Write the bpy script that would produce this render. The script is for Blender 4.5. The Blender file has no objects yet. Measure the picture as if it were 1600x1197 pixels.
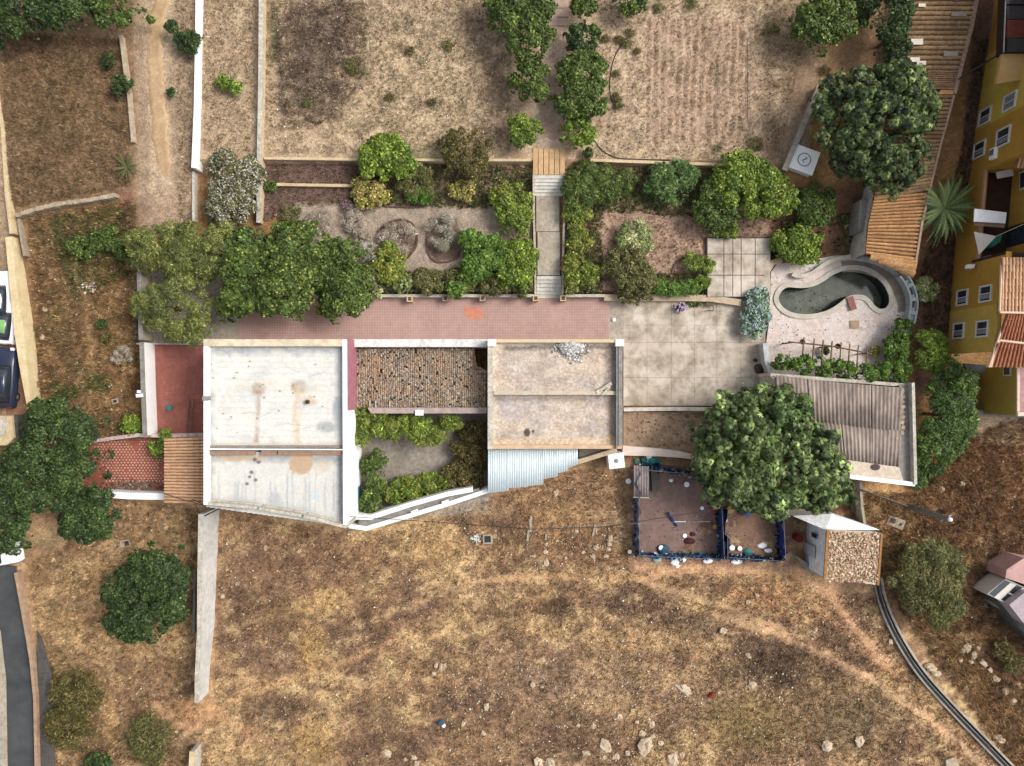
import bpy, math, random
import numpy as np
from mathutils import Vector
from mathutils.geometry import tessellate_polygon
random.seed(7); RNG = np.random.default_rng(7)
S = bpy.context.scene; COL = S.collection; R = math.radians
CH = 56.0; M = 0.05                      # drone height, metres per photo pixel on the ground

# ---------------------------------------------------------------- camera, sky, sun, exposure
cam = bpy.data.objects.new('camera', bpy.data.cameras.new('camera')); COL.objects.link(cam)
cam.location = (0, 0, CH); cam.rotation_euler = (0, 0, 0)
cam.data.sensor_width = 36; cam.data.lens = 18.0*CH/40.0; cam.data.clip_end = 2000
S.camera = cam
world = bpy.data.worlds.new('World'); S.world = world; world.use_nodes = True
wn = world.node_tree; wn.nodes.clear()
SUN_EL, SUN_AZ = R(47), R(74)            # azimuth measured from north (+Y) towards east (+X)
sky = wn.nodes.new('ShaderNodeTexSky'); sky.sky_type = 'NISHITA'; sky.sun_disc = False
sky.sun_elevation = SUN_EL; sky.sun_rotation = SUN_AZ; sky.dust_density = 4.0; sky.air_density = 1.0; sky.ozone_density = 1.0
hs = wn.nodes.new('ShaderNodeHueSaturation'); hs.inputs['Saturation'].default_value = 0.35
bg = wn.nodes.new('ShaderNodeBackground'); bg.inputs['Strength'].default_value = 0.122
wo = wn.nodes.new('ShaderNodeOutputWorld')
wn.links.new(sky.outputs[0], hs.inputs['Color']); wn.links.new(hs.outputs[0], bg.inputs['Color']); wn.links.new(bg.outputs[0], wo.inputs['Surface'])
sl = bpy.data.lights.new('sun', 'SUN'); sl.energy = 1.25; sl.angle = R(22); sl.color = (1, 0.95, 0.88)
so = bpy.data.objects.new('sun', sl); COL.objects.link(so); so.location = (60, 20, 80)
sd = Vector((math.sin(SUN_AZ)*math.cos(SUN_EL), math.cos(SUN_AZ)*math.cos(SUN_EL), math.sin(SUN_EL)))
so.rotation_euler = (-sd).to_track_quat('-Z', 'Y').to_euler()
S.view_settings.view_transform = 'Standard'; S.view_settings.look = 'None'
S.view_settings.exposure = 0.95; S.view_settings.gamma = 1; S.view_settings.use_curve_mapping = False

# ---------------------------------------------------------------- helpers
def W(px, py, z=0.0):
    k = M*(CH-z)/CH
    return ((px-800)*k, (598.5-py)*k)
def tag(o, label=None, cat=None, group=None, kind=None):
    if label: o['label'] = label
    if cat: o['category'] = cat
    if group: o['group'] = group
    if kind: o['kind'] = kind
    return o
def thing(name, label, cat, loc=(0, 0, 0), group=None):
    o = bpy.data.objects.new(name, None); COL.objects.link(o); o.location = loc; o.empty_display_size = .3
    return tag(o, label, cat, group)
def link(name, me, mat=None, parent=None):
    o = bpy.data.objects.new(name, me); COL.objects.link(o)
    if mat is not None and not me.materials: me.materials.append(mat)
    if parent is not None:
        o.parent = parent
        o.matrix_parent_inverse = __import__('mathutils').Matrix.Translation(-parent_loc(parent))
    return o
def parent_loc(p):
    return Vector(p.location) if p.type == 'EMPTY' else Vector((0, 0, 0))
def fast(name, V, F, mat, parent=None, col=None, smooth=False):
    V = np.asarray(V, dtype=np.float32); F = np.asarray(F, dtype=np.int32); k = F.shape[1]
    me = bpy.data.meshes.new(name)
    me.vertices.add(len(V)); me.vertices.foreach_set('co', V.ravel())
    me.loops.add(F.size); me.loops.foreach_set('vertex_index', F.ravel())
    me.polygons.add(len(F)); me.polygons.foreach_set('loop_start', np.arange(0, F.size, k, dtype=np.int32))
    try: me.polygons.foreach_set('loop_total', np.full(len(F), k, dtype=np.int32))
    except Exception: pass
    if smooth: me.polygons.foreach_set('use_smooth', np.ones(len(F), dtype=bool))
    if col is not None:
        a = me.color_attributes.new('Col', 'FLOAT_COLOR', 'POINT')
        c = np.ones((len(V), 4), dtype=np.float32); c[:, :3] = col
        a.data.foreach_set('color', c.ravel())
    me.update(calc_edges=True); me.validate()
    return link(name, me, mat, parent)
class MB:
    def __init__(s): s.v = []; s.f = []
    def add(s, v, f):
        n = len(s.v); s.v += [tuple(p) for p in v]; s.f += [tuple(i+n for i in q) for q in f]; return s
    def prism(s, poly, z0, z1, zref=None, top=None):
        """poly in photo pixels as seen at height zref (default z1); z1 may be a list"""
        n = len(poly); zt = z1 if isinstance(z1, (list, tuple)) else [z1]*n
        P = [W(p[0], p[1], zt[i] if zref is None else zref) for i, p in enumerate(poly)]
        return s.prism_w(P, z0, zt)
    def prism_w(s, P, z0, zt):
        n = len(P)
        if not isinstance(zt, (list, tuple)): zt = [zt]*n
        zb = z0 if isinstance(z0, (list, tuple)) else [z0]*n
        a = sum(P[i][0]*P[(i+1) % n][1]-P[(i+1) % n][0]*P[i][1] for i in range(n))
        if a < 0: P = P[::-1]; zt = list(zt)[::-1]; zb = list(zb)[::-1]
        v = [(p[0], p[1], zb[i]) for i, p in enumerate(P)]+[(p[0], p[1], zt[i]) for i, p in enumerate(P)]
        f = [(i, (i+1) % n, n+(i+1) % n, n+i) for i in range(n)]
        if n == 4: f += [(3, 2, 1, 0), (4, 5, 6, 7)]
        else:
            t = tessellate_polygon([[Vector((p[0], p[1], 0)) for p in P]])
            for q in t:
                ax = (P[q[1]][0]-P[q[0]][0])*(P[q[2]][1]-P[q[0]][1])-(P[q[2]][0]-P[q[0]][0])*(P[q[1]][1]-P[q[0]][1])
                q = tuple(q) if ax > 0 else tuple(q)[::-1]
                f += [tuple(n+i for i in q), tuple(q[::-1])]
        return s.add(v, f)
    def box(s, c, d, rz=0.0):
        x, y, z = c; a, b, h = d[0]/2, d[1]/2, d[2]/2; cs, sn = math.cos(rz), math.sin(rz)
        P = [(x+u*cs-w*sn, y+u*sn+w*cs) for u, w in ((-a, -b), (a, -b), (a, b), (-a, b))]
        return s.prism_w(P, z-h, z+h)
    def tube(s, pts, r, n=6, taper=None, cap=True):
        pts = [Vector(p) for p in pts]; b = len(s.v); m = len(pts)
        for i, p in enumerate(pts):
            d = (pts[min(i+1, m-1)]-pts[max(i-1, 0)]).normalized()
            u = d.orthogonal().normalized() if abs(d.z) > .9 else d.cross(Vector((0, 0, 1))).normalized()
            w = d.cross(u).normalized(); rr = r if taper is None else r+(taper-r)*i/max(m-1, 1)
            for j in range(n):
                a = 2*math.pi*j/n; s.v.append(tuple(p+u*math.cos(a)*rr+w*math.sin(a)*rr))
        for i in range(m-1):
            for j in range(n): s.f.append((b+i*n+j, b+i*n+(j+1) % n, b+(i+1)*n+(j+1) % n, b+(i+1)*n+j))
        if cap: s.f += [tuple(b+j for j in range(n))[::-1], tuple(b+(m-1)*n+j for j in range(n))]
        return s
    def lathe(s, c, prof, n=12, sx=1, sy=1):
        b = len(s.v)
        for r, z in prof:
            for j in range(n): a = 2*math.pi*j/n; s.v.append((c[0]+r*sx*math.cos(a), c[1]+r*sy*math.sin(a), c[2]+z))
        for i in range(len(prof)-1):
            for j in range(n): s.f.append((b+i*n+j, b+i*n+(j+1) % n, b+(i+1)*n+(j+1) % n, b+(i+1)*n+j))
        s.f.append(tuple(b+(len(prof)-1)*n+j for j in range(n))); s.f.append(tuple(b+j for j in range(n))[::-1])
        return s
    def strip(s, pts, w, z0, z1):
        """wall along world points (x,y) with width w, z1 per point or scalar"""
        n = len(pts); zt = z1 if isinstance(z1, (list, tuple)) else [z1]*n
        zb = z0 if isinstance(z0, (list, tuple)) else [z0]*n
        ww = w if isinstance(w, (list, tuple)) else [w]*n
        P = [Vector(p) for p in pts]; b = len(s.v)
        for i in range(n):
            d = (P[min(i+1, n-1)]-P[max(i-1, 0)]).normalized(); q = Vector((-d.y, d.x))*ww[i]/2
            for pp in (P[i]+q, P[i]-q): s.v.append((pp.x, pp.y, zb[i])); s.v.append((pp.x, pp.y, zt[i]))
        for i in range(n-1):
            a = b+4*i; c = a+4
            s.f += [(a+1, a+3, c+3, c+1), (a, a+1, c+1, c), (a+3, a+2, c+2, c+3), (a+2, a, c, c+2)]
        e = b+4*(n-1); s.f += [(b, b+2, b+3, b+1), (e+2, e, e+1, e+3)]
        return s
    def wall(s, pxs, w, z0, z1):
        n = len(pxs); zt = z1 if isinstance(z1, (list, tuple)) else [z1]*n
        return s.strip([W(p[0], p[1], zt[i]) for i, p in enumerate(pxs)], w, z0, zt)
    def build(s, name, mat, parent=None, smooth=False):
        me = bpy.data.meshes.new(name); me.from_pydata(s.v, [], s.f); me.update()
        if smooth: me.shade_smooth()
        return link(name, me, mat, parent)
def bevel(o, w=.02):
    m = o.modifiers.new('bevel', 'BEVEL'); m.width = w; m.segments = 2; m.limit_method = 'ANGLE'; return o

# ---------------------------------------------------------------- noise, painting
def vnoise(x, y, sc, seed=0, octaves=4):
    r = np.random.default_rng(seed); T = r.random((256, 256)); out = 0; amp = 1; tot = 0
    x = x/sc+1000.3; y = y/sc+1000.7
    for o in range(octaves):
        xi = np.floor(x).astype(int); yi = np.floor(y).astype(int); fx = x-xi; fy = y-yi
        fx = fx*fx*(3-2*fx); fy = fy*fy*(3-2*fy)
        a = T[xi & 255, yi & 255]; b = T[(xi+1) & 255, yi & 255]; c = T[xi & 255, (yi+1) & 255]; d = T[(xi+1) & 255, (yi+1) & 255]
        out = out+amp*((a*(1-fx)+b*fx)*(1-fy)+(c*(1-fx)+d*fx)*fy); tot += amp; amp *= .55; x = x*2.03+17.1; y = y*2.03+9.7
    return out/tot
def srgb(r, g, b, k=.72):
    f = lambda c: ((c/255+.055)/1.055)**2.4 if c > 10 else c/255/12.92
    return np.array([f(r)*k, f(g)*k, f(b)*k])
class Paint:
    def __init__(s, px, py, base):
        s.x = px; s.y = py; s.c = np.zeros((len(px), 3))+base
    def _mix(s, idx, a, col):
        a = np.clip(a, 0, 1)[:, None]; s.c[idx] = s.c[idx]*(1-a)+np.asarray(col)*a
    def poly(s, P, col, feather=4, amt=1, wob=4, seed=1):
        P = np.array(P, float); m = feather+wob*2
        idx = np.where((s.x > P[:, 0].min()-m) & (s.x < P[:, 0].max()+m) & (s.y > P[:, 1].min()-m) & (s.y < P[:, 1].max()+m))[0]
        if not len(idx): return
        x = s.x[idx]; y = s.y[idx]
        if wob: x = x+(vnoise(x, y, 18, seed)-.5)*wob*3; y = y+(vnoise(x, y, 18, seed+5)-.5)*wob*3
        inside = np.zeros(len(x), bool); d = np.full(len(x), 1e9); n = len(P)
        for i in range(n):
            a = P[i]; b = P[(i+1) % n]
            c = ((a[1] > y) != (b[1] > y))
            with np.errstate(divide='ignore', invalid='ignore'):
                xx = (b[0]-a[0])*(y-a[1])/(b[1]-a[1]+1e-12)+a[0]
            inside ^= c & (x < xx)
            e = b-a; t = np.clip(((x-a[0])*e[0]+(y-a[1])*e[1])/(e@e+1e-9), 0, 1)
            d = np.minimum(d, np.hypot(x-a[0]-t*e[0], y-a[1]-t*e[1]))
        sd_ = np.where(inside, d, -d); s._mix(idx, amt*np.clip(sd_/max(feather, .01)+.5, 0, 1), col)
    def stroke(s, P, w, col, feather=3, amt=1, wob=3, seed=2):
        P = np.array(P, float); m = w+feather+wob*2
        idx = np.where((s.x > P[:, 0].min()-m) & (s.x < P[:, 0].max()+m) & (s.y > P[:, 1].min()-m) & (s.y < P[:, 1].max()+m))[0]
        if not len(idx): return
        x = s.x[idx]; y = s.y[idx]
        x = x+(vnoise(x, y, 12, seed)-.5)*wob*3; y = y+(vnoise(x, y, 12, seed+5)-.5)*wob*3
        d = np.full(len(x), 1e9)
        for a, b in zip(P[:-1], P[1:]):
            e = b-a; t = np.clip(((x-a[0])*e[0]+(y-a[1])*e[1])/(e@e+1e-9), 0, 1)
            d = np.minimum(d, np.hypot(x-a[0]-t*e[0], y-a[1]-t*e[1]))
        s._mix(idx, amt*np.clip((w/2-d)/max(feather, .01)+.5, 0, 1), col)
    def blob(s, cx, cy, rx, ry, col, amt=1, seed=3, soft=.6):
        d = np.hypot((s.x-cx)/rx, (s.y-cy)/ry); idx = np.where(d < 1.6)[0]
        if not len(idx): return
        dd = d[idx]+(vnoise(s.x[idx], s.y[idx], 14, seed)-.5)*.9
        s._mix(idx, amt*np.clip((1-dd)/soft+.3, 0, 1), col)

# ---------------------------------------------------------------- materials
def nt(name):
    m = bpy.data.materials.new(name); m.use_nodes = True; t = m.node_tree; b = t.nodes['Principled BSDF']; return m, t, b
def mixc(t, fac, a, b, typ='MIX'):
    n = t.nodes.new('ShaderNodeMix'); n.data_type = 'RGBA'; n.blend_type = typ; n.clamp_factor = True
    for s_, v in ((n.inputs[0], fac), (n.inputs[6], a), (n.inputs[7], b)):
        if hasattr(v, 'is_linked') or isinstance(v, bpy.types.NodeSocket): t.links.new(v, s_)
        elif isinstance(v, (int, float)): s_.default_value = v
        else: s_.default_value = (*[float(q) for q in v], 1)
    return n.outputs[2]
def noise(t, vec, scale, detail=4, rough=.6, lo=.35, hi=.65):
    n = t.nodes.new('ShaderNodeTexNoise'); n.inputs['Scale'].default_value = scale; n.inputs['Detail'].default_value = detail; n.inputs['Roughness'].default_value = rough
    t.links.new(vec, n.inputs['Vector'])
    r = t.nodes.new('ShaderNodeMapRange'); r.inputs[1].default_value = lo; r.inputs[2].default_value = hi
    t.links.new(n.outputs[0], r.inputs[0]); return r.outputs[0]
def pos(t, sc=(1, 1, 1)):
    g = t.nodes.new('ShaderNodeNewGeometry'); mp = t.nodes.new('ShaderNodeMapping'); mp.inputs['Scale'].default_value = sc
    t.links.new(g.outputs['Position'], mp.inputs['Vector']); return mp.outputs[0]
def bump(t, b, h, dist=.02, st=.6):
    n = t.nodes.new('ShaderNodeBump'); n.inputs['Distance'].default_value = dist; n.inputs['Strength'].default_value = st
    t.links.new(h, n.inputs['Height']); t.links.new(n.outputs[0], b.inputs['Normal'])
MATS = {}
def mat(name, c1, c2, sc=1.5, c3=None, sc3=9, rough=.85, bd=.01, lo=.35, hi=.65, stretch=(1, 1, 1), a3=.5, rnd=0, metal=0):
    if name in MATS: return MATS[name]
    m, t, b = nt(name); p = pos(t, stretch)
    c = mixc(t, noise(t, p, sc, 5, .65, lo, hi), c1, c2)
    f = noise(t, p, sc3, 5, .7, .42, .72)
    if c3 is not None:
        mm = t.nodes.new('ShaderNodeMath'); mm.operation = 'MULTIPLY'; mm.inputs[1].default_value = a3; t.links.new(f, mm.inputs[0])
        c = mixc(t, mm.outputs[0], c, c3)
    if rnd:
        oi = t.nodes.new('ShaderNodeObjectInfo'); r = t.nodes.new('ShaderNodeMapRange'); r.inputs[3].default_value = 1-rnd; r.inputs[4].default_value = 1+rnd
        t.links.new(oi.outputs['Random'], r.inputs[0])
        vm = t.nodes.new('ShaderNodeVectorMath'); vm.operation = 'SCALE'; t.links.new(c, vm.inputs[0]); t.links.new(r.outputs[0], vm.inputs['Scale']); c = vm.outputs[0]
    t.links.new(c, b.inputs['Base Color']); b.inputs['Roughness'].default_value = rough; b.inputs['Metallic'].default_value = metal
    b.inputs['Specular IOR Level'].default_value = .3
    if bd: bump(t, b, f, bd)
    MATS[name] = m; return m
def vmat(name, sc=(2.2, 14), var=(.62, 1.35), bd=.05, rough=.95, dark=None, trans=0):
    """vertex coloured material, broken up by fine noise"""
    m, t, b = nt(name); p = pos(t)
    at = t.nodes.new('ShaderNodeAttribute'); at.attribute_name = 'Col'; c = at.outputs['Color']
    if sc:
        for k, (s_, w) in enumerate(zip(sc, (.55, 1.0))):
            f = noise(t, p, s_, 6, .75, .3, .7)
            r = t.nodes.new('ShaderNodeMapRange'); r.inputs[3].default_value = 1+(var[0]-1)*w; r.inputs[4].default_value = 1+(var[1]-1)*w
            t.links.new(f, r.inputs[0])
            vm = t.nodes.new('ShaderNodeVectorMath'); vm.operation = 'SCALE'; t.links.new(c, vm.inputs[0]); t.links.new(r.outputs[0], vm.inputs['Scale']); c = vm.outputs[0]
        if bd: bump(t, b, f, bd, .8)
    t.links.new(c, b.inputs['Base Color']); b.inputs['Roughness'].default_value = rough; b.inputs['Specular IOR Level'].default_value = .2
    if trans:
        tr = t.nodes.new('ShaderNodeBsdfTranslucent'); t.links.new(c, tr.inputs[0]); mx = t.nodes.new('ShaderNodeMixShader'); mx.inputs[0].default_value = trans
        o = t.nodes['Material Output']; t.links.new(b.outputs[0], mx.inputs[1]); t.links.new(tr.outputs[0], mx.inputs[2]); t.links.new(mx.outputs[0], o.inputs[0])
    return m
GROUND = vmat('soil', (1.6, 6.5), (.5, 1.5), .05); LEAF = vmat('leaf', None, rough=.5, trans=.15); STRAW = vmat('straw', None, rough=.8, trans=.1)
LEAF.node_tree.nodes['Principled BSDF'].inputs['Specular IOR Level'].default_value = .28
ROOFC = vmat('painted_roof', (.9, 6), (.84, 1.10), .008, .8)
ROOFG = vmat('gritty_roof', (1.3, 5.5), (.55, 1.42), .01, .95)
RUBV = vmat('rubble', (3, 20), (.8, 1.2), .02)
white = mat('white_paint', srgb(238, 236, 230, .78), srgb(222, 218, 208, .76), 1.2, srgb(175, 170, 160), 6, a3=.5)
brightw = mat('bright_whitewash', (.8, .8, .79), (.74, .74, .72), .8, (.55, .54, .5), 5, a3=.25)
offw = mat('weathered_white', srgb(222, 215, 200), srgb(190, 182, 165), 1.5, srgb(120, 115, 105), 5, a3=.7)
cream = mat('cream_render', srgb(225, 205, 165), srgb(205, 180, 140), 1.5, srgb(160, 135, 100), 6)
conc = mat('concrete', srgb(196, 184, 165), srgb(168, 155, 138), .9, srgb(110, 102, 92), 4, a3=.6)
concg = mat('grey_concrete', srgb(165, 160, 152), srgb(135, 130, 122), 1.0, srgb(90, 86, 80), 5, a3=.6)
darkc = mat('dark_concrete', srgb(95, 92, 88), srgb(75, 72, 68), 1.5, srgb(50, 48, 45), 6)
stone = mat('stone', srgb(200, 185, 160), srgb(170, 150, 125), 2.5, srgb(110, 95, 78), 9, a3=.7, rnd=.15)
rockm = mat('limestone', srgb(222, 204, 178), srgb(186, 162, 134), 4, srgb(140, 120, 95), 12, a3=.5, rnd=.12)
brick = mat('pink_tile', srgb(196, 154, 144), srgb(176, 134, 125), .7, srgb(205, 175, 160), 3, a3=.5)
redp = mat('red_paving', srgb(176, 112, 100), srgb(146, 92, 84), .8, srgb(122, 74, 64), 3, a3=.6)
redb = mat('brick_red', srgb(188, 108, 78), srgb(160, 82, 60), 2, srgb(120, 60, 48), 7, a3=.5)
tiler = mat('roof_tile', srgb(226, 176, 120), srgb(196, 142, 92), 1.2, srgb(120, 88, 58), 7, a3=.7, rnd=.18)
tileo = mat('old_roof_tile', srgb(190, 156, 116), srgb(154, 122, 88), 1.2, srgb(85, 68, 50), 7, a3=.8, rnd=.2)
tilep = mat('terracotta_tile', srgb(232, 190, 152), srgb(212, 166, 126), 1.5, srgb(150, 100, 70), 7, a3=.5, rnd=.1)
tilered = mat('red_roof_tile', srgb(190, 120, 85), srgb(165, 95, 65), 2, srgb(100, 58, 42), 7, a3=.6, rnd=.12)
asb = mat('fibre_cement', srgb(186, 170, 158), srgb(146, 130, 120), .45, srgb(88, 78, 72), 2.2, a3=.8, rnd=.06, stretch=(1, .35, 1))
tin = mat('pale_blue_tin', srgb(222, 234, 236), srgb(204, 222, 228), 1.0, srgb(225, 228, 225), 4, a3=.5, rough=.45, stretch=(3, .3, 1), rnd=.04, metal=.1)
maroon = mat('maroon_paint', srgb(176, 112, 124), srgb(156, 92, 104), 1.5, srgb(205, 160, 165), 8)
mustard = mat('mustard_render', srgb(196, 150, 62), srgb(178, 134, 54), .5, srgb(158, 116, 44), 3, bd=.004)
khaki = mat('khaki_render', srgb(208, 174, 86), srgb(192, 160, 76), .5, srgb(166, 138, 70), 3, bd=.004)
palew = mat('pale_khaki_render', srgb(214, 184, 80), srgb(198, 168, 70), .5, srgb(172, 144, 66), 3, bd=.004)
olive = mat('olive_render', srgb(184, 162, 76), srgb(168, 148, 68), .5, srgb(146, 128, 62), 3, bd=.004)
peach = mat('peach_render', srgb(205, 170, 115), srgb(190, 150, 90), .8, srgb(200, 175, 130), 3)
trimw = mat('window_trim', srgb(228, 222, 212), srgb(212, 206, 196), 3, rough=.6, bd=0)
glass = mat('dark_glass', (.015, .02, .028), (.03, .035, .045), 2, rough=.12, bd=0)
glass.node_tree.nodes['Principled BSDF'].inputs['Specular IOR Level'].default_value = .6
curtain = mat('curtain', srgb(150, 155, 165), srgb(110, 115, 125), 6, rough=.6, bd=0)
black = mat('black_rubber', (.012, .012, .013), (.025, .025, .026), 3, rough=.5, bd=0)
asph = mat('asphalt', (.03, .034, .037), (.058, .061, .062), .35, (.09, .085, .075), 1.3, rough=.9, bd=.004, a3=.35)
bark = mat('bark', srgb(120, 100, 80), srgb(90, 74, 58), 3, srgb(60, 48, 38), 14, stretch=(1, 1, .3))
wood = mat('old_wood', srgb(150, 125, 100), srgb(115, 92, 72), 2, srgb(70, 55, 42), 12, rnd=.15)
metalg = mat('galvanised', srgb(150, 152, 150), srgb(125, 128, 128), 3, rough=.5, bd=0, metal=.5)
navy = mat('navy_netting', srgb(38, 52, 100), srgb(28, 38, 75), 4, srgb(50, 90, 130), 6, rough=.9)
bluep = mat('blue_plastic', srgb(30, 80, 150), srgb(40, 95, 160), 4, rough=.4, bd=0)
teal = mat('teal_plastic', srgb(40, 120, 110), srgb(60, 140, 130), 4, rough=.5, bd=0)
redpl = mat('red_plastic', srgb(170, 40, 35), srgb(150, 32, 30), 4, rough=.4, bd=0)
yelpl = mat('yellow_plastic', srgb(215, 180, 110), srgb(200, 165, 90), 4, rough=.5, bd=0)
whpl = mat('white_plastic', (.8, .8, .8), (.7, .71, .72), 4, rough=.4, bd=0)
carw = mat('white_car_paint', (.78, .79, .8), (.74, .75, .77), 1, rough=.25, bd=0)
cargr = mat('pale_green_paint', srgb(140, 190, 120), srgb(130, 180, 112), 1, rough=.3, bd=0)
carn = mat('navy_car_paint', (.02, .025, .05), (.025, .03, .055), 1, rough=.15, bd=0)
waterm = mat('murky_water', srgb(128, 132, 112, .6), srgb(90, 98, 92, .6), .3, srgb(66, 76, 70, .5), 1.2, rough=.08, bd=.004, a3=.8)
crazy = None
# ---------------------------------------------------------------- terrain
def hpx(px, py):
    px = np.asarray(px, float); py = np.asarray(py, float)
    sm = lambda a, b, t: np.clip((t-a)/(b-a), 0, 1)**2*(3-2*np.clip((t-a)/(b-a), 0, 1))
    ramp = 1.2*sm(0, 1, (470-py)/220)
    tier = .6*sm(0, 1, (459-py)/5)+.6*sm(0, 1, (258-py)/5)
    g = sm(0, 1, (px-300)/12)*sm(0, 1, (1215-px)/12)
    h = ramp*(1-g)+tier*g
    e = sm(0, 1, (px-1190)/12)
    h = h*(1-e)+e*1.2*sm(0, 1, (400-py)/150)
    pool = sm(0, 1, (px-1206)/5)*sm(0, 1, (1398-px)/5)*sm(0, 1, (py-412)/5)*sm(0, 1, (502-py)/5)
    st = sm(0, 1, (px-834)/3)*sm(0, 1, (884-px)/3)*sm(0, 1, (py-268)/3)*sm(0, 1, (468-py)/3)
    return (h-2.0*pool)*(1-st)+st*np.where(py > 428, -.05, .5)
def gz(px, py): return float(hpx(px, py))
def axis(lo, hi, st, far):
    a = list(np.arange(lo, hi+st, st)); s_ = st; L = []; x = lo
    while x > -far: s_ *= 1.35; x -= s_; L.append(x)
    s_ = st; U = []; x = a[-1]
    while x < far: s_ *= 1.35; x += s_; U.append(x)
    return np.array(L[::-1]+a+U)
gx = axis(-43, 43, .175, 500); gy = axis(-33, 33, .175, 500)
GX, GY = np.meshgrid(gx, gy); GX = GX.ravel(); GY = GY.ravel()
px = GX/M+800; py = 598.5-GY/M
for _ in range(2):
    z = hpx(px, py); k = M*(1-z/CH); px = GX/k+800; py = 598.5-GY/k
z = hpx(px, py)
n1 = vnoise(px, py, 60, 11); n2 = vnoise(px, py, 14, 12); n3 = vnoise(px, py, 5, 13, 3)
south = np.clip((py-780)/40, 0, 1)
z = z+(n1-.5)*.5*south+(n2-.5)*.12+(n3-.5)*.07
flat = (px > 950) & (px < 1230) & (py > 460) & (py < 650) | (px > 340) & (px < 980) & (py > 455) & (py < 535)
z = np.where(flat, z-.12, z); z = np.where((px > 1098) & (px < 1210) & (py > 368) & (py < 468), z-.25, z)
inb = (px > 318) & (px < 975) & (py > 528) & (py < 800); z = np.where(inb, -.05, z)
furrow = (px > 1012) & (px < 1180) & (py > 30) & (py < 222)
z = z+np.where(furrow, .13*vnoise(px, py, 26, 31)*np.sin((px+(py-130)*.02+(vnoise(px, py, 40, 33)-.5)*9)*2*np.pi/12.2), 0)
P = Paint(px, py, srgb(158, 122, 82))
def c(r_, g_, b_, k=.80):
    v = srgb(r_, g_, b_, k); l = v.mean(); return v*.79+l*.21
# broad zones
P.poly([(0, 0), (214, 0), (214, 300), (0, 335)], c(142, 110, 76), 6, 1, 3)
P.poly([(205, -50), (305, -50), (305, 350), (215, 350)], c(170, 142, 110), 8, 1, 3)
P.poly([(300, -60), (1290, -60), (1260, 255), (300, 262)], c(192, 163, 126), 8, 1, 3)
P.poly([(310, -60), (412, -60), (410, 240), (310, 240)], c(188, 158, 122), 5, 1, 2)
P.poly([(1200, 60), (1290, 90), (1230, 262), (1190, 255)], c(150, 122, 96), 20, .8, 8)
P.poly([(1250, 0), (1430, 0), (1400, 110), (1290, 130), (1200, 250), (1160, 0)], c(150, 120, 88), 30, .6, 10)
P.poly([(410, 250), (560, 250), (620, 300), (560, 352), (470, 322), (400, 352)], c(122, 92, 80), 5, 1, 2)
P.poly([(560, 255), (830, 255), (832, 320), (560, 322)], c(140, 112, 92), 10, .9, 4)
P.poly([(226, 0), (270, 0), (262, 120), (276, 330), (240, 340), (228, 120)], c(196, 168, 132), 6, .8, 3)
P.poly([(460, 318), (832, 320), (832, 462), (380, 462), (430, 370)], c(172, 152, 130), 5, 1, 3)
P.poly([(885, 262), (1215, 262), (1215, 370), (1105, 380), (1105, 462), (885, 462)], c(164, 130, 104), 6, 1, 3)
P.poly([(940, 330), (1100, 330), (1100, 450), (920, 450)], c(178, 142, 116), 14, .8, 8)
P.poly([(800, 235), (930, 235), (930, 262), (890, 275), (820, 275)], c(200, 164, 122), 5, 1, 2)
P.poly([(845, -60), (888, -60), (882, 280), (832, 280), (838, 120)], c(184, 158, 138), 6, 1, 3)
P.poly([(700, 0), (770, 0), (800, 240), (740, 240), (740, 100)], c(142, 115, 95), 25, .7, 12)  # darker soil colour paints the shade west of the path trees
P.poly([(440, 5), (555, 5), (565, 120), (530, 170), (450, 195), (430, 80)], c(120, 98, 84), 40, .95, 34)
P.poly([(560, 60), (740, 60), (740, 230), (520, 230)], c(206, 176, 134), 50, .6, 20)
P.poly([(950, 10), (1190, 10), (1190, 235), (950, 235)], c(200, 170, 138), 30, .6, 8)
P.poly([(1010, 30), (1180, 30), (1176, 222), (1012, 222)], c(196, 162, 130), 8, .8, 3)
# west slope
P.poly([(25, 330), (210, 300), (235, 560), (235, 690), (50, 690)], c(152, 116, 74), 6, 1, 4)
P.poly([(130, 430), (225, 430), (225, 640), (150, 640)], c(178, 136, 80), 40, .8, 20)
P.poly([(50, 520), (120, 520), (130, 640), (60, 640)], c(118, 86, 56), 40, .7, 20)
P.poly([(210, 300), (300, 300), (300, 360), (215, 370)], c(182, 150, 118), 14, .8, 5)
P.poly([(188, 300), (205, 300), (212, 360), (190, 360)], c(134, 84, 70), 10, .7, 5)
P.poly([(-60, -60), (8, 200), (20, 330), (52, 690), (-60, 690)], c(176, 146, 112), 4, 1, 0)
P.poly([(213, 425), (345, 425), (345, 540), (213, 540)], c(170, 158, 142), 4, 1, 1)
# south field
P.poly([(-50, 770), (1345, 700), (1700, 640), (1700, 1300), (-50, 1300)], c(166, 130, 92), 10, 1, 4)
P.poly([(40, 880), (300, 880), (300, 1000), (60, 1000)], c(182, 146, 94), 50, .7, 20)
P.poly([(1430, 690), (1640, 640), (1640, 960), (1500, 860), (1430, 860)], c(150, 108, 72), 24, .95, 10)
P.poly([(1400, 880), (1520, 960), (1640, 1000), (1640, 1300), (1570, 1180)], c(158, 120, 66), 20, .9, 8)
P.poly([(1425, 430), (1500, 250), (1530, -50), (1560, -50), (1480, 560), (1430, 640)], c(120, 86, 64), 4, 1, 2)  # brown strip with the shadow between tile roof and yellow building painted in
P.poly([(1520, 645), (1640, 645), (1640, 690), (1530, 690), (1500, 665)], c(196, 168, 130), 10, 1, 4)
P.poly([(1200, 290), (1350, 290), (1350, 400), (1200, 400)], c(128, 90, 66), 12, .9, 5)
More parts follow.
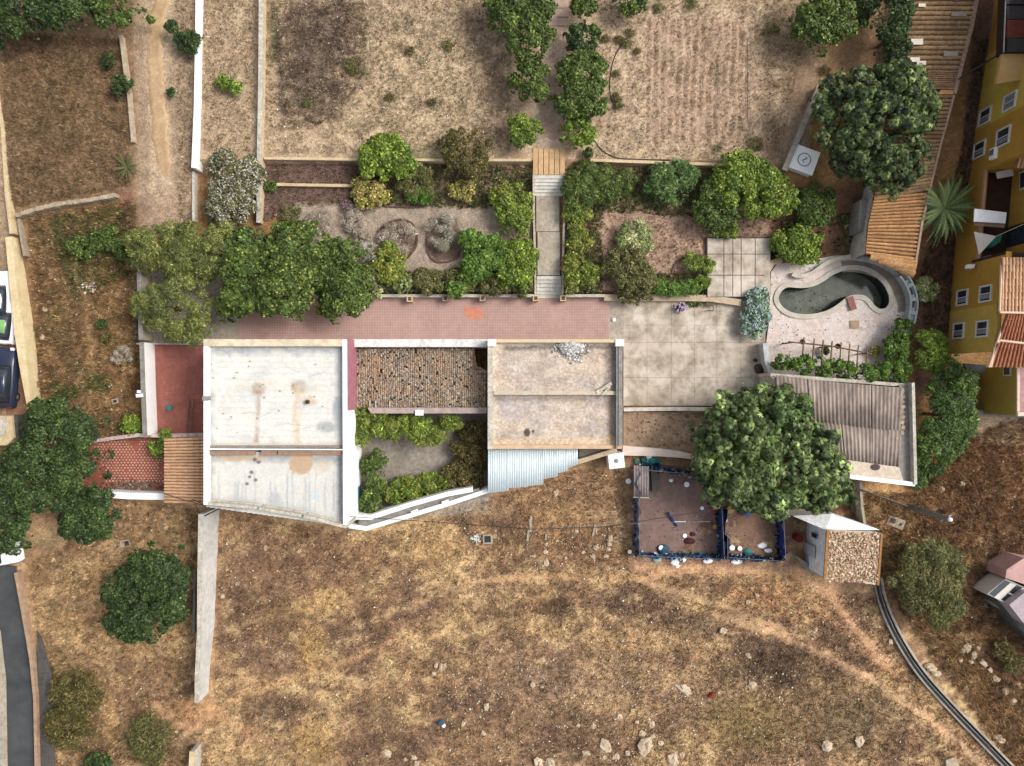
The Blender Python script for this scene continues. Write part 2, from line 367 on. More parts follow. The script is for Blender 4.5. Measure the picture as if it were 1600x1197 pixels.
P.poly([(1330, 745), (1430, 750), (1420, 880), (1380, 900), (1340, 820)], c(190, 148, 88), 16, .8, 6)
P.poly([(1310, 745), (1345, 745), (1345, 810), (1300, 800)], c(120, 70, 52), 8, .9, 3)
rr = np.random.default_rng(5)
# large colour patches of the scrub
for i in range(130):
    x = rr.uniform(320, 1420); y = rr.uniform(800, 1210); s_ = rr.uniform(12, 46)
    col = [c(126, 88, 62), c(112, 82, 64), c(206, 168, 106), c(192, 148, 98), c(134, 106, 80), c(104, 78, 66)][rr.integers(6)]
    P.blob(x, y, s_*rr.uniform(.8, 1.8), s_*.6, col, rr.uniform(.25, .65), i, .9)
for i in range(60):
    x = rr.uniform(60, 215); y = rr.uniform(330, 680)
    P.blob(x, y, rr.uniform(8, 22), rr.uniform(8, 22), [c(112, 84, 52), c(98, 96, 48), c(200, 158, 92), c(140, 96, 58)][rr.integers(4)], .5, i, .9)
for i in range(40):
    x = rr.uniform(60, 310); y = rr.uniform(790, 1190)
    P.blob(x, y, rr.uniform(12, 34), rr.uniform(8, 26), [c(128, 92, 66), c(120, 106, 62), c(204, 166, 106), c(120, 96, 80)][rr.integers(4)], .5, i, .9)
for i in range(60):
    x = rr.uniform(1400, 1600); y = rr.uniform(660, 1190)
    P.blob(x, y, rr.uniform(8, 28), rr.uniform(8, 24), [c(100, 62, 40), c(90, 66, 38), c(176, 132, 78), c(150, 100, 60)][rr.integers(4)], .5, i, .9)
for i in range(170):
    x = rr.uniform(330, 1230); y = rr.uniform(0, 240); s_ = rr.uniform(5, 18)
    P.blob(x, y, s_, s_, [c(150, 125, 96), c(214, 186, 146), c(148, 134, 98), c(222, 196, 156)][rr.integers(4)], .45, i, .9)
for i in range(70):
    x = rr.uniform(10, 200); y = rr.uniform(60, 300); s_ = rr.uniform(6, 22)
    P.blob(x, y, s_, s_, [c(120, 90, 58), c(166, 132, 92), c(110, 92, 56)][rr.integers(3)], .45, i, .9)
# trails
t1 = c(204, 158, 108)
TRS = []
def TS(P_, w, *a, **k):
    TRS.append((P_, w)); P.stroke(P_, w, *a, **k)
TS([(318, 1112), (380, 1085), (470, 1055), (560, 1025), (620, 1000), (690, 990)], 8, c(208, 160, 104), 8, .75)
TS([(470, 1085), (560, 1080), (640, 1050)], 6, c(198, 160, 104), 6, .6)
TS([(318, 1085), (330, 1110), (300, 1140), (240, 1100)], 22, t1, 24, .6)
TS([(330, 1110), (420, 1160), (500, 1200)], 12, t1, 16, .4)
TS([(860, 900), (760, 905), (690, 930), (600, 960)], 10, c(206, 172, 122), 12, .45)
TS([(1000, 905), (1120, 940), (1230, 985)], 16, c(208, 168, 118), 20, .5)
TS([(700, 915), (850, 900), (980, 905), (1100, 890), (1240, 893)], 9, c(210, 162, 104), 9, .75)
TS([(1000, 885), (1240, 890), (1300, 930), (1340, 985), (1390, 1040)], 22, c(212, 164, 116), 22, .85)
TS([(1120, 960), (1200, 985), (1290, 1020), (1380, 1070), (1440, 1110), (1500, 1160), (1560, 1215)], 18, c(214, 170, 122), 18, .8)
TS([(1240, 900), (1290, 960), (1340, 1010), (1410, 1060)], 7, c(206, 150, 90), 8, .6)
TS([(120, 420), (140, 500), (150, 590), (130, 680)], 7, c(200, 160, 100), 7, .6)
TS([(100, 360), (160, 520), (120, 600)], 5, c(196, 156, 106), 5, .5)
TS([(340, 790), (336, 900), (330, 1085)], 12, c(186, 144, 92), 10, .6)
# green tints and verges
for x, y, a, b in ((130, 385, 50, 26), (120, 440, 20, 30), (158, 505, 12, 8), (160, 600, 16, 10), (430, 60, 12, 50), (100, 610, 22, 10), (560, 110, 12, 14), (650, 250, 60, 20), (990, 300, 110, 24), (1450, 745, 20, 20)):
    P.blob(x, y, a, b, c(96, 108, 52), .6, int(x), .9)
for x in range(1018, 1180, 12):
    P.stroke([(x+6, 35), (x, 218)], 4, c(160, 128, 104), 3, .6, 2)
P.poly([(590, 362), (604, 350), (625, 343), (645, 350), (652, 368), (650, 386), (638, 402), (600, 408)], c(118, 90, 76), 2, .9, 1); P.poly([(668, 340), (712, 340), (722, 388), (714, 402), (700, 409), (682, 409), (671, 398), (667, 380)], c(112, 86, 74), 2, .9, 1)
# bare soil in the two teardrop beds, mud by the chicken run
P.poly([(985, 715), (1240, 780), (1240, 890), (985, 880)], c(150, 112, 92), 10, .9, 3)
P.poly([(550, 640), (765, 640), (765, 800), (550, 820)], c(172, 160, 146), 3, 1, 0)
sp = RNG.random(len(px))
TM = Paint(px, py, np.zeros(3))
for P_, w in TRS: TM.stroke(P_, w*.7, np.ones(3)*.85, 10, 1, 4)
big = vnoise(px, py*1.3, 75, 91, 4); med = vnoise(px*1.0+py*.5, py*1.4-px*.2, 24, 92, 4); sf = np.clip((py-760)/60, 0, 1)*np.clip((px-200)/100, .5, 1)
keep = (1-TM.c[:, 0])*sf
for lo_, hi_, col_, src in ((.53, .64, c(214, 182, 122), big), (.47, .36, c(118, 92, 80), big), (.56, .66, c(216, 186, 130), med), (.44, .35, c(104, 82, 62), med)):
    a_ = np.clip((src-lo_)/(hi_-lo_), 0, 1)*keep*.55; P.c = P.c*(1-a_[:, None])+col_*a_[:, None]
for x, y, a, b, col, am in ((230, 0, 0, 0, 0, 0), (870, 950, 30, 18, c(88, 66, 44), .9), (480, 880, 120, 50, c(140, 104, 76), .5), (400, 900, 60, 60, c(128, 98, 76), .5), (900, 1060, 160, 60, c(168, 140, 112), .45), (1120, 1090, 120, 50, c(160, 130, 104), .4), (800, 1130, 130, 50, c(126, 98, 78), .4), (1090, 975, 45, 22, c(108, 92, 78), .7), (1215, 1040, 80, 40, c(84, 66, 52), .95), (1130, 1050, 22, 14, c(100, 74, 52), .6),
        (440, 1105, 66, 22, c(104, 82, 60), .8), (585, 1130, 40, 50, c(108, 80, 66), .6), (900, 1150, 110, 44, c(116, 88, 72), .6), (420, 960, 44, 44, c(112, 84, 58), .6), (490, 1010, 26, 40, c(196, 160, 90), .8),
        (510, 940, 36, 22, c(208, 172, 104), .7), (490, 1160, 40, 34, c(182, 146, 74), .7), (680, 850, 50, 30, c(206, 170, 110), .8), (1000, 1000, 90, 30, c(190, 156, 104), .6), (1170, 1130, 90, 50, c(140, 120, 64), .75),
        (1200, 930, 80, 30, c(196, 148, 96), .7), (1320, 1120, 90, 60, c(122, 104, 74), .8), (740, 1150, 60, 40, c(160, 128, 82), .5), (170, 1120, 14, 34, c(206, 166, 110), .8), (310, 1110, 50, 26, c(190, 142, 92), .8),
        (100, 1100, 50, 70, c(104, 96, 48), .9), (230, 1160, 60, 44, c(92, 80, 56), .7), (870, 820, 70, 40, c(176, 136, 80), .6), (900, 870, 90, 26, c(134, 96, 66), .7), (760, 920, 60, 20, c(176, 146, 108), .5)):
    if a: P.blob(x, y, a, b, col, am, int(x), .8)
P.c *= np.where(py[:, None] > 700, np.array([1.13, 1.07, 1.0]), np.array([.98, .97, .95]))
P.c *= (0.78+.44*vnoise(px, py, 3.2, 77, 3))[:, None]*(0.75+.5*n2)[:, None]
dark = (n3 > .60) & (py > 700); P.c[dark] *= .80
fg = (px > 560) & (px < 800) & (py > 20) & (py < 240) & (n3 > .62); P.c[fg] *= np.array([.62, .66, .6])
nx = len(gx); ny = len(gy)
I = (np.arange(ny-1)[:, None]*nx+np.arange(nx-1)[None, :]).ravel()
Fq = np.stack([I, I+1, I+nx+1, I+nx], 1)
far = (np.abs(GX) > 44) | (np.abs(GY) > 34); 
zz = np.where(far, np.clip(z, -.3, 1.2), z)
zz = np.where((px < 58) & (py > 880), np.minimum(zz, -.03), zz)
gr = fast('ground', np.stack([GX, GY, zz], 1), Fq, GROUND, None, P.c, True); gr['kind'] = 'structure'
TMG = TM.c[:, 0].reshape(ny, nx); GCOL = P.c.reshape(ny, nx, 3); GZZ = zz.reshape(ny, nx)
def samp(A, x, y):
    i = np.clip(np.searchsorted(gx, x), 0, nx-1); j = np.clip(np.searchsorted(gy, y), 0, ny-1); return A[j, i]

# ---------------------------------------------------------------- dry grass, weeds, pebbles (uncountable)
def inpoly(x, y, PP):
    ins = np.zeros(len(x), bool); n = len(PP)
    for i in range(n):
        a = PP[i]; b = PP[(i+1) % n]; c_ = ((a[1] > y) != (b[1] > y)); ins ^= c_ & (x < (b[0]-a[0])*(y-a[1])/(b[1]-a[1]+1e-9)+a[0])
    return ins
def scatter(n, poly, seed, thr=None, nsc=20):
    r = np.random.default_rng(seed); PP = np.array(poly, float)
    x = r.uniform(PP[:, 0].min(), PP[:, 0].max(), n*3); y = r.uniform(PP[:, 1].min(), PP[:, 1].max(), n*3)
    m = inpoly(x, y, poly)
    if thr is not None: m &= vnoise(x, y, nsc, seed+3) > thr-.2*r.random(len(x))
    x = x[m][:n]; y = y[m][:n]; h = hpx(x, y); k = M*(1-h/CH)
    return (x-800)*k, (598.5-y)*k
def tufts(name, label, regions, blades=7, L=(.12, .38), wid=.035, spread=1.0, cat='dry grass', tint=None, jitter=.35, mix=.5, seed=1, parent=None):
    X = []; Y = []
    for (n, poly, thr) in regions:
        a, b = scatter(n, poly, seed+len(X)*13+n, thr); X.append(a); Y.append(b)
    X = np.concatenate(X); Y = np.concatenate(Y); k_ = samp(TMG, X, Y) < .35+.4*np.random.default_rng(1).random(len(X)); X = X[k_]; Y = Y[k_]; Z = samp(GZZ, X, Y); base = samp(GCOL, X, Y); n = len(X); r = np.random.default_rng(seed)
    tn = np.array(tint, float) if tint is not None else None
    tc = base if tn is None else base*(1-mix)+tn[r.integers(len(tn), size=n)]*mix
    tc = tc*np.exp(jitter*1.25*r.normal(size=(n, 1)))
    sz = r.uniform(L[0], L[1], n)
    m = n*blades; ii = np.repeat(np.arange(n), blades)
    ang = r.uniform(0, 2*np.pi, m); lean = r.uniform(.25, 1, m)*spread; ln = sz[ii]*r.uniform(.6, 1.15, m)
    bx = X[ii]+r.normal(0, .05, m)*sz[ii]*4; by = Y[ii]+r.normal(0, .05, m)*sz[ii]*4; bz = Z[ii]-.02
    dx = np.cos(ang)*lean; dy = np.sin(ang)*lean; dz = np.sqrt(np.clip(1.35-lean**2, .1, 2)); q = np.sqrt(dx*dx+dy*dy+dz*dz)
    tx = bx+dx/q*ln; ty = by+dy/q*ln; tz = bz+dz/q*ln
    wx = -np.sin(ang)*wid*.5; wy = np.cos(ang)*wid*.5
    V = np.stack([np.stack([bx-wx, by-wy, bz], 1), np.stack([bx+wx, by+wy, bz], 1), np.stack([tx, ty, tz], 1)], 1).reshape(-1, 3)
    cc = tc[ii]*(1+.25*(r.random((m, 1))*2-1)); cc = np.repeat(np.clip(cc, .01, .8), 3, 0)
    o = fast(name, V, np.arange(3*m).reshape(-1, 3), STRAW, parent, cc)
    return tag(o, label, cat, None, 'stuff')
SF = [(345, 800), (540, 832), (620, 828), (780, 775), (900, 735), (975, 735), (985, 885), (1250, 900), (1290, 925), (1370, 930), (1420, 1020), (1590, 1220), (300, 1220), (335, 1080)]
tufts('dry_grass', 'dry straw coloured grass and dead weeds over the southern field', [(42000, SF, None)], 6, (.10, .32), .06, tint=[c(222, 190, 130), c(200, 165, 105), c(150, 112, 84), c(118, 90, 72), c(190, 150, 100), c(100, 82, 60)], mix=.28, seed=3, spread=1.1, jitter=.28)
tufts('dry_grass', 'golden dry grass on the western slope beside the beige wall', [(9000, [(45, 340), (212, 312), (220, 670), (160, 690), (60, 680)], None)], 7, (.12, .45), .045, tint=[c(210, 165, 90), c(130, 92, 55), c(100, 96, 45), c(90, 66, 40)], seed=4)
tufts('dry_grass', 'yellow brown grass around the round bush at the lower left', [(9000, [(40, 880), (90, 860), (170, 780), (310, 795), (305, 1080), (330, 1220), (85, 1220), (75, 1050)], None)], 7, (.12, .42), .045, tint=[c(205, 165, 95), c(135, 98, 62), c(112, 100, 48)], seed=5)
tufts('dry_grass', 'rusty brown dead scrub at the right below the yellow building', [(9000, [(1432, 700), (1600, 655), (1620, 1190), (1590, 1210), (1390, 930), (1345, 830), (1350, 770), (1425, 770)], None)], 8, (.2, .6), .055, tint=[c(140, 94, 60), c(108, 74, 50), c(184, 138, 88), c(160, 132, 72)], seed=6)
tufts('weeds', 'thin withered weeds over the pale northern plots', [(12000, [(415, -10), (800, -10), (800, 235), (415, 240)], .45), (7500, [(930, -10), (1270, -10), (1250, 100), (1215, 250), (930, 245)], .42), (2600, [(318, -10), (400, -10), (398, 235), (318, 235)], .45), (1000, [(275, 0), (300, 0), (300, 350), (280, 350)], None)], 6, (.08, .26), .035, tint=[c(165, 140, 100), c(128, 118, 76), c(110, 92, 72), c(215, 190, 145)], cat='weeds', seed=8)
tufts('weeds', 'brown withered grass over the upper left plot', [(9000, [(5, 50), (188, 60), (205, 290), (20, 325), (5, 180)], None)], 6, (.1, .32), .04, tint=[c(130, 98, 62), c(160, 130, 85), c(100, 86, 50)], cat='weeds', seed=9)
tufts('mulch', 'dark dead weeds on the brown patch of the northern plot', [(2600, [(425, 5), (575, 5), (570, 120), (520, 190), (440, 205)], .5)], 7, (.12, .36), .045, tint=[c(95, 74, 60), c(80, 64, 52), c(170, 145, 110)], cat='mulch', seed=10)
tufts('ground_cover', 'low green weeds among the brush on the western slope', [(900, [(80, 340), (195, 320), (200, 430), (120, 470), (90, 400)], .4), (160, [(140, 585), (175, 585), (175, 612), (140, 612)], None), (160, [(85, 600), (120, 600), (120, 625), (85, 625)], None)], 9, (.15, .4), .06, tint=[c(84, 112, 40), c(60, 88, 30)], mix=.9, cat='weeds', seed=11)
tufts('ground_cover', 'trampled leaf litter and weeds in the upper garden beds', [(2600, [(412, 255), (830, 258), (830, 325), (470, 322), (412, 350)], .35), (2600, [(890, 262), (1210, 268), (1200, 370), (1100, 372), (1100, 455), (890, 455)], .35)], 6, (.08, .3), .05, tint=[c(110, 92, 62), c(92, 104, 52), c(150, 120, 96)], cat='leaf litter', seed=12)
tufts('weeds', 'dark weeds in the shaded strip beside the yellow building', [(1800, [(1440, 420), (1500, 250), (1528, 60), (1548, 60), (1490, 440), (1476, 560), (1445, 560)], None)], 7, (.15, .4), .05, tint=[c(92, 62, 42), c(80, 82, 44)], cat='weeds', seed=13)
tufts('ground_cover', 'low leafy green undergrowth knitting the garden shrubs together', [(1300, [(560, 258), (830, 262), (832, 325), (545, 322)], .45), (900, [(600, 425), (834, 420), (834, 460), (600, 460)], None), (1100, [(886, 262), (940, 262), (940, 460), (886, 460)], None), (1500, [(930, 262), (1210, 266), (1205, 345), (940, 330)], .42), (500, [(1010, 430), (1104, 425), (1104, 462), (1010, 462)], .4), (260, [(1195, 345), (1330, 330), (1330, 395), (1195, 400)], .55)], 9, (.15, .4), .10, tint=[c(92, 112, 46), c(70, 92, 36), c(120, 124, 62), c(138, 116, 74)], mix=.9, cat='undergrowth', seed=14)
def chips(name, label, X, Y, Z, rad, cols, cat, seed=1, parent=None, flat=.6, mat_=None):
    r = np.random.default_rng(seed); n = len(X)
    T = np.array([(1, 0, 0), (-.5, .87, 0), (-.5, -.87, 0), (0, 0, .9), (0, 0, -.5)]); Ff = np.array([(0, 1, 3), (1, 2, 3), (2, 0, 3), (1, 0, 4), (2, 1, 4), (0, 2, 4)])
    a = r.uniform(0, 6.28, n); s_ = r.uniform(rad[0], rad[1], n)[:, None]; v = T[None]*np.array([1, 1, flat])*s_[:, :, None]*(1+.35*r.normal(size=(n, 5, 1)))
    vx = v[:, :, 0]*np.cos(a)[:, None]-v[:, :, 1]*np.sin(a)[:, None]+X[:, None]; vy = v[:, :, 0]*np.sin(a)[:, None]+v[:, :, 1]*np.cos(a)[:, None]+Y[:, None]; vz = v[:, :, 2]+Z[:, None]
    cl = np.array(cols)[r.integers(len(cols), size=n)]*(1+.2*r.normal(size=(n, 1)))
    o = fast(name, np.stack([vx, vy, vz], 2).reshape(-1, 3), (Ff[None]+np.arange(n)[:, None, None]*5).reshape(-1, 3), mat_ or RUBV, parent, np.repeat(np.clip(cl, .01, .85), 5, 0))
    o['kind'] = 'stuff'
    if parent is None: tag(o, label, cat)
    return o
X = []; Y = []
for n, poly in ((1300, SF), (800, [(700, 1000), (1250, 1000), (1250, 1200), (700, 1200)]), (250, [(50, 340), (215, 340), (215, 680), (60, 680)]), (350, [(60, 800), (300, 800), (300, 1180), (80, 1180)]), (300, [(430, 0), (780, 0), (780, 235), (430, 235)]), (250, [(1390, 700), (1590, 700), (1590, 1180), (1400, 940)]), (160, [(820, 820), (975, 820), (975, 890), (820, 890)])):
    a, b = scatter(n, poly, n); X.append(a); Y.append(b)
X = np.concatenate(X); Y = np.concatenate(Y)
chips('pebbles', 'pale pebbles and rubble crumbs strewn over the bare ground', X, Y, samp(GZZ, X, Y)+.06, (.035, .1), [c(250, 242, 215), c(200, 178, 150), c(225, 205, 180)], 'pebbles', 3)

# ---------------------------------------------------------------- paths and roads
def sheet(name, poly, z_, m, parent=None, kind='structure', thick=.06, label=None, cat=None):
    o = MB().prism(poly, z_-thick, z_).build(name, m, parent)
    if kind: o['kind'] = kind
    if label: tag(o, label, cat)
    return o
def draped(name, L, Rr, m, lift=.05, step=6, edge=3, seed=3):
    """ribbon following the terrain between left and right edge polylines (photo pixels)"""
    ys = np.arange(L[0][1], L[-1][1]+1, step); l = np.interp(ys, [p[1] for p in L], [p[0] for p in L]); r_ = np.interp(ys, [p[1] for p in Rr], [p[0] for p in Rr])
    l = l+(vnoise(ys, ys*0, 14, seed)-.5)*edge*2; r_ = r_+(vnoise(ys, ys*0+90, 14, seed)-.5)*edge*2
    V = []; F = []; K = 7
    for i, y in enumerate(ys):
        for j in range(K+1):
            x = l[i]+(r_[i]-l[i])*j/K; h = gz(x, y)+lift-(.12 if j in (0, K) else 0)-.16*max(0, (y-250)/46); a, b = W(x, y, h); V.append((a, b, h))
    for i in range(len(ys)-1):
        for j in range(K): a = i*(K+1)+j; F.append((a+1, a, a+K+1, a+K+2))
    me = bpy.data.meshes.new(name); me.from_pydata(V, [], F); me.update(); me.shade_smooth(); o = link(name, me, m); o['kind'] = 'structure'; return o
pathm = mat('path_concrete', srgb(206, 178, 138), srgb(182, 152, 114), 1.0, srgb(150, 122, 90), 5, a3=.7)
draped('path', [(242, -30), (238, 5), (231, 30), (227, 100), (232, 165), (239, 225), (246, 280), (246, 296)], [(268, -30), (266, 5), (258, 30), (254, 60), (258, 110), (261, 165), (265, 225), (269, 290), (270, 296)], pathm, .08, 4, 6)
sheet('road', [(-60, 870), (25, 885), (36, 960), (50, 1060), (54, 1230), (-60, 1230)], .02, asph)
sheet('pavement', [(-60, 960), (0, 985), (9, 1060), (12, 1230), (-60, 1230)], .14, conc)
sheet('pavement', [(58, 985), (66, 1000), (82, 1060), (86, 1230), (60, 1230)], .2, darkc)
o = MB().wall([(24, 895), (36, 960), (48, 1030), (54, 1090), (57, 1230)], .24, -.2, .55).build('kerb_wall', mat('pink_kerb', srgb(190, 160, 132), srgb(165, 135, 110), 2, srgb(120, 98, 80), 6)); tag(o, 'low pinkish kerb wall curving along the dark asphalt road', 'kerb')
sheet('pavement', [(-60, 160), (3, 200), (14, 330), (30, 450), (50, 640), (48, 700), (-60, 700)], .03, mat('car_park_paving', srgb(170, 130, 100), srgb(146, 108, 82), 1.2, srgb(110, 80, 60), 6))
# ---------------------------------------------------------------- walls and terraces
def tl(px_, py_, z_=0): x, y = W(px_, py_, z_); return (x, y, 0)
def wall_thing(name, label, cat, pts, w, z0, z1, m, copingm=None):
    if copingm is None: return tag(MB().wall(pts, w, z0, z1).build(name, m), label, cat)
    t = thing(name, label, cat, tl(*pts[0]))
    zt = z1 if isinstance(z1, list) else [z1]*len(pts)
    ww = [W(p[0], p[1], zt[i]) for i, p in enumerate(pts)]
    MB().strip(ww, w, z0, [q-.08 for q in zt]).build('wall_body', m, t); MB().strip(ww, w+.06, [q-.08 for q in zt], zt).build('coping', copingm, t); return t
wall_thing('garden_wall', 'long white rendered wall beside the tan path at the top', 'wall', [(309, -30), (308, 60), (306, 170), (302, 262)], .3, 0, [1.9, 1.8, 1.8, 1.9], brightw)
wall_thing('garden_wall', 'thin cream wall at the left edge of the pale upper plot', 'wall', [(408, -30), (407, 120), (405, 240), (404, 348)], .28, 0, [2.0, 1.95, 1.7, 1.2], cream, offw)
wall_thing('garden_wall', 'short white stub of wall above the feathery trees', 'wall', [(302, 268), (302, 346)], .2, 0, 1.2, offw)
wall_thing('garden_wall', 'thin crumbling wall at the right edge of the upper left plot', 'wall', [(188, 55), (195, 110), (201, 150), (207, 222)], .22, 0, [1.7, 1.7, 1.6, 1.6], stone)
wall_thing('retaining_wall', 'low pale edging wall under the wide upper plot left of the stairs', 'wall', [(412, 247), (560, 249), (700, 250), (830, 250)], .2, .3, 1.32, cream)
wall_thing('retaining_wall', 'low pale edging wall under the furrowed plot right of the stairs', 'wall', [(918, 250), (1040, 254), (1130, 257), (1212, 262)], .22, .3, 1.32, cream)
wall_thing('edging_wall', 'short pale edging between the two dark soil beds', 'wall', [(432, 288), (480, 289), (552, 290)], .22, .3, .9, cream)
# stone wall on the west slope: single stones
t = thing('stone_wall', 'rough dry stone wall slanting across the western slope', 'wall', tl(25, 335)); r = random.Random(3)
for i in range(34):
    f_ = i/33; x = 28+f_*150; y = 336-f_*34-3*math.sin(f_*5); g0 = gz(x, y)
    wx, wy = W(x, y, g0+.5); MB().box((wx, wy, g0+.2), (r.uniform(.24, .36), r.uniform(.25, .34), r.uniform(.6, .8)), r.uniform(-.3, .3)).build('stone', stone, t)
wall_thing('boundary_wall', 'thin stone wall going down beside the beige pavement wall', 'wall', [(28, 340), (33, 372), (38, 400)], .2, 0, 1.0, stone)
wall_thing('boundary_wall', 'long beige boundary wall along the left edge by the parked cars', 'wall', [(-10, 120), (4, 200), (10, 300), (18, 365)], .3, 0, 1.3, cream)
wall_thing('boundary_wall', 'pale cream wall widening beside the white parked cars', 'wall', [(13, 370), (21, 450), (30, 520), (36, 570), (46, 640)], [.5, .55, .75, .6, .3], 0, 1.25, mat('pale_cream', srgb(236, 218, 176), srgb(220, 198, 152), 1.2, srgb(180, 155, 118), 5))
wall_thing('kerb', 'brown stone kerb outside the pale cream wall', 'kerb', [(24, 372), (34, 450), (42, 520), (54, 600), (58, 660)], .35, 0, .35, mat('brown_kerb', srgb(160, 130, 98), srgb(135, 108, 80), 2, srgb(110, 86, 64), 5))
# tall white wall, lower left
def facewall(name, label, base, tops, thick, m, capm):
    """base: px points at z=0 of the visible (east) face"""
    t = thing(name, label, 'wall', tl(*base[0])); B = [W(*p, 0) for p in base]
    mb = MB(); P = [(x-thick/2, y) for x, y in B]; mb.strip(P, thick, -.3, [q-.06 for q in tops]).build('wall_body', m, t)
    MB().strip(P, thick+.05, [q-.06 for q in tops], tops).build('coping', capm, t); return t
facewall('boundary_wall', 'tall white wall running down from the corner of the white roofed house', [(343, 792), (339, 880), (335, 970), (329, 1040), (326, 1082)], [3.1, 2.8, 2.4, 2.1, 1.8], .28, mat('dull_white', srgb(228, 226, 220), srgb(205, 202, 195), .8, srgb(160, 155, 148), 3, a3=.6), offw)
facewall('boundary_wall', 'broken end of pinkish wall at the bottom left', [(316, 1160), (314, 1230)], [1.4, 1.6], .35, offw, cream)
wall_thing('edging_wall', 'thin grey strip of edging west of the tall white wall', 'wall', [(304, 895), (302, 990)], .16, -.1, .3, concg)
facewall('terrace_wall', 'white rendered wall left of the brick red patio', [(242, 537), (244, 600), (247, 678)], [1.75, 1.75, 1.75], .28, brightw, concg)
facewall('terrace_wall', 'weathered grey wall under the edge of the feathery tree', [(238, 430), (241, 533)], [1.75, 1.75], .28, conc, concg)
wall_thing('patio_wall', 'low crumbling red and white wall above the diamond tiled patio', 'wall', [(140, 690), (175, 685), (215, 680), (255, 681), (318, 680)], .28, 0, [.7, .8, 1.0, 1.0, 1.0], mat('red_white_wall', srgb(215, 190, 180), srgb(160, 90, 90), 2.2, srgb(225, 222, 215), 4, a3=.9))
wall_thing('patio_wall', 'whitewashed wall below the diamond tiled patio', 'wall', [(112, 772), (160, 772), (200, 775), (256, 776)], .5, 0, [1.1, 1.1, 1.2, 1.2], brightw)
wall_thing('patio_wall', 'thin pale ledge between the grey paving and the red patio', 'wall', [(213, 537), (262, 537), (318, 538)], .14, 0, .3, offw)

# pavings ---------------------------------------------------------
t = thing('red_patio', 'brick red tiled patio left of the white roofed house', 'patio', tl(278, 610)); sheetm = redp
MB().prism([(237, 538), (325, 538), (325, 684), (240, 684)], -.2, .05).build('bed', redb, t)
mb = MB(); r = random.Random(4); ya = 540
while ya < 682:
    xa = 239+r.uniform(0, 6)
    while xa < 322:
        xb = min(xa+8, 322); h = .06+r.uniform(0, .008); mb.prism([(xa, ya), (xb-.5, ya), (xb-.5, ya+3.5), (xa, ya+3.5)], .03, h); xa = xb
    ya += 4
mb.build('tile', sheetm, t)['kind'] = 'stuff'
t = thing('diamond_patio', 'red patio with white diamond tiles at the left of the tan tile roof', 'patio', tl(200, 730))
MB().prism([(140, 690), (262, 686), (262, 770), (120, 772)], -.2, .05).build('bed', mat('diamond_bed', srgb(180, 105, 85), srgb(150, 84, 70), 1, srgb(110, 70, 60), 3), t)
mb = MB(); mr = MB()
for i in range(40):
    for j in range(22):
        x = 148+i*5.2+(j % 2)*2.6; y = 690+j*4.1
        if x > 256 or (x < 165 and y > 735): continue
        q = vnoise(np.array([x]), np.array([y]), 22, 9)[0]
        if y > 752 and q > .35 or q > .72: continue
        a = 1.35; mb.prism([(x-a, y), (x, y-a), (x+a, y), (x, y+a)], .04, .066)
        a = 1.9; mr.prism([(x+2.6-a, y-a*.7), (x+2.6+a, y-a*.7), (x+2.6+a, y+a*.7), (x+2.6-a, y+a*.7)], .04, .058)
mb.build('white_tile', offw, t)['kind'] = 'stuff'; mr.build('red_tile', redb, t)['kind'] = 'stuff'
o = MB(); r = random.Random(11); X = np.array([r.gauss(212, 22) for _ in range(500)]); Y = np.array([r.gauss(760, 5) for _ in range(500)]); wx, wy = W(X, Y)
chips('rubble', 'grey brown soil and debris swept over the diamond tiled patio', wx, wy, np.full(500, .07), (.04, .13), [srgb(120, 105, 95), srgb(95, 82, 74), srgb(160, 140, 120)], 'debris', 4)
t = thing('pink_terrace', 'long pink tiled terrace above the house roofs', 'terrace', tl(650, 495))
MB().prism([(338, 463), (953, 463), (953, 532), (338, 532)], -.2, .05).build('bed', mat('grout', srgb(206, 188, 178), srgb(190, 170, 160), 1, srgb(150, 130, 120), 4), t)
mb = MB(); r = random.Random(5)
for i in range(145):
    for j in range(16):
        x = 372+i*4.0; y = 465+j*4.15; x1 = min(x+3.35, 952.5)
        if x < 545 and y > 528: continue
        mb.prism([(x, y), (x1, y), (x1, y+3.4), (x, y+3.4)], .045, .062+r.uniform(0, .005))
mb.build('tile', brick, t)['kind'] = 'stuff'
o = MB().prism([(725, 478), (752, 481), (756, 497), (738, 500), (724, 492)], .068, .072).build('orange_stain', mat('orange_stain', srgb(222, 150, 120), srgb(200, 130, 105), 3, srgb(180, 130, 115), 8), t)
MB().prism([(338, 500), (372, 498), (372, 532), (338, 532)], .05, .075).build('grey_slab', conc, t)
MB().prism([(953, 464), (974, 464), (974, 531), (953, 531)], -.1, .07).build('grey_slab', conc, t)
wall_thing('terrace_wall', 'low ivory retaining wall along the top of the pink terrace left of the stairs', 'wall', [(375, 462), (600, 462), (834, 462)], .22, 0, .72, offw)
wall_thing('terrace_wall', 'low retaining wall along the top of the pink terrace right of the stairs', 'wall', [(884, 462), (945, 462)], .22, 0, .72, offw)
wall_thing('terrace_wall', 'wide pale bench wall above the concrete yard', 'wall', [(944, 465), (1030, 465), (1110, 466), (1158, 473)], .5, 0, .55, mat('bench_stone', srgb(216, 194, 165), srgb(190, 168, 142), 1.4, srgb(130, 112, 92), 5))
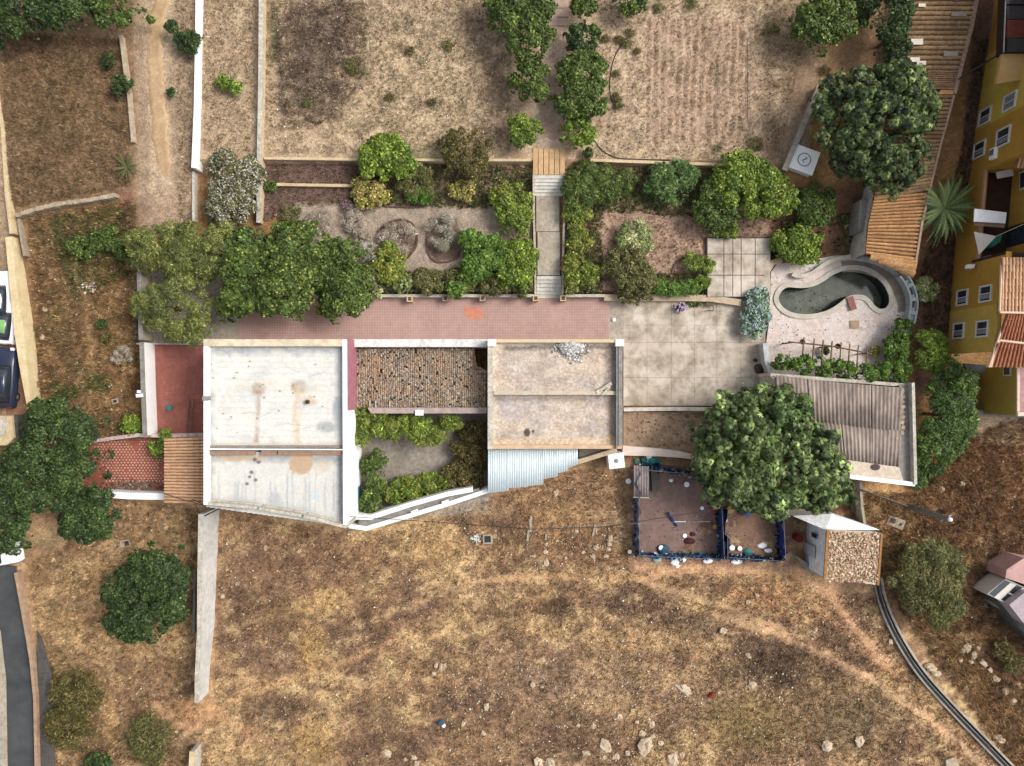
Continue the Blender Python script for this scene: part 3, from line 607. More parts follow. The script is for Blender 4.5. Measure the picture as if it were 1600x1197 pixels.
for i, (x, y, d) in enumerate(((640, 467, 'below the yellow green bush, creamy and cracked'), (696, 466, 'beside the bright green sprig'), (754, 466, 'in the middle of the hedge edge'), (837, 466, 'at the left foot of the stairs'), (880, 466, 'at the right foot of the stairs'))):
    t = thing('planter', 'small square stone planter on the terrace wall '+d, 'planter', tl(x, y), 'stone planters along the pink terrace'); wx, wy = W(x, y, .8)
    m_ = [cream, stone, stone, cream, cream][i]
    mb = MB(); s_ = .44
    for a, b, w_, h_ in ((0, s_/2-.04, s_, .08), (0, -s_/2+.04, s_, .08), (s_/2-.04, 0, .08, s_-.16), (-s_/2+.04, 0, .08, s_-.16)): mb.box((wx+a, wy+b, .42), (w_, h_, .84))
    mb.build('pot', m_, t); MB().box((wx, wy, .42), (s_-.17, s_-.17, .8)).build('soil', mat('soil_brown', srgb(110, 85, 65), srgb(90, 68, 50), 5), t)
# concrete yard, slab by slab
t = thing('concrete_yard', 'wide stained concrete yard between the house and the pool', 'patio', tl(1080, 555))
yard = mat('yard_concrete', srgb(222, 210, 194), srgb(190, 174, 156), .28, srgb(118, 104, 84), .9, a3=.85, lo=.36, hi=.64)
xs = [974, 1011, 1049, 1085, 1120, 1157, 1196]; ys = [470, 508, 535, 590, 634]; r = random.Random(6)
for i in range(6):
    for j in range(4):
        MB().prism([(xs[i]+.14, ys[j]+.14), (xs[i+1]-.14, ys[j]+.14), (xs[i+1]-.14, ys[j+1]-.14), (xs[i]+.14, ys[j+1]-.14)], -.2, .05+r.uniform(0, .012)).build('slab', yard, t)
# slab terrace near the pool steps
t = thing('slab_terrace', 'upper terrace of worn concrete slabs beside the garden bed', 'patio', tl(1150, 420))
xs = [1105, 1131, 1145, 1158, 1180, 1204]; ys = [372, 397, 430, 464]
for i in range(5):
    for j in range(3):
        MB().prism([(xs[i]+.6, ys[j]+.6), (xs[i+1]-.5, ys[j]+.6), (xs[i+1]-.5, ys[j+1]-.5), (xs[i]+.6, ys[j+1]-.5)], 0, .62+r.uniform(0, .03)).build('slab', yard, t)
MB().prism([(1104, 371), (1204, 371), (1204, 464), (1104, 464)], -.2, .58).build('bed', darkc, t)
t = thing('garden_steps', 'three shallow concrete steps from the slab terrace to the yard', 'steps', tl(1175, 465))
for k in range(3): MB().prism([(1134, 452+k*6), (1196, 452+k*6), (1196, 458.5+k*6), (1134, 458.5+k*6)], -.1, .52-.16*k+.006).build('step', conc, t)

# stairs ----------------------------------------------------------
t = thing('garden_stairs', 'straight garden stairway with white steps and grey landings', 'stairs', tl(857, 464))
stw = mat('step_white', srgb(230, 226, 215), srgb(205, 200, 188), 2, srgb(150, 145, 135), 6)
for k in range(6):
    y1 = 466-k*5.8; z1 = .1*(k+1)+.02; MB().prism([(839, y1-5.7), (877, y1-5.7), (877, y1), (839, y1)], -.1, z1).build('step', stw, t)
MB().prism([(840, 362.5), (875, 362.5), (875, 430), (840, 430)], 0, .68).build('landing', conc, t); MB().prism([(838, 305), (874, 305), (874, 361.5), (838, 361.5)], 0, .7).build('landing', conc, t)
for k in range(6):
    y1 = 306-k*5.4; z1 = .72+.1*k; MB().prism([(834, y1-5.3), (882, y1-5.3), (882, y1), (834, y1)], .2, z1).build('step', stw, t)
MB().wall([(834, 273), (834, 330), (836, 400), (837, 466)], .16, 0, [1.5, 1.0, .95, .5]).build('side_wall', offw, t)
MB().wall([(884, 273), (882, 330), (880, 400), (879, 466)], .16, 0, [1.5, 1.05, .95, .5]).build('side_wall', offw, t)
t = thing('plank_path', 'tan planked landing at the head of the garden stairs', 'path', tl(857, 255))
for k in range(6):
    x = 833+k*8.4; MB().prism([(x, 232), (x+7.4, 232), (x+7.4, 273), (x, 273)], .9, 1.25+.01*(k % 2)).build('plank', mat('tan_plank', srgb(222, 186, 140), srgb(196, 158, 114), 1.5, srgb(150, 118, 86), 7, rnd=.08), t)
for k in range(10): MB().prism([(846+k % 2, 95+k*14), (878, 95+k*14), (876, 107+k*14), (845, 107+k*14)], .9, 1.225).build('flagstone', mat('pinkish_flag', srgb(196, 170, 150), srgb(172, 146, 128), 2, srgb(135, 112, 98), 6, rnd=.08), t)
for k in range(6): MB().prism([(853, -28+k*14), (889, -28+k*14), (889, -16+k*14), (852, -16+k*14)], .9, 1.225).build('flagstone', MATS['pinkish_flag'], t)

# ---------------------------------------------------------------- white roofed house
def roofsheet(name, poly, z_, parent, painter, step=1.6, rough=.02, mat_=None, seed=1):
    PP = np.array(poly, float); x = np.arange(PP[:, 0].min(), PP[:, 0].max()+step, step); y = np.arange(PP[:, 1].min(), PP[:, 1].max()+step, step)
    X, Y = np.meshgrid(x, y); sh = X.shape; X = X.ravel(); Y = Y.ravel(); p = Paint(X, Y, srgb(200, 200, 200)); painter(p)
    zz_ = z_+(vnoise(X, Y, 9, seed, 4)-.5)*rough; wx, wy = W(X, Y, z_)
    I = (np.arange(sh[0]-1)[:, None]*sh[1]+np.arange(sh[1]-1)[None, :]).ravel(); F = np.stack([I+sh[1], I+sh[1]+1, I+1, I], 1)
    cx = X[F].mean(1); cy = Y[F].mean(1); F = F[inpoly(cx, cy, poly)]
    return fast(name, np.stack([wx, wy, zz_], 1), F, mat_ or ROOFC, parent, np.clip(p.c, .01, .85), True)
HA = thing('white_roofed_house', 'large flat roofed house with a stained whitewashed roof', 'house', tl(430, 670))
zr, zp = 4.9, 5.35
def pa(p):
    p.c[:] = srgb(242, 239, 230, .66)
    g = srgb(165, 170, 174, .72); tn = srgb(222, 196, 160, .75); dk = srgb(176, 150, 122, .75)
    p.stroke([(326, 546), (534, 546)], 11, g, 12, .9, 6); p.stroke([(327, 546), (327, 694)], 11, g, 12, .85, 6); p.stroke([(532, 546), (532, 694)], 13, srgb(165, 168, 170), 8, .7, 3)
    p.stroke([(380, 605), (420, 600), (480, 604), (500, 612)], 14, srgb(232, 214, 188, .75), 14, .6, 6)
    p.blob(403, 608, 11, 12, dk, .9, 5); p.blob(468, 606, 13, 11, dk, .75, 6); p.blob(484, 627, 14, 9, tn, .8, 8)
    p.stroke([(403, 605), (402, 640), (400, 690)], 6, dk, 5, .75, 3); p.stroke([(467, 605), (462, 640), (464, 690)], 9, tn, 6, .75, 4)
    for yy in range(556, 690, 9): p.stroke([(330, yy), (530, yy+1)], 1.3, srgb(190, 195, 196), 1.4, .42, 2)
    for a, b, s_ in ((360, 610, 14), (440, 596, 12), (510, 620, 18), (345, 590, 10), (500, 560, 14), (390, 660, 16)): p.blob(a, b, s_, s_*.7, srgb(226, 222, 212, .78), .6, a)
    r = random.Random(12)
    for i in range(60): p.blob(r.uniform(328, 532), r.uniform(544, 694), r.uniform(4, 16), r.uniform(3, 10), [srgb(214, 216, 212, .7), srgb(226, 216, 198, .7), srgb(200, 204, 204, .7)][i % 3], .4, i)
    for i in range(24): p.blob(r.uniform(328, 532), r.uniform(544, 694), 1.8, 1.5, srgb(120, 112, 104), .7, i, .3)
    for i in range(9): y0 = r.uniform(560, 680); x0 = r.uniform(330, 500); p.stroke([(x0, y0), (x0+r.uniform(8, 30), y0+r.uniform(-8, 8))], 1, srgb(150, 152, 150), 1, .6, 3)
    p.blob(512, 668, 20, 9, g, .7, 3); p.blob(528, 640, 10, 22, g, .7, 4)
    p.stroke([(328, 694), (534, 694)], 6, srgb(215, 190, 165), 5, .6, 2)
def pb(p):
    p.c[:] = srgb(236, 233, 224, .63); g = srgb(155, 160, 165, .7)
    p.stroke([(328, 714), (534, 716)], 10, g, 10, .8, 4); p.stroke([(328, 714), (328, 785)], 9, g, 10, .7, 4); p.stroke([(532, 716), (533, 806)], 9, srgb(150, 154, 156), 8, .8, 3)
    p.stroke([(330, 780), (430, 792), (534, 810)], 10, srgb(190, 194, 194), 12, .75, 5)
    p.blob(470, 720, 20, 24, srgb(200, 172, 142, .75), 1, 3, .2); p.blob(505, 728, 14, 12, srgb(214, 196, 170), .6, 4); p.blob(380, 716, 50, 5, srgb(214, 180, 140), .6, 5)
    r = random.Random(2)
    for i in range(26):
        x = r.uniform(335, 530); y0 = r.uniform(735, 760); p.stroke([(x, y0), (x+r.uniform(-2, 3), 798)], r.uniform(1.2, 3), srgb(180, 186, 190), 2, r.uniform(.3, .7), 1)
    for x, y in ((398, 718), (404, 722), (390, 745), (386, 756), (399, 750), (393, 738)): p.blob(x, y, 3.4, 3, srgb(90, 90, 90), .8, x, .4)
    p.blob(494, 775, 8, 8, srgb(200, 220, 226), .7, 2); p.blob(428, 782, 12, 14, srgb(190, 192, 194), .8, 4)
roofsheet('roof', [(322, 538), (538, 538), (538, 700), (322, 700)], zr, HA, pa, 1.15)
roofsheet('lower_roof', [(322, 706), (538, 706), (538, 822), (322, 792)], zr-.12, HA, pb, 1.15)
ox = [(318, 530), (540, 530), (541, 826), (470, 808), (400, 796), (318, 789)]
OW = [W(a, b, zp) for a, b in ox]
def ring_wall(P, w, z0, z1, mats, parent, name='wall', close=True):
    n = len(P)
    for i in range(n):
        a = Vector(P[i]); b = Vector(P[(i+1) % n]); d = (b-a).normalized(); q = Vector((-d.y, d.x))*w/2
        MB().strip([tuple(a-q+d*.0), tuple(b-q-d*w)], w, z0, z1).build(name, mats[i % len(mats)], parent)
def ccw(P): return sum(P[i][0]*P[(i+1) % len(P)][1]-P[(i+1) % len(P)][0]*P[i][1] for i in range(len(P))) > 0
def perim(P, w, z0, z1, m, parent, name, closed=True, skip=()):
    """walls just inside the outline P (world), z1 per edge allowed; w per edge allowed"""
    c_ = ccw(P); n = len(P)
    for i in range(n):
        if i in skip: continue
        a = Vector(P[i]); b = Vector(P[(i+1) % n]); d = (b-a).normalized(); wi = w[i] if isinstance(w, (list, tuple)) else w
        q = Vector((-d.y, d.x))*(1 if c_ else -1)*wi/2; zi = z1[i] if isinstance(z1, (list, tuple)) else z1; wn_ = w[(i+1) % n] if isinstance(w, (list, tuple)) else w
        MB().strip([tuple(a+q), tuple(b+q-d*wn_*.98)], wi, z0, zi).build(name, m[i] if isinstance(m, (list, tuple)) else m, parent)
perim(OW, .34, 0, zr+.02, [offw, brightw, offw, offw, offw, offw], HA, 'wall')
parN = mat('parapet_cream', srgb(236, 222, 192), srgb(214, 196, 160), 1.0, srgb(180, 170, 160), 2, a3=.6)
perim(OW, [.5, .22, .22, .2, .22, .3], zr+.02, zp, [parN, brightw, offw, offw, offw, brightw], HA, 'parapet')
MB().prism([(325, 696), (536, 696), (536, 700), (325, 700)], zr-.3, zr+.12).build('roof_step', concg, HA)
MB().prism([(325, 701), (536, 702), (536, 703.5), (325, 703)], zr-.3, zr+.42).build('roof_ridge', brightw, HA)
for a, b in ((328, 398), (408, 432), (434, 534)): MB().prism([(a, 704), (b, 704), (b, 711), (a, 711)], zr-.3, zr+.16).build('brick_course', mat('mossy_brick', srgb(170, 142, 118), srgb(138, 122, 108), 3, srgb(190, 120, 80), 5, a3=.6), HA)
x, y = W(480, 628, zr+.2); MB().lathe((x, y, zr-.05), [(.16, 0), (.16, .3), (.11, .3), (.11, .1)], 10).build('vent_pipe', mat('rusty', srgb(120, 90, 75), srgb(90, 62, 50), 5), HA); MB().lathe((x, y, zr), [(.108, 0), (.108, .24)], 10).build('vent_hole', black, HA)
MB().prism([(316, 619), (324, 619), (324, 626), (316, 626)], zr, zp+.12).build('drain_block', concg, HA)
# maroon band on its east wall and low wall bits
ex = W(541, 530, zp)[0]
for a, b, z0_, z1_, m_, nm in ((531, 640, .2, zr-.03, maroon, 'maroon_band'),): 
    y0 = W(0, a, 3)[1]; y1 = W(0, b, 3)[1]; MB().prism_w([(ex+.005, y1), (ex+.04, y1), (ex+.04, y0), (ex+.005, y0)], z0_, z1_).build(nm, m_, HA)

# ruined middle room -----------------------------------------------
RM = thing('ruined_room', 'roofless middle room with collapsed tile debris between the two houses', 'ruin', tl(655, 590)); zq = 2.9
MB().prism([(550, 530), (761, 530), (761, 542), (550, 542)], 0, zq).build('wall', mat('stained_white', srgb(244, 242, 238), srgb(232, 228, 222), .8, srgb(150, 145, 145), 3, a3=.6), RM)
MB().prism([(574, 637), (761, 637), (761, 646), (580, 646)], 0, 2.6).build('wall', mat('pinkish_gray', srgb(182, 160, 150), srgb(150, 135, 130), 2, srgb(210, 195, 185), 6), RM)
MB().prism([(548, 545), (552, 545), (552, 590), (548, 590)], 0, 2.5).build('wall_stub', brightw, RM); MB().prism([(545, 592), (553, 592), (553, 611), (545, 611)], 0, 2.7).build('wall_stub', brightw, RM)
MB().prism([(549, 612), (551, 612), (551, 640), (549, 640)], 0, 2.3).build('wall_stub', maroon, RM)
def pr(p):
    p.c[:] = srgb(168, 138, 112)
    r = random.Random(8)
    for i in range(150): p.blob(r.uniform(550, 765), r.uniform(542, 640), r.uniform(4, 15), r.uniform(4, 11), [srgb(205, 160, 125), srgb(120, 100, 88), srgb(140, 140, 130), srgb(95, 78, 68), srgb(215, 185, 155), srgb(150, 95, 70)][r.randrange(6)], .6, i)
    p.poly([(652, 545), (663, 545), (663, 640), (652, 640)], srgb(118, 112, 106), 2, .6, 1)
roofsheet('rubble_floor', [(548, 540), (740, 540), (745, 572), (764, 580), (764, 640), (548, 640)], 1.9, RM, pr, 1.6, .35, RUBV, 4)
r = np.random.default_rng(3); V = []; F = []; CL = []; tcs = [srgb(206, 172, 140), srgb(176, 140, 112), srgb(150, 132, 116), srgb(214, 196, 172), srgb(126, 112, 100), srgb(164, 160, 148)]
for i in range(62):
    for j in range(27):
        x = 552+i*3.36+r.normal(0, .25); y = 546+j*3.4+r.normal(0, .25)+(i % 2)*1.2
        if (x > 737 and y < 578) or y > 637 or r.random() < .06: continue
        xx, yy = W(x, y, 2.05); z_ = 2.0+.12*vnoise(np.array([x]), np.array([y]), 16, 6)[0]*2+r.uniform(0, .05); a_ = r.normal(0, .12); h1 = .075; h2 = .095; tx = r.normal(0, .1); ty = .12+r.normal(0, .1); b_ = len(V)
        for u, v in ((-h1, -h2), (h1, -h2), (h1, h2), (-h1, h2)): V.append((xx+u*math.cos(a_)-v*math.sin(a_), yy+u*math.sin(a_)+v*math.cos(a_), z_+u*tx+v*ty))
        for q in range(4): V.append((V[b_+q][0], V[b_+q][1], z_-.09))
        F += [(b_, b_+1, b_+2, b_+3), (b_+4, b_+5, b_+1, b_), (b_+5, b_+6, b_+2, b_+1), (b_+6, b_+7, b_+3, b_+2), (b_+7, b_+4, b_, b_+3)]
        n_ = vnoise(np.array([x]), np.array([y]), 20, 8)[0]; cc0 = tcs[(int(n_*9)+r.integers(3)) % 6]*r.uniform(.85, 1.1)*.55+srgb(168, 146, 124)*.45; CL += [cc0]*8
fast('old_tile', V, F, RUBV, RM, np.array(CL))['kind'] = 'stuff'
r = np.random.default_rng(3); X = r.uniform(552, 760, 700); Y = r.uniform(546, 636, 700); k_ = ~((X > 738) & (Y < 578)); X = X[k_]; Y = Y[k_]; wx, wy = W(X, Y, 2)
chips('tile_debris', '', wx, wy, 2.1+r.uniform(0, .15, len(X)), (.03, .09), [srgb(205, 165, 130), srgb(145, 128, 115), srgb(215, 200, 180), srgb(160, 158, 150)], '', 5, RM, .35)
for x, y in ((577, 632), (586, 632), (608, 633)): MB().prism([(x, y-6), (x+1.3, y-6), (x+1.3, y+5), (x, y+5)], 1.9, 2.35).build('broken_beam', offw, RM)
for k in range(11): 
    r1 = random.Random(k); x = r1.uniform(565, 735); y = r1.uniform(555, 625); wx, wy = W(x, y, 2.1); MB().box((wx, wy, 2.1), (r1.uniform(.5, 1.2), .14, .1), r1.uniform(-.5, .5)).build('broken_beam', wood if k % 2 else concg, RM)
x, y = W(655, 645, 2.8); o = tag(MB().box((x, y, 2.68), (.6, .4, .14)).box((x, y-.12, 2.35), (.45, .12, .6)).build('wall_lamp_box', whpl), 'small white box on the wall above the green creeper', 'box')

# grey roofed house --------------------------------------------------
HC = thing('grey_roofed_house', 'flat roofed house with a worn grey brown concrete roof and parapets', 'house', tl(865, 615)); zc = 3.5
def pc(p):
    p.c[:] = srgb(196, 180, 164, .76); r = random.Random(9)
    for i in range(70): p.blob(r.uniform(770, 962), r.uniform(540, 700), r.uniform(6, 26), r.uniform(5, 18), [srgb(212, 196, 178, .76), srgb(172, 158, 144, .76), srgb(180, 172, 168, .76), srgb(200, 178, 156, .76)][r.randrange(4)], .5, i)
    p.stroke([(773, 545), (773, 695)], 9, srgb(225, 208, 184), 6, .8, 3); p.stroke([(780, 691), (962, 690)], 8, srgb(226, 196, 160), 6, .8, 3)
    p.stroke([(955, 545), (957, 606)], 18, srgb(128, 118, 110), 10, .8, 4); p.stroke([(957, 622), (957, 680)], 14, srgb(150, 130, 112), 10, .7, 4)
    p.stroke([(790, 543), (950, 543)], 7, srgb(110, 104, 98), 5, .8, 2); p.stroke([(775, 622), (958, 622)], 9, srgb(130, 120, 112), 8, .6, 3)  # the dark line along the north parapet paints its unlit inner face
    p.blob(824, 676, 5, 6, srgb(70, 60, 52), .9, 2, .3); p.blob(833, 674, 3, 3, srgb(80, 70, 60), .9, 3, .3); p.blob(954, 686, 8, 4, srgb(225, 180, 140), .9, 3); p.blob(800, 640, 26, 20, srgb(176, 168, 168), .6, 3)
roofsheet('roof', [(766, 535), (968, 535), (968, 612), (766, 612)], zc, HC, pc, 1.4, .03, ROOFG); roofsheet('lower_roof', [(766, 616), (968, 616), (968, 698), (766, 698)], zc-.15, HC, pc, 1.4, .03, ROOFG)
OC = [W(a, b, zc+.4) for a, b in ((762, 530), (973, 530), (973, 702), (762, 702))]
perim(OC, .3, 0, zc+.01, offw, HC, 'wall')
perim(OC, [.24, .3, .26, .36], zc+.01, [zc+.4, zc+.35, zc+.12, zc+.3], [mat('yellowed_parapet', srgb(232, 205, 150), srgb(214, 198, 168), 1.4, srgb(170, 160, 150), 4), concg, mat('orange_edge', srgb(226, 190, 152), srgb(205, 168, 132), 2), offw], HC, 'parapet')
MB().prism([(771, 611), (966, 611), (966, 617), (771, 617)], zc-.2, zc+.2).build('roof_step', mat('step_cream', srgb(222, 210, 186), srgb(196, 180, 156), 2, srgb(150, 135, 118), 5), HC)
for a, b in ((762, 530), (962, 530)): MB().prism([(a, b), (a+13, b), (a+13, b+11), (a, b+11)], zc, zc+.5).build('corner_block', brightw, HC)
MB().wall([(964, 540), (964, 702)], .1, zc, zc+.4).build('pipe_rail', metalg, HC)
x = np.random.default_rng(5).normal(893, 9, 900); y = 534+np.abs(np.random.default_rng(6).normal(0, 10, 900)); wx, wy = W(x, y, zc+.3); d = np.hypot((x-893)/22, (y-540)/22)
chips('rubble_pile', 'heap of white broken rubble on the upper edge of the grey roof', wx, wy, zc+.05+.4*np.clip(1-d, 0, 1), (.06, .17), [srgb(240, 238, 236), srgb(215, 212, 210), srgb(190, 185, 180)], 'rubble', 6, None, .6)
o = MB(); x, y = W(944, 606, zc+.3); tag(o.box((x, y, zc+.22), (1.3, .22, .1), .55).box((x+.15, y-.2, zc+.24), (.9, .12, .1), .8).build('broken_slab', offw), 'broken white slab lying in the corner of the grey roof', 'slab')
# pale blue tin lean-to
LT = thing('tin_lean_to', 'lean-to roof of pale blue corrugated tin below the grey roofed house', 'shed', tl(830, 735))
def corrug(parent, name, p0, p1, p2, p3, za, zb, pitch, amp, m, ext=0):
    """corrugated sheet: p0->p1 top edge at za, p3->p2 bottom edge at zb (pixels); ribs run p0->p3"""
    A, B, C, D = [Vector((*W(*p, zz_), zz_)) for p, zz_ in ((p0, za), (p1, za), (p2, zb), (p3, zb))]
    wdt = (B-A).length; n = max(4, int(wdt/pitch*6)); V = []; F = []
    for i in range(n+1):
        u = i/n; o_ = Vector((0, 0, amp*math.sin(2*math.pi*u*wdt/pitch))); V += [tuple(A.lerp(B, u)+o_), tuple(D.lerp(C, u)+o_)]
    for i in range(n): F.append((2*i+1, 2*i+3, 2*i+2, 2*i))
    me = bpy.data.meshes.new(name); me.from_pydata(V, [], F); me.update(); me.shade_smooth(); o = link(name, me, m, parent)
    s_ = o.modifiers.new('thickness', 'SOLIDIFY'); s_.thickness = .015; return o
tinx = [(763, 772), (794, 767), (794, 763), (824, 761), (824, 761), (848, 757), (848, 750), (870, 745), (870, 742), (886, 736), (886, 736), (902, 726)]
for i in range(6):
    (a, ya_), (b, yb_) = tinx[2*i], tinx[2*i+1]; r1 = random.Random(i)
    corrug(LT, 'tin_sheet', (a-.6, 701), (b+.9, 700), (b+.9, yb_), (a-.6, (ya_+yb_)/2+1), 3.05+.012*(i % 2), 2.75+.012*(i % 2), .17, .02, tin)
PL = [W(a, b, 2.6) for a, b in ((764, 700), (900, 700), (903, 724), (848, 748), (764, 768))]; perim(PL, .2, 0, 2.6, offw, LT, 'wall')
wall_thing('ledge_wall', 'slanting sandy ledge wall beside the pale blue tin roof', 'wall', [(903, 722), (935, 712), (964, 703)], .35, 0, 2.2, mat('sand_wall', srgb(215, 195, 165), srgb(190, 168, 138), 2, srgb(150, 130, 105), 5))
o = MB().prism([(905, 701), (962, 701), (962, 706), (905, 722)], 0, 1.6).build('yard_floor', concg); tag(o, 'small grey ledge with debris between tin roof and ledge wall', 'ledge')
t = thing('water_tank', 'small white square water tank at the corner below the grey roofed house', 'tank', tl(963, 720)); x, y = W(963, 720, 1.6)
bevel(MB().box((x, y, .8), (1.15, 1.1, 1.5), .12).build('tank_body', whpl, t), .05); bevel(MB().box((x, y, 1.6), (1.2, 1.15, .1), .12).build('lid', whpl, t)); MB().lathe((x, y, 1.65), [(.16, 0), (.16, .05), (.1, .06)], 12).build('cap', metalg, t)
MB().tube([(x-.15, y+.5, 1.6), (x-.2, y+.9, 1.9), (x-.2, y+1.6, 3.2)], .03).build('pipe', metalg, t)

# courtyard --------------------------------------------------------
t = thing('courtyard_wall', 'white double wall with a gutter closing the courtyard at the bottom', 'wall', tl(660, 800))
for pts, w_ in (([(553, 808), (578, 809), (640, 789), (700, 772), (738, 765)], .34), ([(545, 822), (572, 826), (650, 803), (705, 786), (762, 767)], .32)): MB().wall(pts, w_, 0, 2.4 if w_ > .33 else 2.2).build('wall_leaf', brightw, t)
MB().wall([(560, 816), (575, 817), (650, 796), (705, 779), (750, 768)], .5, 0, 1.95).build('gutter', concg, t)
for i, (a, b) in enumerate(((648, 800), (696, 785))): x, y = W(a, b, 2.1); MB().box((x, y, 2.0), (.5, .3, .5), .35).build('pier', brightw, t)
sheet('courtyard_floor', [(553, 640), (766, 640), (766, 775), (545, 830)], .04, mat('courtyard_floor', srgb(176, 166, 152), srgb(140, 130, 118), .6, srgb(100, 90, 80), 3, a3=.7), None, None, .2, 'worn grey floor of the courtyard under the creeper', 'floor')
x, y = W(556, 774, 1.6); ex2 = ex
t = thing('wall_window', 'small dark green window in the bright courtyard wall', 'window', (ex+.05, W(0, 774, 1.6)[1], 1))
MB().box((ex+.05, W(0, 774, 1.6)[1], 1.1), (.06, 1.3, 1.0)).build('window_frame', teal, t); MB().box((ex+.075, W(0, 774, 1.6)[1], 1.1), (.03, 1.1, .8)).build('pane', glass, t)

# low yard right of the grey house --------------------------------------
LY = thing('walled_yard', 'brown floored walled yard below the concrete yard', 'yard', tl(1035, 670))
MB().prism([(974, 643), (1140, 643), (1140, 716), (974, 700)], -.1, .22).build('floor', mat('yard_brown', srgb(186, 160, 132), srgb(152, 126, 102), .8, srgb(110, 90, 72), 3, a3=.7), LY)
MB().wall([(975, 640), (1050, 639), (1130, 640)], .28, 0, .75).build('wall', mat('grey_white_wall', srgb(228, 222, 208), srgb(176, 170, 160), 1.5, srgb(225, 218, 205), 4), LY)
MB().wall([(973, 704), (1030, 707), (1060, 710), (1095, 716)], [.75, .6, .5, .3], 0, .7).build('wall', mat('pink_white', srgb(238, 226, 212), srgb(222, 202, 188), 1.5, srgb(240, 180, 170), 2, a3=.35), LY)
r = np.random.default_rng(9); X = r.uniform(980, 1110, 260); Y = r.uniform(646, 704, 260); wx, wy = W(X, Y, .2)
chips('stone_litter', 'scattered pale stone crumbs on the brown yard floor', wx, wy, np.full(260, .24), (.03, .1), [srgb(225, 210, 190), srgb(200, 120, 100), srgb(120, 100, 85)], 'rubble', 7)

# ---------------------------------------------------------------- corrugated store
ST = thing('corrugated_store', 'store building with a grey brown corrugated roof and pale parapets', 'store building', tl(1320, 660))
P0 = [(1212, 586), (1262, 592), (1313, 598), (1362, 602), (1412, 606)]; P1 = [(1216, 650), (1266, 656), (1315, 662), (1362, 668), (1408, 672)]; P2 = [(1240, 712), (1280, 716), (1320, 722), (1362, 727), (1403, 732)]
for i in range(4):
    corrug(ST, 'corrugated_sheet', P0[i], (P0[i+1][0]+.3, P0[i+1][1]), (P1[i+1][0]+.3, P1[i+1][1]+1), (P1[i][0], P1[i][1]+1), 3.35+.01*(i % 2), 3.2+.01*(i % 2), .3, .04, asb)
    corrug(ST, 'corrugated_sheet', P1[i], (P1[i+1][0]+.3, P1[i+1][1]), (P2[i+1][0]+.3, P2[i+1][1]), P2[i], 3.17+.01*(i % 2), 3.0+.01*(i % 2), .3, .04, asb)
SP = [W(a, b, 3.4) for a, b in ((1208, 583), (1430, 600), (1430, 757), (1238, 732))]
perim(SP, .25, 0, 2.9, offw, ST, 'wall')
MB().prism([(1405, 602), (1426, 602), (1430, 757), (1412, 752), (1404, 730)], 2.8, 3.1).build('parapet', concg, ST)
MB().wall([(1427, 598), (1431, 757)], .22, 2.8, 3.6).build('parapet', offw, ST)
MB().prism([(1318, 718), (1405, 730), (1412, 752), (1330, 744)], 2.7, 3.12).build('roof_edge', mat('edge_white', srgb(228, 214, 196), srgb(205, 186, 165), 2, srgb(160, 140, 120), 5), ST)
MB().wall([(1328, 745), (1380, 751), (1430, 757)], .3, 2.7, 3.5).build('parapet', brightw, ST)
x, y = W(1368, 730, 3.15); MB().lathe((x, y, 3.02), [(.3, 0), (.3, .14), (.24, .14)], 12, 1.2, .8).build('roof_hatch', MATS['rusty'], ST); MB().lathe((x, y, 3.1), [(.22, 0), (.22, .08)], 12, 1.2, .8).build('hatch_hole', black, ST)
for i in range(9): x, y = W(1410+(i % 2)*1.5, 612+i*8, 3.2); MB().box((x, y, 3.14), (.3, .25, .14), .2*i).build('stone', stone, ST)
wall_thing('gate_pillar', 'white wall post left of the pool deck hedge', 'wall', [(1196, 536), (1199, 566), (1205, 582)], .4, 0, 1.1, mat('pillar', srgb(222, 222, 220), srgb(190, 190, 190), 2, srgb(150, 150, 150), 5))
wall_thing('parapet_wall', 'thin grey white wall going down from the store by the stone gutter', 'wall', [(1345, 752), (1347, 790), (1352, 822)], .2, 0, 1.2, conc)
wall_thing('gutter_wall', 'grey brown gutter beside the reddish soil strip', 'wall', [(1334, 752), (1336, 800)], .55, 0, .3, mat('gutter', srgb(135, 120, 100), srgb(110, 98, 82), 2))

# ---------------------------------------------------------------- rubble roofed hut
HU = thing('stone_hut', 'small white hut with a flat pebbly rubble roof', 'hut', tl(1300, 855)); zh = 3.6
hp = [W(a, b, zh) for a, b in ((1293, 828), (1377, 834), (1371, 914), (1288, 903))]
perim(hp, .3, 0, zh, [mat('hut_white', srgb(248, 250, 250, .82), srgb(232, 234, 234, .8), 1, srgb(160, 158, 152), 4), offw, offw, MATS['hut_white']], HU, 'wall')
def ph(p):
    p.c[:] = srgb(206, 180, 146); r = random.Random(4)
    for i in range(70): p.blob(r.uniform(1290, 1378), r.uniform(828, 914), r.uniform(3, 8), r.uniform(3, 8), [srgb(230, 210, 180), srgb(150, 120, 92), srgb(215, 170, 140)][r.randrange(3)], .5, i)
roofsheet('roof', [(1290, 827), (1376, 833), (1371, 914), (1288, 904)], zh+.02, HU, ph, 1.5, .1, RUBV)
r = np.random.default_rng(12); X = r.uniform(1294, 1372, 1500); Y = r.uniform(832, 909, 1500); wx, wy = W(X, Y, zh)
chips('roof_rubble', '', wx, wy, np.full(1500, zh+.05), (.05, .13), [srgb(238, 220, 190), srgb(215, 185, 150), srgb(150, 124, 98), srgb(228, 186, 160)], '', 8, HU)
MB().strip([hp[0], hp[3]], .2, zh, zh+.12).build('roof_edge', mat('rust_edge', srgb(170, 125, 80), srgb(140, 100, 65), 4), HU); MB().strip([hp[1], hp[2]], .16, zh, zh+.1).build('roof_edge', MATS['rust_edge'], HU)
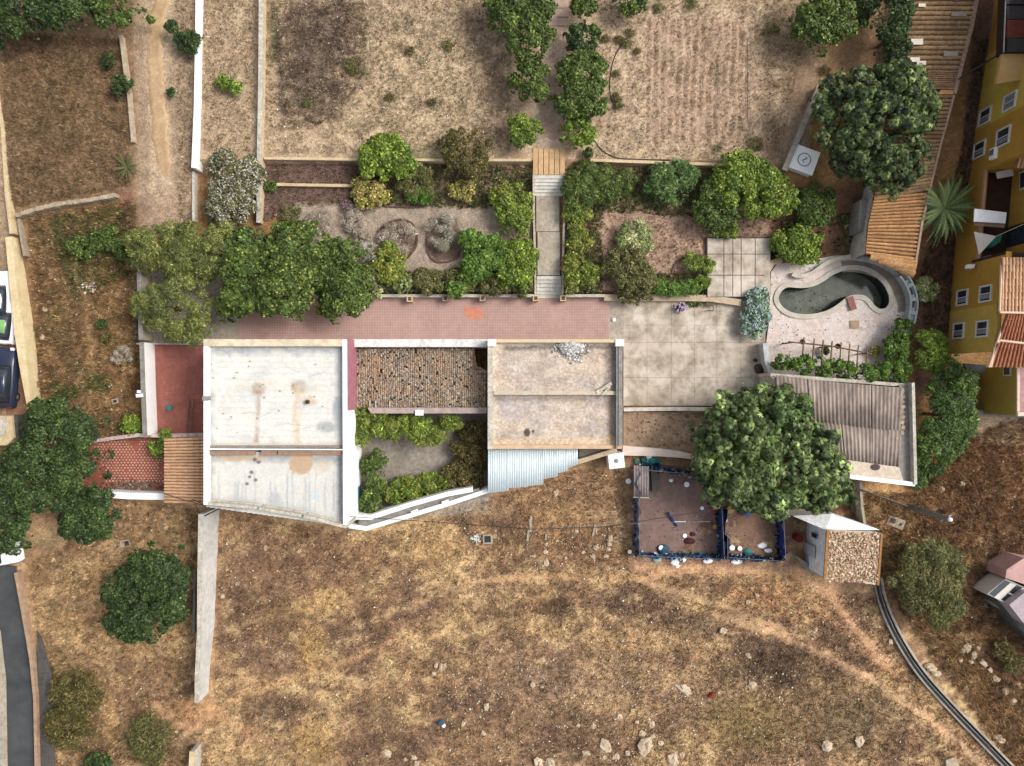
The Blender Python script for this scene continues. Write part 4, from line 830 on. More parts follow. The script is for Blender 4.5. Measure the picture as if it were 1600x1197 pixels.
# door + attached low roofs in front (west) and north
wxa = hp[0][0]; ym = (hp[0][1]+hp[3][1])/2
MB().box((hp[3][0]-.05, ym-.3, 1.0), (.08, .9, 2.0)).build('door', mat('hut_door', srgb(200, 205, 205), srgb(180, 186, 188), 3, rough=.6), HU)
MB().box((hp[3][0]-.02, ym+1.0, 1.9), (.08, .35, .8)).build('window', glass, HU)
MB().prism([(1238, 806), (1300, 803), (1375, 828), (1290, 828)], 0, [2.0, 2.6, 3.0, 3.2]).build('side_roof', MATS['hut_white'], HU)
MB().prism([(1243, 868), (1262, 880), (1288, 903), (1262, 893)], 0, .9).build('step_block', concg, HU)
t = thing('gas_barrel', 'red barrel standing against the white hut door side', 'barrel', tl(1250, 842)); x, y = W(1250, 842, .9); MB().lathe((x, y, 0), [(.3, 0), (.32, .25), (.3, .3), (.32, .6), (.3, .65), (.3, .9)], 16).build('barrel_body', redpl, t); MB().lathe((x, y, .9), [(.28, 0), (.28, .03), (.05, .04)], 16).build('barrel_lid', mat('red_dark', srgb(120, 30, 30), srgb(100, 25, 25), 3), t)

# ---------------------------------------------------------------- tile roofs
def tile_row(mb, A, B, r_, seg=.42, n=5, flip=False):
    A = Vector(A); B = Vector(B); d = B-A; L_ = d.length; d.normalize(); side = d.cross(Vector((0, 0, 1))).normalized(); up = side.cross(d).normalized()
    if up.z < 0: up = -up
    k = max(1, int(L_/seg)); rn = random.Random(int(A.x*1000+A.y*77))
    for i in range(k):
        a = A+d*L_*i/k; b = A+d*L_*(i+1.12)/k; b_ = len(mb.v); off = side*rn.uniform(-.012, .012); ra = r_*.86; rb = r_*1.04
        for p, rr_, dz in ((a, ra, .0), (b, rb, .028)):
            for j in range(n+1):
                an = math.pi*j/n; mb.v.append(tuple(p+off+side*math.cos(an)*rr_+up*(math.sin(an)*rr_*.9+dz)))
        for j in range(n): mb.f.append((b_+j, b_+n+1+j, b_+n+2+j, b_+j+1))
    return mb
def tile_roof(parent, L, Rr, n, zl, zr_, m, basem, rr_=None, seg=.42, name='tile_row'):
    """n rows, each from L(t) (height zl) to R(t) (height zr_); L, Rr pixel polylines of equal parametrisation"""
    def at(P, t):
        q = t*(len(P)-1); i = min(int(q), len(P)-2); f_ = q-i; return (P[i][0]*(1-f_)+P[i+1][0]*f_, P[i][1]*(1-f_)+P[i+1][1]*f_)
    for k in range(n):
        u = (k+.5)/n; a = at(L, u); b = at(Rr, u); A = (*W(*a, zl), zl); B = (*W(*b, zr_), zr_)
        a2 = at(L, min(1, u+.5/n)); a1 = at(L, max(0, u-.5/n)); sp_ = (Vector(W(*a2, zl))-Vector(W(*a1, zl))).length
        mb = tile_row(MB(), A, B, rr_ or sp_*.43, seg); o = mb.build(name, m, parent, True)
    mb = MB(); N = 12
    for k in range(N):
        p = [at(L, k/N), at(Rr, k/N), at(Rr, (k+1)/N), at(L, (k+1)/N)]; Q = [(*W(*p[0], zl), zl-.02), (*W(*p[1], zr_), zr_-.02), (*W(*p[2], zr_), zr_-.02), (*W(*p[3], zl), zl-.02)]
        ar = sum(Q[i_][0]*Q[(i_+1) % 4][1]-Q[(i_+1) % 4][0]*Q[i_][1] for i_ in range(4)); mb.add(Q, [(0, 1, 2, 3) if ar > 0 else (3, 2, 1, 0)])
    o = mb.build('roof_deck', basem, parent); s_ = o.modifiers.new('thickness', 'SOLIDIFY'); s_.thickness = .12; s_.offset = -1
tileback = mat('tile_channel', srgb(140, 104, 68), srgb(112, 82, 54), 2, srgb(84, 62, 44), 8)
TJ = thing('tile_lean_to', 'small lean-to with neat tan clay tiles at the left of the white roofed house', 'lean-to', tl(290, 735))
tile_roof(TJ, [(257, 685), (257, 786)], [(320, 683), (321, 788)], 21, 2.5, 2.8, tilep, mat('tan_channel', srgb(176, 128, 92), srgb(150, 104, 74), 2, srgb(110, 78, 58), 8))
perim([W(a, b, 2.4) for a, b in ((260, 688), (318, 688), (318, 783), (260, 782))], .2, 0, 2.38, offw, TJ, 'wall')
TH = thing('long_tiled_building', 'long narrow building with weathered brown tiles on the right side', 'building', tl(1440, 200))
tile_roof(TH, [(1424, -28), (1412, 40), (1404, 110), (1400, 140)], [(1530, -28), (1517, 40), (1499, 110), (1491, 140)], 27, 2.6, 2.9, tileo, tileback)
tile_roof(TH, [(1390, 148), (1378, 230), (1364, 312)], [(1490, 148), (1468, 230), (1450, 298)], 26, 2.6, 2.9, tileo, tileback)
tile_roof(TH, [(1366, 308), (1356, 352), (1352, 397)], [(1450, 300), (1440, 350), (1430, 408)], 18, 2.6, 2.9, tiler, tileback)
tile_roof(TH, [(1352, 399), (1385, 412), (1412, 424)], [(1430, 410), (1428, 420), (1427, 432)], 5, 2.55, 2.85, tiler, tileback)
MB().prism([(1470, 140.5), (1492, 140.5), (1490, 147), (1466, 147)], 2.5, 3.0).build('roof_ridge', MATS['roof_tile'], TH)
MB().wall([(1532, -28), (1519, 40), (1501, 110), (1492, 146)], .26, 0, 3.05).build('wall', mat('pink_wall', srgb(180, 150, 132), srgb(155, 118, 98), 2, srgb(190, 180, 170), 5), TH)
MB().wall([(1491, 149), (1469, 230), (1453, 296), (1441, 350), (1429, 425)], .16, 0, 3.05).build('wall', MATS['pink_wall'], TH)
MB().wall([(1424, -28), (1404, 110), (1400, 140), (1390, 160), (1378, 230), (1366, 305), (1352, 396)], .2, 0, 2.5).build('wall', offw, TH)
for i, (x, y, w_, h_, g_) in enumerate(((1441, 8, 11, 5, 0), (1433, 65, 19, 9, 0), (1430, 93, 15, 7, 0), (1440, 98, 14, 6, 0), (1499, 22, 24, 6, 1), (1486, 84, 22, 8, 1))):
    zz_ = 2.95; MB().prism([(x-w_/2, y-h_/2), (x+w_/2, y-h_/2), (x+w_/2, y+h_/2), (x-w_/2, y+h_/2)], zz_-.06, zz_+.02+.015*i).build('skylight', mat('old_plastic', srgb(170, 160, 150), srgb(150, 140, 128), 5) if g_ else mat('skylight_white', srgb(238, 228, 210), srgb(222, 210, 190), 4, rough=.4), TH)
# grey slab beside it, under the fig
o = bevel(MB().prism([(1344, 312), (1357, 312), (1352, 362), (1341, 362)], .3, 1.9).build('concrete_tank', concg), .03); tag(o, 'narrow grey concrete block beside the bright end of the long tile roof', 'tank')
wall_thing('boundary_wall', 'grey topped wall leaning along the left side of the big fig tree', 'wall', [(1281, 135), (1262, 180), (1243, 225), (1226, 266)], .35, 0, 1.9, concg, conc)
t = thing('cistern', 'white square cistern lid with a round emblem below the fig tree', 'cistern', tl(1256, 250)); r0 = -.35; x, y = W(1256, 250, 1.7)
bevel(MB().box((x, y, .85), (1.85, 1.75, 1.7), r0).build('cistern_body', whpl, t), .03); MB().box((x, y, 1.74), (1.95, 1.85, .08), r0).build('lid', brightw, t)
tor = MB(); pts = [(x+.48*math.cos(a*math.pi/12), y+.48*math.sin(a*math.pi/12), 1.79) for a in range(25)]; tor.tube(pts, .035, 5); tor.build('ring', metalg, t)
MB().box((x+.02, y+.02, 1.79), (.45, .05, .02), .4).box((x-.05, y-.1, 1.79), (.3, .05, .02), 1.6).box((x+.12, y+.08, 1.79), (.2, .05, .02), 1.1).build('emblem', metalg, t)

# ---------------------------------------------------------------- pool terrace
def arc(cx, cy, rx, ry, a0, a1, n): return [(cx+rx*math.cos(R(a0+(a1-a0)*i/n)), cy+ry*math.sin(R(a0+(a1-a0)*i/n))) for i in range(n+1)]
def smooth(P, n=4, closed=True):
    out = []; m = len(P)
    for i in range(m if closed else m-1):
        p0, p1, p2, p3 = [Vector(P[(i+k) % m] if closed else P[min(max(i+k, 0), m-1)]) for k in (-1, 0, 1, 2)]
        for j in range(n):
            t_ = j/n; out.append(tuple(.5*((2*p1)+(-p0+p2)*t_+(2*p0-5*p1+4*p2-p3)*t_*t_+(-p0+3*p1-3*p2+p3)*t_**3)))
    if not closed: out.append(tuple(P[-1]))
    return out
pool = smooth([(1216, 470), (1219, 457), (1230, 449), (1250, 450), (1268, 448), (1284, 441), (1300, 430), (1318, 423), (1340, 422), (1360, 428), (1377, 441), (1387, 458), (1389, 472), (1384, 481), (1375, 483), (1366, 478), (1358, 468), (1349, 462), (1336, 461), (1324, 464), (1311, 474), (1293, 485), (1268, 491), (1243, 490), (1226, 483)])
deckP = [(1196, 582), (1197, 540), (1202, 500), (1203, 460), (1205, 425), (1214, 412), (1258, 408), (1300, 400), (1345, 397), (1376, 402), (1400, 416), (1419, 437), (1428, 462), (1430, 485), (1426, 510), (1420, 560), (1415, 600), (1300, 592)]
def slab_hole(outer, hole, z0, z1, zhole):
    O = [W(a, b, z1) for a, b in outer]; H = [W(a, b, z1) for a, b in hole]; t_ = tessellate_polygon([[Vector((*p, 0)) for p in O], [Vector((*p, 0)) for p in H]])
    Q = O+H; mb = MB(); F = []
    for q in t_:
        a = (Q[q[1]][0]-Q[q[0]][0])*(Q[q[2]][1]-Q[q[0]][1])-(Q[q[2]][0]-Q[q[0]][0])*(Q[q[1]][1]-Q[q[0]][1]); F.append(tuple(q) if a > 0 else tuple(q)[::-1])
    mb.add([(*p, z1) for p in Q], F)
    for P_, zb in ((O, z0), (H, zhole)):
        n = len(P_); c_ = ccw(P_) ^ (P_ is H)
        mb.add([(*p, zb) for p in P_]+[(*p, z1) for p in P_], [((i, (i+1) % n, n+(i+1) % n, n+i) if c_ else (n+i, n+(i+1) % n, (i+1) % n, i)) for i in range(n)])
    return mb
m, t_, b_ = nt('crazy_paving'); p_ = pos(t_); v = t_.nodes.new('ShaderNodeTexVoronoi'); v.inputs['Scale'].default_value = 3.2; v.feature = 'F1'; t_.links.new(p_, v.inputs['Vector'])
v2 = t_.nodes.new('ShaderNodeTexVoronoi'); v2.inputs['Scale'].default_value = 3.2; v2.feature = 'DISTANCE_TO_EDGE'; t_.links.new(p_, v2.inputs['Vector'])
cc_ = mixc(t_, noise(t_, p_, .8, 3), srgb(226, 206, 194), srgb(204, 184, 172)); sx_ = t_.nodes.new('ShaderNodeSeparateXYZ'); t_.links.new(v.outputs['Color'], sx_.inputs[0])
cc_ = mixc(t_, sx_.outputs[0], cc_, srgb(226, 216, 210)); mr_ = t_.nodes.new('ShaderNodeMapRange'); mr_.inputs[1].default_value = .01; mr_.inputs[2].default_value = .05; mr_.inputs[3].default_value = .6; mr_.inputs[4].default_value = 0; t_.links.new(v2.outputs['Distance'], mr_.inputs[0])
cc_ = mixc(t_, mr_.outputs[0], cc_, srgb(158, 138, 128)); t_.links.new(cc_, b_.inputs['Base Color']); b_.inputs['Roughness'].default_value = .8; crazy = m
PT = thing('pool_terrace', 'pale crazy paved terrace around the curved pool', 'terrace', tl(1300, 520))
slab_hole(deckP, pool, -.2, .1, -1.5).build('paving', crazy, PT)
MB().prism(arc(1330, 487, 74, 62, 0, -100, 14)+arc(1330, 487, 92, 80, -100, 0, 14), .0, .125).build('walkway', mat('walkway', srgb(150, 136, 120), srgb(124, 112, 100), 1.2, srgb(170, 155, 140), 5), PT)
PO = thing('pool', 'kidney shaped swimming pool with murky grey green water', 'swimming pool', (*W(1300, 455, 0), -.8))
PW = [W(a, b, .1) for a, b in pool]
cx_, cy_ = W(1300, 455, 0); o = MB().prism_w(PW, -1.05, -1.0).build('water', waterm, PO)
n_ = len(PW); mb = MB(); cw = []
for i in range(n_):
    a = Vector(PW[i-1]); b = Vector(PW[(i+1) % n_]); d_ = (b-a).normalized(); q_ = Vector((-d_.y, d_.x))*(1 if not ccw(PW) else -1); cw.append((Vector(PW[i]), q_))
V = []; 
for p, q in cw: V += [(*(p+q*.0-q*.02), .1), (*(p-q*.02), .2), (*(p+q*.36), .2), (*(p+q*.36), .08)]
F = []
for i in range(n_):
    a = 4*i; b = 4*((i+1) % n_)
    for k in range(3): F.append((a+k, a+k+1, b+k+1, b+k))
mb.add(V, F); o = mb.build('coping', mat('pool_coping', srgb(215, 208, 192), srgb(190, 182, 168), 1.6, srgb(150, 145, 135), 5), PO)
V = []; F = []
for p, q in cw: V += [(*(p-q*.04), .12), (*(p-q*.04), -1.2)]
for i in range(n_): a = 2*i; b = 2*((i+1) % n_); F.append((a, b, b+1, a+1))
MB().add(V, F).build('basin_wall', mat('wet_shaded_wall', srgb(50, 54, 50), srgb(34, 38, 36), 2, srgb(70, 76, 66), 6), PO)  # wet wall tone, darkened to paint the pool's deep shadow crescents
x, y = W(1331, 474, .3); MB().box((x, y, .27), (.5, 1.05, .12), .3).build('diving_step', mat('pink_block', srgb(160, 112, 100), srgb(140, 95, 86), 4), PO)
x, y = W(1336, 507, .2); o = MB().box((x, y, .14), (.7, .62, .08)).box((x, y, .19), (.5, .42, .02)).build('drain_cover', mat('tan_cover', srgb(190, 165, 132), srgb(170, 145, 115), 4)); tag(o, 'small square tan drain cover on the pool terrace', 'drain cover')
r = np.random.default_rng(3); X = np.concatenate([r.uniform(1220, 1300, 60), r.normal(1278, 6, 40)]); Y = np.concatenate([r.uniform(452, 486, 60), r.normal(482, 3, 40)]); k_ = inpoly(X, Y, pool); wx, wy = W(X[k_], Y[k_], -1)
chips('floating_leaves', 'fallen leaves and scum floating on the murky pool water', wx, wy, np.full(k_.sum(), -.99), (.03, .09), [srgb(120, 110, 70), srgb(70, 74, 50), srgb(150, 140, 100)], 'leaves', 5, None, .2)
r = np.random.default_rng(4); X = r.uniform(1205, 1420, 420); Y = r.uniform(405, 580, 420); k_ = ~inpoly(X, Y, smooth([(a*1.0, b) for a, b in pool], 1)) & inpoly(X, Y, deckP); wx, wy = W(X[k_], Y[k_], .1)
chips('leaf_litter', 'dry leaves scattered over the crazy paved pool terrace', wx, wy, np.full(k_.sum(), .12), (.025, .07), [srgb(150, 120, 90), srgb(110, 90, 66), srgb(190, 170, 150)], 'leaves', 5, None, .3)
# raised curved bench wall with slots
BW = thing('curved_bench_wall', 'pale grey blue curved bench wall with dark slots around the pool', 'bench wall', tl(1410, 440)); pbm = mat('blue_grey_wall', srgb(196, 204, 202), srgb(168, 178, 178), 1.4, srgb(130, 138, 136), 5)
ringp = [(1344, 397), (1362, 398), (1378, 403), (1393, 412), (1406, 424), (1417, 438), (1425, 455), (1428, 470), (1427, 486), (1423, 505)]
rp = smooth(ringp, 3, False)
MB().wall(rp, .62, 0, .75).build('bench_base', pbm, BW)
zs = .85; W2 = [Vector(W(a, b, zs)) for a, b in rp]
for sgn, nm in ((1, 'bench_rim'), (-1, 'bench_rim')):
    Q = []
    for i in range(len(W2)): d_ = (W2[min(i+1, len(W2)-1)]-W2[max(i-1, 0)]).normalized(); Q.append(tuple(W2[i]+Vector((-d_.y, d_.x))*.25*sgn))
    MB().strip(Q, .13, .745, .93).build(nm, pbm, BW)
for i in range(0, len(W2)-2, 4): a = W2[i]; b = W2[i+1]; MB().strip([tuple(a), tuple(a+(b-a).normalized()*.28)], .36, .745, .93).build('divider', pbm, BW)
for i in range(1, len(W2)-3, 4): MB().strip([tuple(W2[i+k]) for k in range(3)], .2, .745, .78).build('slot', darkc, BW)
wall_thing('pool_rim_wall', 'rough pale rim wall winding above the pool at the upper left', 'wall', smooth([(1238, 428), (1250, 432), (1270, 426), (1290, 412), (1310, 404), (1345, 399)], 3, False), .3, 0, .5, MATS['pool_coping'])
wall_thing('pool_rim_wall', 'weathered pale wall on the left edge of the pool terrace', 'wall', [(1195, 500), (1197, 460), (1199, 425), (1208, 410), (1222, 406)], .4, 0, .6, MATS['bench_stone'])
# pergola
PG = thing('pergola', 'rustic pergola of thin brown beams over the pool terrace edge', 'pergola', tl(1300, 550)); zg = 2.1
a = W(1232, 534, zg); b = W(1362, 553, zg); MB().tube([(*a, zg), (*W(1300, 541, zg), zg+.02), (*b, zg)], .06).build('long_beam', wood, PG)
for i, x in enumerate((1254, 1270, 1284, 1298, 1312, 1325.5, 1339, 1353)):
    y0 = 527+(x-1254)*.14; y1 = 566+(x-1254)*.12; MB().tube([(*W(x+1.5, y0, zg), zg+.1), (*W(x-1.5, y1, zg), zg+.1)], .055, 6, .07).build('cross_beam', wood, PG)
for x, y in ((1238, 535), (1298, 541), (1358, 552)): xx, yy = W(x, y, zg); MB().tube([(xx, yy, .1), (xx, yy, zg)], .06).build('post', wood, PG)
for x, y, lb in ((1254, 534, 'first dark pot hanging under the left end of the pergola'), (1309, 541, 'dark pot hanging at the middle of the pergola')):
    xx, yy = W(x, y, 2.0); tag(MB().lathe((xx, yy, 1.7), [(.12, 0), (.2, .25), (.22, .3), (.17, .3), (.15, .2)], 10).build('hanging_pot', mat('dark_pot', srgb(90, 62, 48), srgb(70, 48, 38), 5)), lb, 'pot')
# ---------------------------------------------------------------- yellow building
YB = thing('yellow_building', 'tall mustard yellow apartment building with white framed windows along the right edge', 'apartment building', (*W(1500, 350), 0))
B0 = [Vector(W(*p, 0)) for p in ((1560, -90), (1543, -10), (1524, 100), (1507, 215), (1500, 283), (1489, 415), (1484, 487), (1479, 553))]
def panel(i, z1_, m_, z0_=-.2, th=.4): 
    a, b = B0[i], B0[i+1]; d = (b-a).normalized(); q = Vector((-d.y, d.x)); q = q if q.x > 0 else -q
    MB().prism_w([tuple(a), tuple(b), tuple(b+q*th), tuple(a+q*th)], z0_, z1_).build('wall', m_, YB)
panel(0, 9.5, mustard); panel(1, 9.5, mustard); panel(2, 9.5, palew); panel(3, 9.5, mustard); panel(5, 6.05, mustard); panel(6, 5.45, khaki)
panel(4, 2.75, mustard)                       # below the open terrace
# terrace recess
a, b = B0[4], B0[5]; d = (b-a).normalized(); q = Vector((abs(d.y), d.x if d.y < 0 else -d.x)); q = Vector((-d.y, d.x)); q = q if q.x > 0 else -q
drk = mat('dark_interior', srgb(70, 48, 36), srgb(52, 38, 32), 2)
MB().prism_w([tuple(a+q*.0), tuple(b+q*.0), tuple(b+q*.16), tuple(a+q*.16)], 2.7, 3.0).build('railing', mat('rail_pink', srgb(205, 160, 130), srgb(190, 142, 112), 3), YB)
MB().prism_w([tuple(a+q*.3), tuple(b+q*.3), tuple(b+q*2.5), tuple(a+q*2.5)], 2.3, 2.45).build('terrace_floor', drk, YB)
MB().prism_w([tuple(a+q*2.4), tuple(b+q*2.4), tuple(b+q*2.9), tuple(a+q*2.9)], 2.3, 9.5).build('back_wall', mustard, YB)
MB().prism_w([tuple(a), tuple(a+q*2.5), tuple(a+q*2.5-d*.25), tuple(a-d*.25)], 2.3, 9.45).build('side_wall', mustard, YB)
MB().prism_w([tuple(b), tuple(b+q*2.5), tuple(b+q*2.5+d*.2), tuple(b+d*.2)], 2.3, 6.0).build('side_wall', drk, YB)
def ywin(parent, i, py_, z_, w=1.0, h=1.15, m_=glass, cur=True):
    a, b = B0[i], B0[i+1]; Y = W(0, py_, z_)[1]; f_ = (Y-a.y)/(b.y-a.y); p = a.lerp(b, f_); d = (b-a).normalized(); rz = math.atan2(d.y, d.x); q = Vector((-d.y, d.x)); q = q if q.x < 0 else -q
    t = MB(); c0 = p+q*.03
    for du, dz, ww, hh in ((0, h/2+.05, w+.24, .11), (0, -h/2-.05, w+.24, .11), (-w/2-.06, 0, .12, h), (w/2+.06, 0, .12, h)):
        cc = c0+d*du; t.box((cc.x, cc.y, z_+dz), (ww, .16, hh), rz)
    f = t.build('window', trimw, parent); g = p+q*.012; MB().box((g.x, g.y, z_), (w, .05, h), rz).build('pane', m_, f)
    g = p+q*.05; MB().box((g.x, g.y, z_), (.06, .03, h), rz).build('mullion', trimw, f)
    if cur: g = p+q*.041+d*w*.22; MB().box((g.x, g.y, z_), (w*.3, .012, h*.92), rz).build('curtain', curtain, f)
    return p, q, d, rz
ywin(YB, 2, 182, 2.3); ywin(YB, 2, 159, 4.95, m_=curtain); ywin(YB, 3, 234, 2.1); ywin(YB, 3, 214, 4.7, 1.1, 1.25)
ywin(YB, 5, 465, 1.5); ywin(YB, 5, 459, 4.2); ywin(YB, 6, 517, 1.35); ywin(YB, 6, 514, 4.1)
p = B0[3].lerp(B0[4], .35); AC = thing('air_conditioner', 'air conditioner box hanging under the upper mustard wall window', 'air conditioner', (p.x-.2, W(0, 240, 4)[1], 3.7)); yy = W(0, 240, 4)[1]
MB().box((p.x-.22, yy, 3.95), (.36, .8, .55), -.1).build('casing', whpl, AC); MB().box((p.x-.41, yy+.1, 3.95), (.02, .42, .42), -.1).build('fan_grille', metalg, AC)
# window and door inside the recess
g = a.lerp(b, .12)+q*2.36; MB().box((g.x, g.y, 4.1), (.1, 1.3, 1.4)).build('window', trimw, YB); MB().box((g.x-.04, g.y, 4.1), (.08, 1.1, 1.2)).build('pane', glass, YB)
g = a.lerp(b, .72)+q*2.36; MB().box((g.x, g.y, 3.6), (.1, 1.5, 2.2)).build('door', glass, YB)
g = a.lerp(b, .05)+q*1.2; MB().box((g.x, g.y, 3.4), (1.2, .5, .08), .2).build('window_ledge', trimw, YB)
# tile roof south of recess, hip part
tile_roof(YB, [(1565, 402), (1640, 402)], [(1562, 487), (1640, 489)], 14, 6.5, 6.1, tilep, MATS['tan_channel'])
tile_roof(YB, [(1574, 490), (1640, 490)], [(1545, 572), (1640, 574)], 15, 6.15, 5.2, tilered, MATS['tan_channel'])
tile_roof(YB, [(1596, 232), (1640, 232)], [(1588, 262), (1640, 262)], 9, 5.9, 5.7, tilep, MATS['tan_channel'])
for pts, z_ in (([(1565, 402), (1562, 487)], 6.35), ([(1574, 488), (1545, 574)], 5.75), ([(1562, 488), (1640, 490)], 6.3), ([(1548, 574), (1557, 538), (1562, 532), (1640, 541)], 5.75)):
    MB().tube([(*W(p_[0], p_[1], z_), z_) for p_ in pts], .085).build('roof_trim', mat('mortar_trim', srgb(236, 205, 180), srgb(222, 188, 160), 3), YB)
# balconies at the top
for y0_, y1_, z_ in ((-60, 82, 6.0),):
    A = [W(1573, y0_, z_), W(1700, y0_, z_), W(1700, y1_, z_), W(1568, y1_, z_)]; MB().prism_w(A, 5.2, 6.0).build('balcony', mat('dark_balcony', srgb(60, 40, 34), srgb(42, 32, 30), 2), YB)
for y_, h_, m_ in ((-5, 22, glass), (45, 28, mat('balcony_red', srgb(110, 50, 38), srgb(92, 42, 34), 3)), (70, 20, glass), (20, 20, glass)): MB().prism([(1574, y_-h_/2), (1640, y_-h_/2), (1640, y_+h_/2), (1574, y_+h_/2)], 6.0, 6.12+y_*.0005).build('balcony_screen', m_, YB)
MB().tube([(*W(1572, -20, 6.3), 6.3), (*W(1568, 82, 6.3), 6.3)], .05).build('balcony_rail', metalg, YB)
# peach patch: small projecting slab
MB().prism([(1566, 84), (1700, 84), (1700, 108), (1557, 131)], 5.5, 5.8).build('canopy_slab', peach, YB)
# awning and sail
t = thing('awning', 'white rectangular awning over the recessed terrace of the yellow building', 'awning', tl(1548, 338, 5))
o = MB().prism([(1523, 326), (1573, 332), (1571, 349), (1522, 346)], 4.0, 4.08).build('awning_cloth', whpl, t); MB().prism([(1522, 346.5), (1571, 349.5), (1569, 356), (1523, 352)], 3.7, 3.76).build('awning_valance', mat('valance', srgb(170, 140, 120), srgb(150, 120, 100), 3), t)
t = thing('shade_sail', 'white triangular shade sail below the rectangular awning', 'shade sail', tl(1537, 380, 5)); MB().prism([(1522, 362), (1557, 369), (1530, 398)], 3.9, 3.94).build('sail_cloth', mat('sail_cloth', srgb(226, 218, 208), srgb(212, 204, 194), 1), t); 
MB().tube([(*W(1557, 369, 3.9), 3.9), (*W(1600, 350, 5.5), 5.5)], .025).build('sail_rope', cream, t)
tag(MB().prism([(1548, 372), (1566, 366), (1563, 378), (1551, 386)], 2.45, 3.2).build('storage_box', teal), 'dark teal box on the recessed terrace beside the sail', 'box')
tag(MB().prism([(1534, 402), (1549, 398), (1551, 404), (1540, 410)], 2.45, 2.9).build('bench', curtain), 'small lilac bench at the bottom of the recessed terrace', 'bench')
tag(MB().prism([(1513, 413), (1524, 413), (1522, 419), (1512, 419)], 2.7, 3.05).build('lamp_box', whpl), 'small white box at the corner of the terrace railing', 'lamp box')
# south wing
SW = thing('olive_wing', 'low olive coloured wing of the yellow building above the sandy strip', 'building', (*W(1560, 610), 0))
a = Vector(W(1533, 574, 0)); b = Vector(W(1533, 646, 0)); MB().prism_w([tuple(a), tuple(b), (b.x+9, b.y), (a.x+9, a.y)], -.2, 3.9).build('wall', olive, SW)
MB().prism_w([(b.x-.02, b.y-.02), (b.x-.02, b.y+.25), (b.x+9, b.y+.25), (b.x+9, b.y-.02)], 3.9, 4.1).build('parapet', mat('pinkp', srgb(236, 210, 190), srgb(220, 190, 170), 3), SW); MB().prism_w([(a.x-.02, b.y+.3), (a.x-.02, a.y), (a.x+.15, a.y), (a.x+.15, b.y+.3)], 3.9, 4.05).build('parapet', MATS['pinkp'], SW)
MB().prism_w([(a.x+.2, b.y+.3), (a.x+9, b.y+.3), (a.x+9, a.y-.1), (a.x+.2, a.y-.1)], 3.85, 3.93).build('roof_floor', mat('mauve_roof', srgb(190, 150, 150), srgb(170, 130, 130), 2), SW)
w_ = MB().box((a.x-.02, W(0, 577, 3)[1], 3.0), (.1, 1.0, .8)).build('window', trimw, SW); MB().box((a.x-.06, W(0, 577, 3)[1], 3.0), (.06, .8, .6)).build('pane', glass, w_)
o = MB().prism([(1506, 568), (1541, 570), (1540, 583), (1512, 582)], 2.0, 2.2).build('porch_roof', black, SW); MB().prism([(1498, 585), (1528, 585), (1528, 612), (1500, 610)], 0, .6).build('porch_floor', mat('porch', srgb(130, 92, 70), srgb(105, 75, 60), 3), SW)
wall_thing('boundary_wall', 'low grey kerb wall along the foot of the olive wing', 'wall', [(1520, 642), (1560, 648), (1640, 652)], .3, 0, .4, concg)
# mauve roofed corner house bottom right
CHs = thing('mauve_roofed_house', 'corner of a mauve roofed house with dark skylight panes at the lower right', 'house', (*W(1590, 930), 0))
MB().prism([(1573, 890), (1600, 872), (1640, 880), (1640, 930), (1598, 912), (1571, 903)], 0, 2.3).build('terrace_roof', mat('mauve_tile', srgb(205, 165, 158), srgb(185, 145, 140), 2), CHs)
MB().prism([(1543, 928), (1572, 904), (1600, 917), (1640, 940), (1640, 960), (1572, 944)], 0, 1.9).build('verandah', trimw, CHs)
MB().prism([(1545.5, 928), (1570, 907), (1579, 910), (1554, 933)], 1.8, 1.93).build('pane', glass, CHs); MB().prism([(1565, 937), (1589, 914), (1598, 918), (1574, 941)], 1.8, 1.93).build('pane', glass, CHs)
MB().prism([(1553, 933.5), (1579, 910.5), (1586, 913), (1561, 936.5)], 1.8, 1.96).build('white_bar', trimw, CHs); MB().prism([(1577, 926), (1584, 929), (1583, 931), (1576, 928)], 1.8, 1.98).build('white_bar', trimw, CHs)
MB().prism([(1577, 945), (1602, 925), (1700, 925), (1700, 1040), (1598, 972)], 0, 2.6).build('roof', mat('lilac_roof', srgb(190, 176, 180), srgb(172, 158, 164), 1.2, srgb(150, 138, 142), 5), CHs)
MB().wall([(1556, 940), (1580, 963), (1598, 982), (1640, 1020)], .35, 0, 1.2).build('side_wall', concg, CHs); MB().wall([(1551, 935), (1574, 960), (1592, 982), (1640, 1028)], .12, 0, 1.4).build('gutter', darkc, CHs)

# ---------------------------------------------------------------- retaining channel, poles, wires, pits
t = thing('drain_channel', 'long grey drain channel with dark pipes curving down to the lower right corner', 'channel', tl(1440, 1020))
cl = smooth([(1372, 905), (1378, 935), (1392, 972), (1412, 1010), (1440, 1052), (1480, 1098), (1530, 1150), (1600, 1222)], 4, False)
def off(P, d_): 
    o = []
    for i in range(len(P)): v = (Vector(P[min(i+1, len(P)-1)])-Vector(P[max(i-1, 0)])).normalized(); o.append((P[i][0]-v.y*d_, P[i][1]+v.x*d_))
    return o
MB().wall(off(cl, -6), .16, -.2, .4).build('kerb', MATS['kerb_wall'] if 'kerb_wall' in MATS else conc, t); MB().wall(off(cl, 6), .14, -.2, .3).build('kerb', concg, t); MB().wall(cl, .55, -.2, .06).build('channel_floor', black, t)
for d_, r_, m_ in ((-3, .05, black), (0, .045, metalg), (3, .05, black), (1.8, .03, black)): MB().tube([(*W(x, y, .2), .2+.03*math.sin(i*1.7)) for i, (x, y) in enumerate(off(cl, d_))], r_).build('pipe', m_, t)
